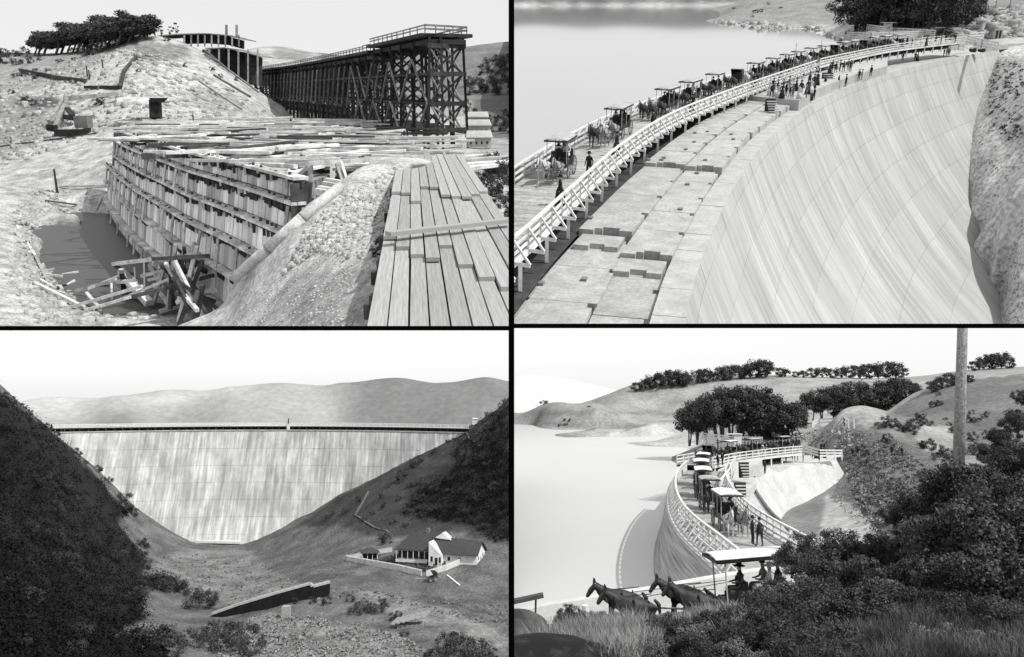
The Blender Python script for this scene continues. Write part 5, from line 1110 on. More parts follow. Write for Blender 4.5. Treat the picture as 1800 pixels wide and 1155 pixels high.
TF2.build('far_shore', mat('far_shore_hill', .75, 1.15, scale=.02, fine=.15, fscale=.15, tone='tone'), -.08, .5, 160, 800, 1300, 50, [([(850, 6), (1500, 6), (1500, 16), (850, 16)], .42, 0, 5000)], base=.11)
rocks(2, T2, 260, [(1255, 36), (1340, 42), (1440, 50), (1490, 72), (1430, 52), (1330, 50), (1255, 42)], .5, 2.2, mat('shore_rock', .2, .45, scale=.6), 'shore_stones', 'pale stones along the waterline of the point', 7)
rocks(2, T2, 420, [(1690, 20), (1800, 15), (1800, 66), (1690, 66), (1670, 50)], .4, 2.4, mat('crag_rock', .15, .42, scale=.6), 'crag_stones', 'broken rock outcrop around the small doorway', 8)
scrub(2, T2, 'slope_grass', [(1705, 100), (1800, 90), (1800, 575), (1760, 575), (1712, 380), (1706, 260)], 9000, .10, .25, mat('slope_tufts', .2, .34, scale=.5), 'short patchy grass and weeds on the slope right of the dam', 9, clump=14)
scrub(2, T2, 'slope_scrub', [(1745, 110), (1800, 110), (1800, 240), (1765, 250), (1735, 200)], 2600, .16, .4, M_leaf2, 'darker low scrub on the upper slope right of the dam', 10, clump=20)
# --- the curved timber walkway
M_wh = mat('white_rail_timber', .50, .72, scale=2, fine=.1, rnd=.08); M_deck = mat('deck_plank', .25, .40, scale=1.5, fine=.2, fscale=6, rnd=.12)
DK = Path([Z2(x, y, ZD) for x, y in [(842, 515), (880, 478), (926, 438), (1008, 358), (1093, 279), (1179, 221), (1277, 178), (1350, 150), (1433, 120)]], 1.0)
DK2 = Path([Z2(x, y, ZD + .25) for x, y in [(1440, 117), (1491, 105), (1563, 90), (1640, 80), (1697, 74)]], 1.5)
WD = 4.8
def walkway(k, PT, WD, zd, zg, ngap, label, pspace=5.0, rsp=2.3, brace=True, left=-1, posts=True, mrail=None, name='walkway', jut=.85, planks=True, dark=True, thick=1.0):
    mrail = mrail or M_wh; w = thing(k, name, label, 'walkway', PT.at(PT.L / 2)); Zv = lambda z: Vector((0, 0, z)); side = lambda t, o: PT.off(t, o * left * -1 * -1)
    O = lambda t, o, z=0: PT.off(t, -o if left < 0 else o) + Zv(z)
    n = int(PT.L / .9); 
    if planks:
        step = PT.L / min(n, 280)
        for i in range(min(n, 280)):
            t = i * step; b = MB(); b.extr([O(t + .01, 0), O(t + step - .03, 0), O(t + step - .03, WD), O(t + .01, WD)], (0, 0, .08)); b.build(k, 'deck_plank', M_deck, w)
    t = 0
    while t < PT.L - .2:
        e = min(t + rsp, PT.L)
        for o in (-.05, WD + .05):
            b = MB(); b.beam(O(t, o, 1.2), O(e, o, 1.2), .17 * thick, .12, ext=.06); b.build(k, 'top_rail', mrail, w)
            for h in (.75, .35):
                b = MB(); b.beam(O(t, o, h), O(e, o, h), .06, .15 * thick, ext=.04); b.build(k, 'mid_rail', mrail, w)
            b = MB(); b.beam(O(t, o, -.05), O(t, o, 1.2), .13 * thick); b.build(k, 'rail_post', mrail, w)
            b = MB(); b.beam(O(t, o, -.12), O(e, o, -.12), .15, .3, ext=.04); b.build(k, 'edge_beam', mrail if o < 1 else M_dtim, w)
            if brace:
                s = -1 if o < 1 else 1; m_ = (t + e) / 2
                for tt_ in (t,):
                    b = MB(); b.beam(O(tt_, o, -.05), O(tt_, o + s * jut, -.1), .15 * thick); b.build(k, 'outrigger', mrail, w)
                    b = MB(); b.beam(O(tt_, o + s * jut, -.05), O(tt_, o, 1.1), .13 * thick, .1); b.build(k, 'raking_strut', mrail, w)
        t = e
    if posts:
        t = 1.0
        while t < PT.L:
            for o in (.05, WD / 2, WD - .05):
                p = O(t, o); b = MB(); b.beam(p + Zv(-.2), Vector((p.x, p.y, zg)), .2, .2); b.build(k, 'post', mrail if o < 1 and dark != 2 else M_dtim, w)
            b = MB(); b.beam(O(t, 0, -.25), O(t, WD, -.25), .2, .25); b.build(k, 'cross_beam', M_dtim, w)
            b = MB(); b.beam(O(t, .1, -.4), O(t, WD - .2, zg - zd + .2), .14); b.build(k, 'sway_brace', M_dtim, w); t += pspace
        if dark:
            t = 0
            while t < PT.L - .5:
                b = MB(); p = O(t, WD * .8); q = O(min(t + 2.5, PT.L), WD * .8); b.extr([p, q, Vector((q.x, q.y, zg)), Vector((p.x, p.y, zg))], (.05, .05, 0)); b.build(k, 'back_board', M_dtim, w); t += 2.5  # added dark wall so the space underneath reads as deep shade
    return w
walkway(2, DK, WD, ZD, ZC + .1, 0, 'long curved white railed walkway carrying the line of carriages along the crest', left=-1)
walkway(2, DK2, WD, ZD, ZC + .6, 0, 'farther straight stretch of white railed walkway bending right to the rocky bank', left=-1, brace=False, jut=.6, rsp=3.0)
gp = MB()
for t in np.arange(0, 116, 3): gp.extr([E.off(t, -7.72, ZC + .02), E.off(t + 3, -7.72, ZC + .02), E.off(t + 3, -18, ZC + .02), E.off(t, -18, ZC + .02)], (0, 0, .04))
props(gp.build(2, 'tarred_strip', mat('shade_ground', .03, .07, scale=1)), 'dark strip on the crest painted as shade under the walkway', 'crest')  # walkway shadow painted as a dark slab on the crest
# fences behind
def fence(k, pts, h, label, rails=(1.0, .55), sp=2.2, m=None, name='fence', th=.12):
    m = m or M_wh; f = thing(k, name, label, 'fence', pts[0])
    for a, c in zip(pts[:-1], pts[1:]):
        n = max(1, int(round((c - a).length / sp)))
        for r in rails: b = MB(); b.beam(a + Vector((0, 0, h * r)), c + Vector((0, 0, h * r)), th * .6, th * 1.5, ext=.05); b.build(k, 'rail', m, f)
        for i in range(n + 1): p = a.lerp(c, i / n); b = MB(); b.beam(p + Vector((0, 0, -.3)), p + Vector((0, 0, h + .05)), th); b.build(k, 'post', m, f)
    return f
fence(2, [Z2(x, y, -13.0) for x, y in [(1488, 70), (1530, 71), (1562, 70), (1640, 67)]], 1.9, 'white board fence behind the carriages, left of the trees', (1.0, .75, .5, .25), 1.6, th=.22)
fence(2, [Z2(x, y, -12.5) for x, y in [(1523, 54), (1570, 61), (1620, 64), (1642, 66)]], 1.8, 'white slanting fence running back under the dark trees', (1.0, .7, .4), 1.8, th=.2)
fence(2, [Z2(x, y, -12.0) for x, y in [(1697, 74), (1725, 82), (1752, 88)]], 1.5, 'white handrail going down at the right end of the walkway', (1.0, .6, .2), 1.6, th=.2)
fence(2, [Z2(x, y, -11.6) for x, y in [(1703, 70), (1728, 68)]], 1.5, 'short white fence beside the right end of the walkway', (1.0, .6, .2), 1.6, th=.2)
def fence_t(k, TT, px, h, label, **kw): return fence(k, [TT.hit(*q) for q in px], h, label, **kw)
fence(2, [W2(1733, 18, wE * 1.22), W2(1750, 12, wE * 1.22), W2(1775, 12, wE * 1.22), W2(1812, 13, wE * 1.22)], 1.9, 'white rail fence on top of the rocky bank', (1.0, .5), 3.5, th=.22)
bt = thing(2, 'ticket_booth', 'small white booth among the fences under the trees', 'booth', Z2(1558, 63, -12.8)); b = MB(); b.box((0, 0, 1.7), (1.9, 1.6, 3.6)); link(2, 'wall', b.mesh('wall', M_wh), bt); b = MB(); b.box((.2, 0, 3.6), (4.2, 2.4, .12)); link(2, 'roof', b.mesh('roof', M_canvas), bt); b = MB(); b.box((0, -.82, 2.3), (.7, .06, .5)); link(2, 'hatch', b.mesh('hatch', M_deck), bt)
dr = thing(2, 'rock_doorway', 'small dark twin doorway with pale frame set in the rocky bank', 'doorway', W2(1753, 67, wE * 1.0)); s_ = wE / F
for x in (-2.6, 2.6): b = MB(); b.box((x * s_, -.1, 6.3 * s_), (3.2 * s_, .3, 12.6 * s_)); link(2, 'door', b.mesh('door', M_dtim), dr)
b = MB(); b.box((0, 0, 13.5 * s_), (14 * s_, .5, 2 * s_)); b.box((0, 0, 6.5 * s_), (1.6 * s_, .5, 13 * s_)); b.box((-6 * s_, 0, 6.5 * s_), (2 * s_, .5, 13 * s_)); b.box((6 * s_, 0, 6.5 * s_), (2 * s_, .5, 13 * s_)); link(2, 'frame', b.mesh('frame', M_cop), dr)
b = MB(); b.extr([W2(1738, 70, wE * 1.01), W2(1800, 66, wE * 1.01), W2(1800, 76, wE * 1.0), W2(1738, 79, wE * 1.0)], (0, .6, 0)); props(b.build(2, 'low_wall', M_cop), 'low pale concrete wall at the right end of the crest', 'wall')
b = MB(); b.extr([W2(1752, 80, wE * 1.0), W2(1800, 76, wE * .99), W2(1800, 83, wE * .98), W2(1752, 88, wE * .98)], (0, .6, 0)); props(b.build(2, 'end_wall', mat('end_wall_stone', .2, .3)), 'darker low wall just below another at the end of the crest', 'wall')
for i, (x, y, h, z) in enumerate([(1440, 110, 11.0, ZD), (1398, 97, 6, ZD)]):
    b = MB(); p = Z2(x, y, z); b.tube(p, p + Vector((0, 0, .36 * h)), .1, .08, 6); props(b.build(2, 'flag_pole', M_wh), ['white post where the two stretches of walkway meet', 'thin pole rising from the carriages'][i], 'pole')
# --- trees behind
BT = [tree_asset(80 + i, 8, 4.8, (.5, 0), stems=2 + i % 2, n=5200, size=.2, base=.18) for i in range(3)]
for i, (x, y, h) in enumerate([(1503, 58, 74), (1520, 54, 80), (1548, 50, 84), (1575, 50, 80), (1603, 52, 84), (1630, 54, 86), (1655, 55, 80), (1680, 52, 62), (1592, 42, 92), (1640, 40, 94), (1530, 42, 84), (1665, 45, 84), (1490, 40, 60), (1560, 38, 80), (1612, 38, 84), (1690, 40, 60), (1700, 44, 50), (1580, 34, 70)]):
    p = T2.hit(x, y); s = h * proj(2, p)[2] / F / 8
    inst(2, BT[i % 3], 'tree', 'dark broad tree behind the fences at the dam end', 'tree', p, random.uniform(0, 6), s, 'dark trees behind the fences')
plant(2, T2, [(1502, 66, 8), (1660, 62, 12), (1672, 64, 9), (1650, 60, 10), (1328, 22, 5), (1338, 21, 4), (1322, 30, 3), (1290, 16, 3), (1736, 30, 4), (1490, 60, 5), (1640, 62, 8), (1350, 8, 3), (1372, 15, 3)], BUSH, 'bush', 'bush', 'dark bush on the bank beyond the lake crossing', 'bushes on the far bank', 1.4)
# --- carriages, nearest first; t runs from the near end of the walkway
DZ = .09
def dpos(PT, t, o): p = PT.off(t, -o); d = PT.dir(t); return p + Vector((0, 0, DZ)), math.atan2(-d.y, -d.x)
rigs = [(13.5, 'surrey', [('white', 'grey')], [(.55, 0, 'm'), (-.6, .3, 'l'), (-.6, -.3, 'l')], 'nearest carriage with dark body and flat top behind a white and a grey horse', 'the nearest carriage'),
        (27.0, 'bus', [('white', 'grey'), ('dark', 'grey')], [(1.0, 0, 'm'), (-.2, .3, 'w'), (-.2, -.3, 'l'), (-1.2, .2, 'w')], 'second carriage with wide grey sloping canopy and four horses', 'the second carriage'),
        (42.0, 'bus', [('grey', 'dark'), ('dark', 'dark')], [(1.0, 0, 'm'), (-.2, .3, 'w'), (-1.2, -.3, 'm')], 'third carriage, long dark and open under a thin canopy', 'the third carriage'),
        (53.0, 'bus', [('dark', 'dark')], [(1.0, 0, 'm'), (-.2, .3, 'l')], 'fourth carriage with dark sides close behind the third', 'the fourth carriage'),
        (63.5, 'surrey', [('dark', 'dark')], [(.55, 0, 'm'), (-.6, .3, 'm')], 'fifth carriage, short with a small square canopy on tall posts', 'the fifth carriage'),
        (79.0, 'bus', [('white', 'grey'), ('grey', 'white')], [(1.0, 0, 'm'), (-.2, .3, 'm'), (-1.2, .2, 'w')], 'sixth carriage drawn by four pale horses with tall spoked wheels', 'the sixth carriage'),
        (95.0, 'bus', [('dark', 'dark'), ('dark', 'dark')], [(1.0, 0, 'm'), (-.2, -.3, 'w')], 'seventh carriage, a long wagon with closed curtains under its canopy', 'the seventh carriage'),
        (103.0, 'bus', [('dark', 'grey')], [(1.0, 0, 'm'), (-1.2, .2, 'w')], 'eighth carriage right behind the seventh near the post', 'the eighth carriage'),
        (90.0, 'surrey', [('dark', 'dark')], [(.5, 0, 'm')], 'small dark carriage between the pale horses team and the long wagon', 'the small dark carriage'),
        (74.0, 'buggy', [('dark', 'dark')], [], 'dark hooded buggy between the short canopied carriage and the four pale horses', 'the hooded buggy')]
tpx = [985, 1087, 1172, 1212, 1253, 1325, 1382, 1420, 1356, 1291]
for ri, (t, kd, team, rid, lab, wh) in enumerate(rigs):
    t = min(np.arange(2, DK.L - 1, .5), key=lambda q: abs(proj(2, dpos(DK, q, 2.7)[0])[0] - tpx[ri]))
    if t < DK.L - 1: p, a = dpos(DK, t, 2.7); rig(2, p, a, kd, lab, team, rid, wh)
for t, kd, team, lab, wh in [(4, 'bus', [('dark', 'white')], 'ninth carriage just past the bend of the walkway', 'the ninth carriage'), (17, 'buggy', [('dark', 'dark')], 'tenth carriage, a dark hooded buggy on the farther walkway', 'the tenth carriage'), (29, 'bus', [('dark', 'dark')], 'eleventh carriage on the farther walkway', 'the eleventh carriage'), (43, 'surrey', [('dark', 'dark')], 'twelfth carriage near the booth', 'the twelfth carriage'), (10.5, 'surrey', [('dark', 'dark')], 'small dark carriage squeezed behind the ninth', 'the squeezed carriage'), (23, 'bus', [('dark', 'grey')], 'long wagon between the hooded buggy and the next rig', 'the long far wagon'), (36, 'buggy', [('dark', 'dark')], 'hooded buggy in the packed line below the booth', 'the packed hooded buggy'), (50, 'bus', [('dark', 'dark')], 'dark wagon near the head of the far line', 'the far dark wagon'), (57, 'bus', [('dark', 'white')], 'last wagon at the right end of the far line', 'the last far wagon')]:
    if t < DK2.L - 2:
        p, a = dpos(DK2, t, 2.6); rig(2, p, a, kd, lab, team, [(.6, 0, 'm')], wh)
p = Z2(1648, 66, -12.6); rig(2, p, 3.3, 'surrey', 'last carriage with a white flat top waiting at the foot of the trees', [], [], 'the last carriage')
# --- people on foot
def crowd(k, lst, z, lab, group, kinds='mwg', s=1.0):
    for i, (x, y) in enumerate(lst):
        c = random.choice(kinds); a = {'m': MEN[i % 2], 'g': MEN[2], 's': MEN[3], 'w': WOMEN[0], 'l': WOMEN[1 + i % 2]}[c]
        d = {'m': 'dark suited man', 'g': 'grey suited man', 's': 'straw hatted man', 'w': 'dark dressed woman', 'l': 'light dressed woman'}[c]
        inst(k, a, 'person', f'{d} {lab}', 'person', atz(k, x, y, z(x, y) if callable(z) else z), random.uniform(0, 6.28), s * random.uniform(.94, 1.05), group)
cz = ZC + 1.3
crowd(2, [(1449, 156), (1473, 153), (1486, 153), (1424, 177), (1430, 176)], ZC + .3, 'standing on the open crest near the steps', 'people on the open crest', 'mwms')
crowd(2, [(1407, 168), (1419, 166), (1417, 172), (1425, 164), (1368, 172), (1374, 173), (1381, 170), (1388, 172), (1393, 173), (1356, 172), (1362, 170), (1399, 160), (1376, 163), (1386, 160), (1396, 155), (1410, 154), (1366, 164), (1358, 162), (1352, 168), (1404, 174), (1430, 155), (1422, 150), (1436, 150)], cz, 'in the crowd on the raised block beside the walkway', 'crowd beside the walkway', 'mwmlg')
crowd(2, [(1462, 127), (1468, 128), (1476, 126), (1482, 127), (1490, 125), (1458, 130), (1472, 122), (1494, 127)], cz, 'in the group under the walkway bend', 'group under the walkway bend', 'mmwlg')
crowd(2, [(1509, 142), (1514, 141), (1530, 135), (1608, 108), (1612, 108), (1658, 101), (1663, 100), (1667, 100), (1586, 108), (1584, 100)], ZC + .3, 'strolling along the outer crest of the dam', 'people strolling on the outer crest', 'mmwg')
crowd(2, [(1500 + i * 8.5, 94 - i * .9 - (i % 3) * 2.2) for i in range(22)], ZD + .4, 'in the crowd behind the farther white rail', 'crowd behind the farther rail', 'mmwl')
for i, t in enumerate([9, 16, 24, 31, 33, 46, 48, 60, 67, 72, 86, 88, 99, 101, 105]):
    if t < DK.L - 1:
        p = DK.off(t, -(.6 if i % 3 else 4.2)) + Vector((0, 0, .09)); c = 'mwm'[i % 3]; inst(2, MEN[i % 2] if c == 'm' else WOMEN[0], 'person', ('dark suited man' if c == 'm' else 'dark dressed woman') + ' walking along the rail beside the carriages', 'person', p, random.uniform(0, 6.28), 1, 'people walking beside the carriages')
b = thing(2, 'covered_cart', 'little light cart standing under the far end of the walkway', 'cart', Z2(1717, 92, ZC + .4)); q = MB(); q.box((0, 0, .9), (3, 1.6, .3)); q.box((0, 0, 2.2), (2.8, 1.8, .12)); link(2, 'body', q.mesh('body', M_wh), b)
for x in (-1, 1): q = MB(); q.tube((x, -.85, .5), (x, .85, .5), .5, .5, 12); link(2, 'wheel', q.mesh('wheel', M_dtim), b)
for x in (-1.2, 1.2): q = MB(); q.box((x, -.7, 1.6), (.08, .08, 1.2)); link(2, 'post', q.mesh('post', M_wh), b)
# ================================================================== SITE 4: the dam and lake from the brushy hillside (lower right)
K = 4
W4 = lambda px, py, w: atw(4, px, py, w)
Z4 = lambda px, py, z: atz(4, px, py, z)
ZD4, ZC4, ZL4 = -9.8, -11.2, -15.0
M_g4 = mat('hill_ground', .75, 1.2, scale=.07, fine=.22, fscale=.9, tone='tone', bump=.4, bscale=1.0, bdist=.4)
P4 = [Z4(x, y, ZL4) for x, y in [(880, 737), (904, 739), (938, 748), (993, 762), (1051, 768), (1121, 777), (1189, 786), (1215, 790)]]
P4 += [Z4(x, y, ZL4 - 5) for x, y in [(880, 745), (938, 757), (1051, 778), (1150, 800), (1190, 800), (1100, 860), (950, 900)]]
P4 += [W4(*p) for p in [(870, 728, 455), (904, 728, 440), (950, 714, 420), (1010, 711, 420), (1050, 702, 420), (1095, 692, 420), (1040, 716, 405), (1160, 681, 420), (1240, 673, 420), (1320, 665, 420), (1400, 663, 420), (1500, 666, 420), (1600, 664, 415), (1650, 657, 410), (1700, 650, 405), (1800, 645, 400), (1860, 643, 400),
    (950, 728, 390), (1050, 735, 350), (1050, 752, 300), (1150, 720, 400), (1150, 750, 300), (1190, 740, 340), (1250, 720, 370), (1250, 760, 240), (1190, 770, 262), (1300, 700, 340), (1230, 785, 190), (1300, 785, 180), (1350, 775, 185), (1350, 740, 250), (1400, 700, 340), (1500, 700, 330), (1400, 745, 230), (1500, 744, 215), (1560, 742, 200),
    (1550, 730, 235), (1600, 695, 225), (1640, 680, 225), (1700, 668, 222), (1800, 655, 215), (1860, 650, 215), (1600, 735, 185), (1700, 720, 178), (1800, 710, 172), (1650, 760, 160), (1700, 790, 150), (1800, 780, 145),
    (1460, 757, 165), (1500, 756, 160), (1540, 758, 155), (1580, 775, 148), (1620, 800, 138), (1665, 828, 125), (1690, 850, 115), (1400, 770, 185), (1400, 790, 172), (1450, 795, 165), (1480, 800, 158), (1500, 830, 140), (1550, 830, 132), (1600, 860, 118), (1476, 812, 152),
    (1462, 860, 132), (1450, 920, 105), (1500, 900, 108), (1560, 900, 100), (1560, 960, 82), (1650, 930, 85), (1450, 955, 92), (1700, 900, 88), (1800, 900, 80), (1500, 1000, 70), (1860, 900, 75)]]
P4 += [W4(1700, 700, 300), W4(1600, 720, 290), W4(1500, 730, 290), Vector((-100, 620, -30)), Vector((150, 620, -20)), Vector((400, 620, -20))]
T4 = Terrain(4, P4, smooth=1e-5); T4.disp = lambda x, y: .0015 * y * fbm(x * .06, y * .06, 3, 4) + .1 * fbm(x * .6, y * .6, 5, 3)
far = 0, 2000
T4.build('hills', M_g4, -.01, .66, 330, 66, 560, 420, [
    ([(880, 700), (1100, 680), (1250, 668), (1400, 655), (1700, 640), (1860, 640), (1860, 720), (1600, 740), (1200, 790), (880, 745)], .29, *far), ([(880, 735), (1190, 735), (1215, 800), (880, 745)], .30, *far), ([(1120, 750), (1200, 742), (1240, 790), (1190, 790), (1060, 765)], .42, 0, 420),
    ([(930, 722), (1190, 724), (1190, 728), (1060, 727), (950, 732)], .2, *far), ([(960, 742), (1140, 745), (1120, 755), (1010, 755), (960, 748)], .18, *far), ([(1560, 730), (1640, 675), (1860, 650), (1860, 800), (1680, 800), (1600, 770)], .15, 0, 260), ([(1600, 745), (1680, 750), (1680, 790), (1620, 790)], .28, 0, 200),
    ([(1460, 757), (1540, 757), (1620, 790), (1700, 850), (1700, 1000), (1450, 1000), (1470, 820)], .12, 0, 175), ([(1490, 830), (1560, 840), (1620, 900), (1560, 920), (1480, 870)], .1, 0, 150), ([(1450, 870), (1480, 880), (1540, 920), (1590, 960), (1440, 960)], .4, 0, 140), ([(1380, 760), (1500, 755), (1500, 800), (1380, 800)], .28, 0, 190)], base=.2,
    cut=lambda V: (V[:, 2] > ZL4 - 6) | (V[:, 0] > .38 * V[:, 1]))
fp = [W4(*p) for p in [(880, 661, 560), (940, 660, 560), (1000, 667, 560), (1060, 680, 560), (1120, 692, 560), (1200, 690, 560), (1300, 650, 580), (1330, 652, 580), (1400, 668, 580)]] + [W4(x, 740, 500) for x in (880, 1000, 1200, 1400)] + [W4(x, 705, 520) for x in (880, 1000, 1150)] + [Vector((x, 660, -25)) for x in (-20, 60, 140, 220)]
TF4 = Terrain(4, fp); TF4.build('far_ridge', mat('hazy_ridge', .58, .64, scale=.01), -.02, .36, 60, 492, 620, 24, [], base=1)  # pale base colour stands in for distance haze
M_lake4 = water('pale_lake_water', .68, .72, .12, .12, .02)
for nd in M_lake4.node_tree.nodes:
    if nd.type == 'BSDF_PRINCIPLED': nd.inputs['Metallic'].default_value = .7; nd.inputs['Roughness'].default_value = .68; nd.inputs['Base Color'].default_value = (.86, .86, .86, 1)
DKa = Path([Z4(x, y, ZD4) for x, y in [(1300, 1005), (1264, 973), (1234, 948), (1211, 925), (1197, 903), (1190, 882), (1189, 862), (1195, 842), (1208, 828)]], 1.0)   # left (lake side) edge of the deck
b = MB(); b.quadf(*[DKa.off(t, 5, ZL4) for t in np.linspace(0, DKa.L, 10)], Z4(1240, 798, ZL4), Z4(1300, 760, ZL4), Vector((250, 600, ZL4)), Vector((-200, 600, ZL4)), Vector((-200, 30, ZL4)), Vector((8, 30, ZL4))); props(b.build(4, 'lake_water', M_lake4), kind='structure')
# --- dam: crest, boarded lake face, white downstream face
d4 = thing(4, 'crest_and_faces', 'white curving dam crest with streaked boarded lake side and smooth downstream face', 'dam', Z4(1350, 880, ZC4))
M_c4 = mat('pale_concrete', .42, .55, scale=.3, fine=.08, fscale=2); M_lf = mat('lake_face', .22, .62, uv=True, scale=1, stretch=(.12, 4.5, 1), fine=.15, fscale=.8, contrast=(.3, .62))  # one pale concrete colour for crest, ledge and downstream face
OUT = 1.0; ZB4 = -10.15
def lf(t, h): return DKa.off(t, -(OUT) - .10 * h - .028 * h * h, ZB4 - h)
b = MB()
for t in np.arange(0, DKa.L - 1, 1.0): b.extr([DKa.off(t, .3, ZC4 - .5), DKa.off(t + 1, .3, ZC4 - .5), DKa.off(t + 1, -OUT, ZC4 - .5), DKa.off(t, -OUT, ZC4 - .5)], (0, 0, ZB4 - ZC4 + .5))
b.build(4, 'lakeside_ledge', M_c4, d4)
b = MB(); uvs = []; ts = list(np.linspace(0, DKa.L, 26)); hs = [0, 1, 2, 3, 4.5, 6, 8]
side = -1 if True else 1
for i in range(25):
    for j in range(6):
        b.quadf(lf(ts[i], hs[j]), lf(ts[i + 1], hs[j]), lf(ts[i + 1], hs[j + 1]), lf(ts[i], hs[j + 1])); uvs += [(ts[i], hs[j]), (ts[i + 1], hs[j]), (ts[i + 1], hs[j + 1]), (ts[i], hs[j + 1])]
me = mesh_np('lake_face', np.array(b.v) - np.array(tuple(ORG[d4.name])), b.f, M_lf, True); uv = me.uv_layers.new(name='UVMap'); uv.data.foreach_set('uv', np.array(uvs, dtype=np.float32).ravel()); link(4, 'lake_face', me, d4)
EDpx = [(1470, 808), (1450, 812), (1400, 818), (1350, 822), (1322, 838), (1326, 858), (1337, 878), (1360, 908), (1405, 945), (1450, 975)]
ED = [Z4(x, y, ZC4) for x, y in EDpx]
b = MB(); crest = [DKa.off(t, -OUT) for t in np.linspace(0, DKa.L, 22)] + [Z4(x, y, ZC4) for x, y in [(1215, 818), (1240, 806), (1290, 800), (1400, 800), (1470, 802)]] + ED
b.prism([(p.x, p.y) for p in crest], ZC4 - .8, ZC4); b.build(4, 'crest_slab', M_c4, d4)
EP = Path([Vector((p.x, p.y, ZC4)) for p in ED], 1.5)
b = MB()
for t in np.arange(0, EP.L - 1.5, 1.5):
    q = lambda t_, h: EP.off(t_, -.0) + Vector((EP.dir(t_).y, -EP.dir(t_).x, 0)) * (-(.5 * h + .006 * h * h)) + Vector((0, 0, -h))
    for h0, h1 in ((0, 4), (4, 10), (10, 18), (18, 28)): b.quadf(q(t, h0), q(t + 1.5, h0), q(t + 1.5, h1), q(t, h1))
b.build(4, 'downstream_face', M_c4, d4)
b = MB()
for t in np.arange(0, EP.L - 1.5, 1.5):
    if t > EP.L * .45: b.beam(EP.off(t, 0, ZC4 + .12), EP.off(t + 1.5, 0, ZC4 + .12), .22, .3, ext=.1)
b.build(4, 'edge_kerb', mat('dark_kerb', .12, .2), d4)  # kerb colour darker than the crest concrete
b = MB(); b.prism([tuple(Z4(x, y, ZC4 + .9)[:2]) for x, y in [(1240, 845), (1325, 838), (1330, 850), (1300, 870), (1262, 880)]], ZC4, ZC4 + .9); b.build(4, 'raised_block', M_c4, d4)
b = MB(); b.prism([tuple(Z4(x, y, ZC4 + 1.4)[:2]) for x, y in [(1262, 826), (1330, 818), (1340, 808), (1290, 812)]], ZC4, ZC4 + 1.4); b.build(4, 'raised_block', M_c4, d4)
def stair4(px, py, w, n, wd, label):
    s = thing(4, 'stairway', label, 'steps', W4(px, py, w))
    for i in range(n): b = MB(); b.box((0, i * .3, i * .3), (wd, .4, .1)); link(4, 'tread', b.mesh('tread', M_c4), s)
    b = MB(); b.box((0, n * .3 + .15, n * .15), (wd + .1, .1, n * .3)); link(4, 'back', b.mesh('back', M_dtim), s)
stair4(1316, 843, 97, 6, 1.1, 'farther flight of open steps on the white crest'); stair4(1309, 878, 84, 5, 1.1, 'nearer flight of open steps below another on the white crest')
# --- walkway: near curved piece and the far straight piece
DK4 = Path([Vector((p.x, p.y, ZD4)) for p in [DKa.off(t, 0) for t in np.linspace(0, DKa.L, 12)]], 1.0)
sgn = 1 if (DK4.off(20, 1).x > DK4.at(20).x) else -1
walkway(4, DK4, 5.0, ZD4, ZC4, 0, 'near curved stretch of the walkway with braced white lakeside rail', left=(1 if sgn > 0 else -1), dark=False, pspace=4.0, rsp=1.9, jut=.7)
DK5 = Path([Z4(x, y, ZD4) for x, y in [(1252, 820), (1268, 817), (1290, 812), (1330, 806), (1370, 801), (1412, 797)]], 1.0)
s5 = 1 if (DK5.off(10, 1).y > DK5.at(10).y) else -1
walkway(4, DK5, 5.0, ZD4 + .1, ZC4, 0, 'farther stretch of walkway with white rails above dark posts', left=(1 if s5 > 0 else -1), dark=True, brace=False, pspace=3.5, rsp=2.2)
b = MB(); A, B_ = Z4(1268, 880, ZD4), Z4(1302, 818, ZD4); fence(4, [Z4(1266, 868, ZD4), Z4(1283, 845, ZD4), Z4(1292, 822, ZD4)], 1.3, 'short white fence turning the corner between the two stretches of walkway', (1, .66, .33), 1.8, th=.16)
fence(4, [Z4(1412, 797, ZD4), Z4(1440, 806, ZD4 - .6), Z4(1480, 806, ZD4 - .9)], 1.3, 'white handrail leading off the far end of the walkway', (1, .66, .33), 2, th=.16)
fence(4, [W4(1238, 786, 178), W4(1262, 789, 172), W4(1300, 789, 170)], 1.9, 'white board fence in front of the big lakeside grove', (1, .75, .5, .25), 1.5, th=.2)
fence(4, [W4(1235, 775, 185), W4(1290, 782, 176), W4(1340, 783, 172)], 1.6, 'second white fence slanting behind the first near the grove', (1, .7, .4), 1.8, th=.18)
bt = thing(4, 'ticket_booth', 'white booth standing at the fences before the grove', 'booth', W4(1296, 786, 170)); b = MB(); b.box((0, 0, 1.2), (1.5, 1.3, 2.6)); link(4, 'wall', b.mesh('wall', M_wh), bt); b = MB(); b.box((-.6, 0, 2.6), (3, 1.8, .1)); link(4, 'roof', b.mesh('roof', M_canvasw), bt)
fence(4, [T4.hit(*q) for q in [(1428, 752), (1440, 747), (1484, 748), (1492, 753)]], 1.5, 'white rail fence on top of the cut rock above the doorway', (1, .5), 1.8, th=.16)
b = MB(); p = T4.hit(1501, 754); b.tube(p, p + Vector((0, 0, 20 * p.y / F)), .14, .12, 6); props(b.build(4, 'marker_post', M_wh), 'single white post at the right end of the rail fence', 'post')
dr = thing(4, 'rock_doorway', 'dark twin doorway with pale surround in the cut rock', 'doorway', T4.hit(1446, 792)); s_ = ORG[dr.name].y / F
for x in (-2.6, 2.6): b = MB(); b.box((x * s_, -.2, 5.5 * s_), (3.4 * s_, .3, 11 * s_)); link(4, 'door', b.mesh('door', M_dtim), dr)
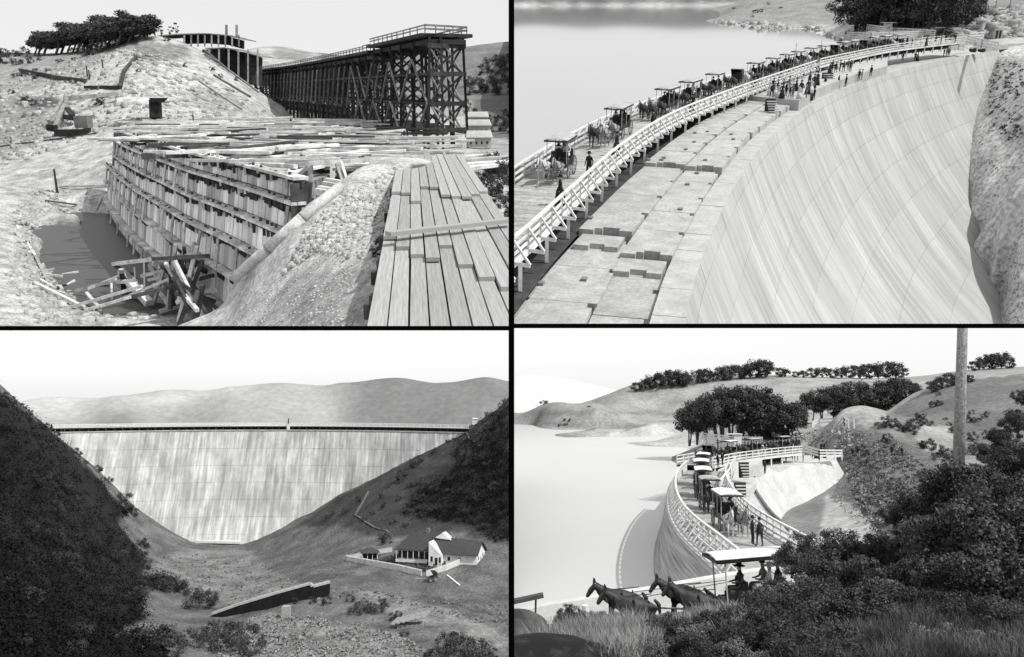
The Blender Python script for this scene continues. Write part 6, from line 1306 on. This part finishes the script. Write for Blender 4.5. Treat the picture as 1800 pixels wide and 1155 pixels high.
b = MB(); b.box((0, .1, 12 * s_), (12 * s_, .6, 3 * s_)); b.box((0, 0, 5.5 * s_), (1.4 * s_, .5, 11 * s_)); b.box((-6 * s_, 0, 6 * s_), (2 * s_, .5, 12 * s_)); b.box((6 * s_, 0, 6 * s_), (2 * s_, .5, 12 * s_)); link(4, 'frame', b.mesh('frame', M_c4), dr)
b = MB(); b.extr([W4(1455, 793, 162), W4(1490, 793, 158), W4(1488, 803, 156), W4(1455, 806, 160)], (0, .5, 0)); props(b.build(4, 'low_wall', M_c4), 'low white wall between the doorway and the slope', 'wall')
# --- rigs on the near walkway and the queue beyond
def wpos(PT, t, o, sg): p = PT.off(t, o * sg); d = PT.dir(t); return p + Vector((0, 0, .1)), math.atan2(-d.y, -d.x)
for t, kd, team, rid, lab, wh in [(14.5, 'whitebus', [('white', 'grey')], [(1.0, 0, 'm'), (-.2, .3, 'w')], 'carriage with a white flat canopy coming up behind two pale horses, nearest on the walkway', 'the nearest walkway carriage'),
        (25.0, 'surrey', [('dark', 'dark')], [(.5, 0, 'm')], 'dark carriage second in line on the curved walkway', 'the second walkway carriage'), (34.0, 'whitebus', [('dark', 'white')], [(1.0, 0, 'm'), (-.2, .3, 'l')], 'third carriage on the curve with a broad white top', 'the third walkway carriage'),
        (44.0, 'whitebus', [('dark', 'dark')], [(1.0, 0, 'm')], 'fourth carriage at the bend with a white top', 'the fourth walkway carriage'), (54.0, 'whitesurrey', [('dark', 'dark')], [(.5, 0, 'm')], 'fifth carriage beyond the bend with a white top', 'the fifth walkway carriage')]:
    if t < DK4.L - 1: p, a = wpos(DK4, t, 2.5, sgn); rig(4, p, a, kd, lab, team, rid, wh)
for i, t in enumerate([5, 13, 21, 30]):
    if t < DK5.L - 1: p, a = wpos(DK5, t, 2.5, s5); rig(4, p, a, ('buggy', 'whitesurrey', 'bus', 'surrey')[i], ['hooded buggy first in the queue on the far walkway', 'white topped carriage second in the far queue', 'dark wagon third in the far queue', 'dark carriage last in the far queue'][i], [('dark', 'dark')], [(.4, 0, 'm')], 'the far queue rig %s' % ('abcd'[i] and ['first', 'second', 'third', 'last'][i]))
crowd(4, [(1300 + i * 5.0, 800 - i * .55 - (i % 3) * 1.5) for i in range(22)] + [(1280, 806), (1285, 808), (1275, 812), (1270, 818), (1262, 822)], ZD4 + .2, 'in the crowd on the far walkway', 'crowd on the far walkway', 'mmwl')
crowd(4, [(1375, 812), (1382, 811), (1396, 813), (1402, 810), (1412, 812), (1430, 808), (1436, 806), (1446, 803), (1450, 805), (1455, 803), (1472, 802), (1394, 808), (1345, 833)], ZC4, 'on the white crest below the far walkway', 'people on the white crest', 'mwmg')
crowd(4, [(1568, 802), (1586, 804)], lambda x, y: T4.hit(x, y).z, 'climbing the brushy slope right of the dam', 'people on the brushy slope', 'm')
q = Z4(1323, 958, ZD4 + .1); inst(4, MEN[0], 'person', 'man in a dark suit and felt hat, left of two talking on the walkway', 'person', q, -.4, 1.02)
q = Z4(1336, 961, ZD4 + .1); inst(4, MEN[1], 'person', 'man in a dark suit and cap, right of two talking on the walkway', 'person', q, 2.4, 1.0)
# --- foreground road, wall, team of horses and the open carriage
b = MB(); PW = [W4(x, y, 34) for x, y in [(860, 1090), (950, 1066), (1050, 1050), (1154, 1034), (1244, 1018), (1330, 1004), (1420, 992)]]
for a, c in zip(PW[:-1], PW[1:]): b.extr([a, c, c - Vector((0, 0, 1.5)), a - Vector((0, 0, 1.5))], (0, .55, 0)); 
props(b.build(4, 'parapet', mat('white_parapet', .5, .62, scale=.8, fine=.1)), 'long low white parapet wall along the road behind the horses', 'wall')
RD = lambda x: W4(x, 1105 - (x - 904) * .075, 30)
b = MB(); b.quadf(W4(850, 1108, 33.5), W4(1420, 1040, 33.5), W4(1500, 1120, 23), W4(850, 1190, 23)); props(b.build(4, 'road', mat('dusty_road', .4, .55, scale=.8, fine=.15)), kind='structure')
rz = math.radians(186); sl = .06
cl = W4(1322, 1096, 29.2); S4 = 1.0
tl = Matrix.Rotation(rz, 4, 'Z') @ Matrix.Rotation(sl, 4, 'Y') @ Matrix.Rotation(-rz, 4, 'Z')
inst(4, CAR['whitesurrey'], 'carriage', 'open touring carriage with white flat canopy in front of the dam, half hidden by brush', 'carriage', cl, rz, .92, 'horse carriages', tilt=tl)
M_hb2 = HORSE['dark']
for i, (x, dy, lab) in enumerate([(2.95, -.55, 'dark wheel horse nearer the carriage, on the camera side'), (3.1, .5, 'dark wheel horse nearer the carriage, on the lake side'), (5.15, -.55, 'dark lead horse with raised head, on the camera side'), (5.3, .5, 'dark lead horse on the lake side behind its mate')]):
    inst(4, M_hb2[(i // 2) % 2 if i % 2 == 0 else 1], 'horse', lab, 'horse', loc2(cl, rz, x - .95, -dy, -x * .045), rz, .9, 'team of four dark horses', tilt=tl)
for x, y, a_, lab in [(.42, .15, SITM[0], 'bearded driver in dark suit and felt hat holding the reins'), (-.6, .25, SITW[0], 'woman in a white blouse and straw hat seated behind the driver'), (-.6, -.35, SITM[1], 'passenger in grey with a cap beside the woman in white'), (-1.0, 0, SITW[1], 'woman in dark dress on the rear seat of the near carriage')]:
    inst(4, a_, 'person', lab, 'person', loc2(cl, rz, x, y, 1.17), rz, .95, 'people in the near carriage')
rn = MB()
for s in (-.45, .45): rn.tube(loc2(cl, rz, .8, s * .3, 1.45), loc2(cl, rz, 4.5, s, 1.0), .012, .012, 4)
props(rn.build(4, 'reins', M_lea), 'long leather reins running from driver to lead horses', 'reins')
b = MB(); b.tube(W4(1029, 1112, 27), W4(1029, 1064, 27), .12, .11, 8); props(b.build(4, 'white_post', M_wh), 'short white roadside post rising from the bushes below the lead horses', 'post')
sg = thing(4, 'boom_gate', 'dark level gate arm on a thin post at the left edge of the road', 'gate', W4(941, 1080, 27)); b = MB(); b.beam(W4(890, 1060, 27), W4(955, 1046, 27), .3, .12); b.build(4, 'arm', mat('gate_timber', .05, .1), sg); b = MB(); b.beam(W4(942, 1048, 27), W4(941, 1090, 27), .06); b.build(4, 'post', M_old if 'M_old' in globals() else M_dtim, sg)
def dome(name, px, py, w, rx, ry, rz_, label, cat_, m, seed=1):
    V, Fq = [], []; n, mm = 26, 12; c = W4(px, py, w)
    for j in range(mm + 1):
        for i in range(n):
            a, e = 2 * math.pi * i / n, math.pi / 2 * j / mm; k_ = 1 + .08 * math.sin(3 * a + seed) + .04 * math.sin(7 * a + j)
            V.append((rx * math.cos(a) * math.cos(e) * k_, ry * math.sin(a) * math.cos(e) * k_, rz_ * math.sin(e)))
    for j in range(mm):
        for i in range(n): Fq.append((j * n + i, j * n + (i + 1) % n, (j + 1) * n + (i + 1) % n, (j + 1) * n + i))
    me = mesh_np(name, np.array(V), np.array(Fq), m, True); o = link(4, name, me, None, Matrix.Translation(c)); return props(o, label, cat_)
dome('boulder', 912, 1134, 23, .9, .8, .95, 'rounded dark boulder at the left roadside edge', 'boulder', mat('mossy_rock', .03, .1, scale=1.5, bump=.5, bscale=4))
dome('cloth_mound', 960, 1178, 17, 1.75, 1.3, .62, 'smooth mound of black cloth in the bottom left corner of the brushy view', 'mound', mat('black_cloth', .008, .04, scale=2.0, contrast=(.5, .72), bump=.3, bscale=5), 3)  # rounded shape stands for a dark cloth
# utility pole
b = MB(); b.tube(W4(1681, 960, 26), W4(1693, 540, 26.3), .19, .145, 14); b.build(4, 'utility_pole', mat('pole_timber', .22, .36, scale=3, stretch=(6, 6, .6), fine=.35, fscale=14, bump=.3, bscale=10), smooth=True)
props(bpy.data.objects['utility_pole'], 'tall grey timber utility pole rising out of the right hand brush', 'pole')
# --- foreground bank
fgp = [W4(*p) for p in [(900, 1170, 19), (1000, 1150, 20), (1100, 1120, 22), (1200, 1090, 24), (1300, 1075, 25.5), (1400, 1040, 26), (1500, 1030, 26), (1600, 1000, 26), (1700, 960, 26), (1800, 940, 26), (1860, 930, 26), (900, 1130, 23), (1050, 1108, 25), (1200, 1078, 27), (1340, 1075, 28.5), (1450, 1060, 30), (1600, 1040, 32), (1800, 1000, 32),
    (880, 1250, 14), (1100, 1230, 14.5), (1300, 1230, 13.5), (1500, 1230, 12.8), (1700, 1230, 12.8), (1860, 1230, 12.8), (1400, 1160, 17), (1600, 1120, 18), (1750, 1120, 18)]]
TG = Terrain(4, fgp); TG.disp = lambda x, y: .12 * fbm(x * .8, y * .8, 3, 3)
TG.build('grassy_bank', mat('bank_soil', .04, .12, scale=1.2, fine=.3, fscale=8), -.02, .66, 110, 12.9, 31, 90, [], base=1)
def grass(n, poly, h0, h1, m, name, label, seed, wmax=60):
    r = np.random.RandomState(seed); A = np.array(poly); q = np.c_[r.uniform(A[:, 0].min(), A[:, 0].max(), n * 3), r.uniform(A[:, 1].min(), A[:, 1].max(), n * 3)]; q = q[inpoly(q[:, 0], q[:, 1], poly)][:n // 12]
    C = [TG.hit(x, y, 11, wmax, 90) for x, y in q]; C = np.array([tuple(c) for c in C if c is not None]); idx = np.repeat(np.arange(len(C)), 12)
    P = C[idx] + np.c_[r.normal(size=(len(idx), 2)) * .16, np.zeros(len(idx))]; h = r.uniform(h0, h1, len(idx)); ln = r.normal(size=(len(idx), 2)) * .28 * h[:, None]
    w = .008 + .008 * r.rand(len(idx)); a = r.uniform(0, 3.14, len(idx)); dx = np.c_[np.cos(a) * w, np.sin(a) * w, 0 * w]; mid = P + np.c_[ln * .35, h * .6]; tip = P + np.c_[ln, h]
    V = np.stack([P - dx, P + dx, mid + dx * .7, mid - dx * .7, tip], 1).reshape(-1, 3); k = np.arange(len(idx))[:, None] * 5
    Fq = np.concatenate([k + np.array([[0, 1, 2, 3]]), k + np.array([[3, 2, 4, 4]])]); F3 = [tuple(f) for f in (k + np.array([[0, 1, 2, 3]]))] + [tuple(f) for f in (k + np.array([[3, 2, 4]]))]
    c = V.mean(0); me = bpy.data.meshes.new(name); me.from_pydata((V - c).tolist(), [], [list(map(int, f)) for f in F3]); me.materials.append(m); o = link(4, name, me, None, Matrix.Translation(Vector(c))); return props(o, label, kind='stuff')
M_gr = mat('dry_grass', .12, .34, scale=.5, rough=.9); M_gr2 = mat('dark_grass', .03, .13, scale=.5, rough=.9)  # second grass colour, darker than the dry grass
grass(15000, [(980, 1130), (1120, 1112), (1160, 1155), (1060, 1200), (930, 1165)], .3, .8, M_gr, 'tall_dry_grass', 'tall dry grass at the lower left of the brushy bank', 1)
grass(9000, [(1220, 1095), (1330, 1090), (1350, 1110), (1300, 1140), (1200, 1130)], .3, .6, M_gr, 'tall_dry_grass', 'pale grass tuft below the near carriage', 2)
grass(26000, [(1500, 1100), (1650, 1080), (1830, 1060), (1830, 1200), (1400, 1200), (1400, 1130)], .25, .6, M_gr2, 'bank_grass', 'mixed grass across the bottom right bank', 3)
# bushes: brush thicket of separate shrubs
BR = [[('foliage', crown_mesh('foliage', M_leaf, 46, 14000, (1.25, 1.1, 1.0), .042, 700 + i, off=(0, 0, .75), clr=.24, shell=.3), I4, []), ('stem', trunk_mesh('stem', M_bark, 1.5, .03, 7, .9, 720 + i, stems=4), I4, [])] for i in range(3)]
BM = [[('foliage', crown_mesh('foliage', mat('leaf_grey', .045, .15, rough=.5, scale=1.0, spec=.5, rnd=.25), 40, 9000, (1.2, 1.1, .8), .04, 740 + i, off=(0, 0, .6), clr=.24, shell=.3), I4, []), ('stem', trunk_mesh('stem', M_bark, 1.2, .02, 6, .9, 760 + i, stems=4), I4, [])] for i in range(2)]
def brush(lst, assets, label, group, seed=1, name='shrub'):
    r = random.Random(seed)
    for (px, py, w, rad) in lst:
        h = TG.hit(px, py + rad * .6, 11, 60, 120); w = min(w, h.y * 1.0) if h is not None else w; s = rad * w / F / 1.1; p = W4(px, py + rad * .6, w); inst(4, r.choice(assets), name, label, 'shrub', p, r.uniform(0, 6.28), s, group)
brush([(1000, 1082, 23.5, 20), (1022, 1096, 23, 22), (990, 1095, 22.8, 20), (1065, 1098, 24, 22), (1045, 1098, 23, 26), (1095, 1095, 23.5, 26)], BR, 'leafy shrub growing below the lead horses', 'shrubs below the lead horses', 2)
brush([(1140, 1098, 24.5, 26), (1170, 1112, 24, 34), (1215, 1104, 25, 28), (1180, 1125, 22, 44), (1130, 1118, 22, 34), (1250, 1110, 23, 46), (1235, 1082, 26, 18), (1262, 1078, 26, 18), (1290, 1135, 21, 46), (1220, 1150, 20, 44), (1160, 1150, 20, 40)], BR + BM[:1], 'dark shrub below the wheel horses', 'shrubs below the wheel horses', 3)
brush([(1362, 1045, 25, 34), (1392, 985, 25, 36), (1420, 985, 25, 48), (1400, 1050, 24, 56), (1460, 1020, 24, 60), (1480, 975, 25.5, 46), (1535, 975, 25, 44), (1530, 1030, 24, 60), (1350, 1080, 23, 46), (1430, 1100, 22, 60), (1500, 1090, 22, 60), (1380, 1130, 20, 56), (1460, 1145, 19, 56), (1570, 985, 24.5, 34), (1340, 1140, 19.5, 40)], BR + BM[:1], 'dense dark shrub in the middle of the foreground thicket', 'shrubs of the central thicket', 4)
brush([(1640, 900, 24, 60), (1700, 880, 23, 80), (1775, 890, 23, 70), (1640, 960, 22, 60), (1720, 960, 21, 90), (1790, 950, 21, 80), (1610, 1010, 21, 44), (1690, 1040, 20, 80), (1780, 1040, 20, 84), (1622, 905, 24.5, 26), (1670, 880, 24.5, 34), (1725, 850, 23.5, 44), (1790, 810, 23.5, 44), (1590, 960, 23.5, 30), (1745, 900, 22, 80), (1570, 910, 25, 22)], BR, 'very dark leafy shrub massed at the right edge', 'shrubs massed at the right edge', 5)
brush([(1790, 745, 25, 30), (1760, 775, 25, 26), (1795, 700, 25, 16), (1740, 800, 25, 24)], BR, 'tall upright shrub branching against the right hand hill', 'tall shrubs against the right hand hill', 6)
brush([(1330, 1110, 22, 50), (1290, 1160, 18, 50), (1400, 1160, 18, 56), (1480, 1170, 17, 50), (1210, 1120, 22, 50), (1360, 1060, 24, 50), (1450, 1070, 23, 56), (1530, 1075, 22, 56), (1240, 1168, 18, 40), (1560, 1050, 22, 50), (1100, 1128, 22, 30), (1600, 1070, 20, 50), (1680, 1090, 19, 50), (1760, 1095, 18, 50)], BR + BM, 'mid height dark shrub filling the lower thicket', 'shrubs filling the lower thicket', 14)
brush([(1570, 1090, 20, 40), (1620, 1130, 18, 44), (1700, 1130, 18, 50), (1780, 1140, 17.5, 50), (1540, 1140, 18, 40), (1500, 1120, 19, 36), (1340, 1170, 17, 40), (1100, 1160, 20, 26), (1660, 1090, 19, 34)], BM, 'greyish low shrub among the grass at the bottom of the bank', 'low grey shrubs at the bottom of the bank', 7)
# --- trees and bushes of the hills
GT = [tree_asset(40 + i, 8, 4.6, (.5, 0), stems=2 + i % 2, n=4200, size=.2, base=.38) for i in range(3)]
def trees4(lst, assets, label, group, w=None, name='tree', div=8.0):
    for i, (px, py, h) in enumerate(lst):
        p = T4.hit(px, py, 60) if w is None else W4(px, py, w)
        if p is None: continue
        s = h * proj(4, p)[2] / F / div; inst(4, assets[i % len(assets)], name, label, 'tree', p + Vector((0, 0, -.2)), random.uniform(0, 6.28), s, group)
trees4([(1212, 780, 64), (1225, 778, 68), (1243, 776, 76), (1262, 774, 84), (1285, 774, 86), (1308, 776, 88), (1330, 778, 84), (1352, 780, 80), (1372, 782, 76), (1392, 775, 66), (1270, 766, 84), (1300, 764, 88), (1340, 766, 84), (1240, 768, 70), (1385, 768, 66), (1320, 785, 60), (1350, 790, 50), (1365, 790, 46)], GT, 'dark spreading tree in the big grove beside the lake', 'trees of the big lakeside grove', w=188)
trees4([(1428, 738, 38), (1445, 740, 44), (1465, 742, 50), (1490, 744, 54), (1515, 745, 56), (1540, 742, 52), (1560, 732, 50), (1580, 720, 44), (1595, 712, 36), (1530, 742, 40), (1475, 744, 36), (1565, 745, 36)], GT, 'dark round tree in the line filling the hollow between the hills', 'trees in the hollow between the hills', w=232, div=6.2)
LOW = [tree_asset(50 + i, 7, 5.5, stems=2, n=2200, size=.3, base=.15) for i in range(2)]
trees4([(1118, 688, 12), (1135, 684, 14), (1150, 683, 18), (1165, 681, 20), (1180, 680, 22), (1195, 678, 20), (1205, 679, 16), (1227, 674, 18), (1238, 672, 18), (1255, 670, 14), (1270, 669, 18), (1285, 668, 20), (1300, 666, 18), (1318, 665, 20), (1335, 664, 24), (1345, 664, 22), (1372, 662, 12), (1380, 663, 11)], LOW, 'dark tree on the left part of the skyline ridge', 'trees on the left part of the skyline', div=5.2)
trees4([(1398, 663, 8), (1412, 664, 10), (1428, 664, 13), (1445, 664, 14), (1462, 665, 13), (1480, 665, 15), (1497, 665, 17), (1512, 666, 18), (1528, 666, 20), (1544, 666, 19), (1560, 665, 22), (1574, 664, 20), (1586, 664, 12)], LOW, 'dark tree in the long hedge along the skyline', 'trees of the long skyline row', div=5.2)
trees4([(1712, 652, 14), (1728, 650, 19), (1744, 649, 22), (1760, 648, 23), (1774, 648, 16)], LOW, 'dark tree in the clump on the far right skyline', 'trees of the far right skyline clump', div=5.6)
trees4([(1640, 690, 18), (1655, 684, 20), (1672, 678, 20), (1690, 674, 16), (1705, 672, 12)], LOW, 'dark tree on the crest of the nearer right hill', 'trees on the nearer right hill', div=6)
def bush4(lst, label, group, TT=None):
    for (px, py, r) in lst:
        p = (TT or T4).hit(px, py, 60)
        if p is None: continue
        s = r * proj(4, p)[2] / F / 1.4; inst(4, random.choice(BUSH), 'bush', label, 'bush', p + Vector((0, 0, -.2 * s)), random.uniform(0, 6.28), s, group)
bush4([(931, 720, 6), (943, 714, 8), (956, 711, 7), (992, 740, 4), (1001, 741, 4), (994, 748, 4), (985, 749, 4), (1035, 716, 3)], 'small bush on the left shore of the lake', 'bushes on the left shore')
bush4([(1493, 684, 10), (1486, 678, 6), (1497, 678, 5), (1492, 694, 4), (1647, 714, 10), (1640, 716, 8), (1650, 695, 5)], 'isolated bush on the open grassy hill', 'isolated bushes on the grassy hill')
bush4([(1600, 762, 14), (1608, 750, 14), (1616, 740, 12), (1598, 756, 11), (1632, 748, 8), (1560, 750, 14), (1575, 752, 12), (1550, 752, 10), (1585, 758, 9), (1560, 775, 10), (1514, 795, 10), (1522, 800, 9), (1504, 796, 8), (1496, 798, 6), (1632, 790, 14), (1648, 800, 14), (1655, 810, 14), (1625, 785, 10), (1668, 805, 14), (1620, 835, 6), (1615, 840, 5), (1664, 825, 8)], 'dark bush on the brushy slope right of the dam', 'bushes on the brushy slope')
bush4([(1700, 740, 9), (1715, 742, 8), (1708, 728, 6), (1730, 734, 6), (1678, 760, 10), (1690, 752, 7), (1735, 728, 5), (1668, 748, 5), (1662, 738, 4), (1735, 770, 10), (1710, 775, 12), (1720, 790, 12), (1700, 800, 14)], 'small bush dotting the right hand hill', 'bushes on the right hand hill')
scrub(4, T4, 'slope_brush', [(1480, 800), (1560, 770), (1640, 830), (1690, 860), (1700, 960), (1560, 970), (1500, 880)], 16000, .14, .35, M_leaf2, 'low mottled brush on the slope right of the dam', 21, wr=(60, 180), clump=14)
scrub(4, T4, 'slope_grass', [(1470, 760), (1560, 760), (1680, 840), (1700, 950), (1560, 970), (1460, 880), (1480, 800)], 9000, .12, .3, mat('pale_tufts', .16, .4, scale=.5), 'pale dry tufts on the slope right of the dam', 22, wr=(60, 180), clump=10)
scrub(4, T4, 'rock_scree', [(1380, 762), (1500, 755), (1500, 792), (1455, 795), (1400, 790)], 1200, .3, .4, mat('cut_rock', .2, .5, scale=.5), 'broken face of the cut rock around the doorway', 23, clump=6)
# ------------------------------------------------------------------ the black cross frame between the four views
M_frame = mat('black_enamel', 0.0015, rough=0.9, spec=0.0)
YB = 11.5                                    # metres in front of the eye
def bar(px0, px1, py0, py1):
    b = MB(); c = (px0 + px1) / 2; d = (py0 + py1) / 2
    x0, x1 = (px0 - CX) / F * YB, (px1 - CX) / F * YB; z0, z1 = (CY - py1) / F * YB, (CY - py0) / F * YB
    b.box(((x0 + x1) / 2, YB, (z0 + z1) / 2), (x1 - x0, .03, z1 - z0)); return b
cf = bpy.data.objects.new('cross_frame', None); COL.objects.link(cf); cf.matrix_basis = Matrix.Rotation(P0, 4, 'X')
cf.name = 'view_divider'; props(cf, 'thin black cross shaped divider standing between the four views', 'divider'); ORG['view_divider'] = Vector((0, 0, 0))
NOCLIP = set()
for nm, q in (('upright_bar', (894, 904, -150, 1300)), ('crossbar', (-150, 894, 573, 581)), ('crossbar', (904, 1950, 569, 577))):
    o = link(3, nm, bar(*q).mesh(nm, M_frame), cf); NOCLIP.add(o.name)
# ------------------------------------------------------------------ each site ends where its view ends
bpy.context.view_layer.update()
RB = Matrix.Rotation(-P0, 4, 'X')            # world -> level eye frame (x right, y ahead, z up)
LIM = {1: (None, 897, None, 577), 2: (901, None, None, 573), 3: (None, 897, 577, None), 4: (901, None, 573, None)}
def planes(k):
    x0, x1, y0, y1 = LIM[k]; P = []
    if x0 is not None: P.append(Vector((1, -(x0 - CX) / F, 0)))
    if x1 is not None: P.append(Vector((-1, (x1 - CX) / F, 0)))
    if y0 is not None: P.append(Vector((0, (CY - y0) / F, -1)))
    if y1 is not None: P.append(Vector((0, -(CY - y1) / F, 1)))
    return P
dead = []
for o in list(COL.objects):
    if o.type != 'MESH' or o.name in NOCLIP or o.name not in SITE: continue
    M = RB @ o.matrix_world; bb = [M @ Vector(c) for c in o.bound_box]
    for n in planes(SITE[o.name]):
        d = [n.dot(c) for c in bb]
        if min(d) >= 0: continue
        if max(d) <= 0: dead.append(o); break
        bm = bmesh.new(); bm.from_mesh(o.data)
        nl = M.to_3x3().transposed() @ n; co = M.inverted() @ Vector((0, 0, 0))
        bmesh.ops.bisect_plane(bm, geom=bm.verts[:] + bm.edges[:] + bm.faces[:], plane_co=co, plane_no=nl, clear_inner=True, dist=1e-6)
        if not bm.faces: bm.free(); dead.append(o); break
        me = o.data.copy(); bm.to_mesh(me); bm.free(); o.data = me
# also drop what lies wholly outside the picture or past its edge
for o in list(COL.objects):
    if o.type != 'MESH' or o in dead or o.name in NOCLIP or o.name not in SITE or o.get('kind') == 'structure': continue
    M = RB @ o.matrix_world; bb = [M @ Vector(c) for c in o.bound_box]
    if o.name in ('crown', 'foliage'): pass
    X = [(c.x / max(c.y, .1)) * F + CX for c in bb]; Y = [CY - (c.z / max(c.y, .1)) * F for c in bb]
    if max(X) < -60 or min(X) > 1860 or max(Y) < -60 or min(Y) > 1215: dead.append(o)
dead = set(dead)
def rm(o):
    for c in list(o.children): rm(c)
    bpy.data.objects.remove(o)
names = [o.name for o in dead]
for nm in names:
    o = bpy.data.objects.get(nm)
    if o: rm(o)
for _ in range(2):
    for o in list(COL.objects):
        if o.type == 'EMPTY' and not o.children: bpy.data.objects.remove(o)

# ------------------------------------------------------------------ labels: tell alike neighbours apart by their place
ORD = ['', 'second', 'third', 'fourth', 'fifth', 'sixth', 'seventh', 'eighth', 'ninth', 'tenth', 'eleventh', 'twelfth', 'thirteenth', 'fourteenth', 'fifteenth']
bpy.context.view_layer.update()
by = {}
for o in COL.objects:
    if o.parent is None and o.get('category') and o.get('label'): by.setdefault(o['label'], []).append(o)
for lab, os_ in by.items():
    if len(os_) < 2: continue
    def sx(o): p = RB @ o.matrix_world.translation; return p.x / p.y
    os_.sort(key=sx); n = len(os_)
    for i, o in enumerate(os_):
        j = n - 1 - i
        if i == 0: o['label'] = lab + ', leftmost'
        elif j == 0: o['label'] = lab + ', rightmost'
        elif i <= j and i < 15: o['label'] = lab + ', ' + ORD[i] + ' from left'
        elif j < 15: o['label'] = lab + ', ' + ORD[j] + ' from right'
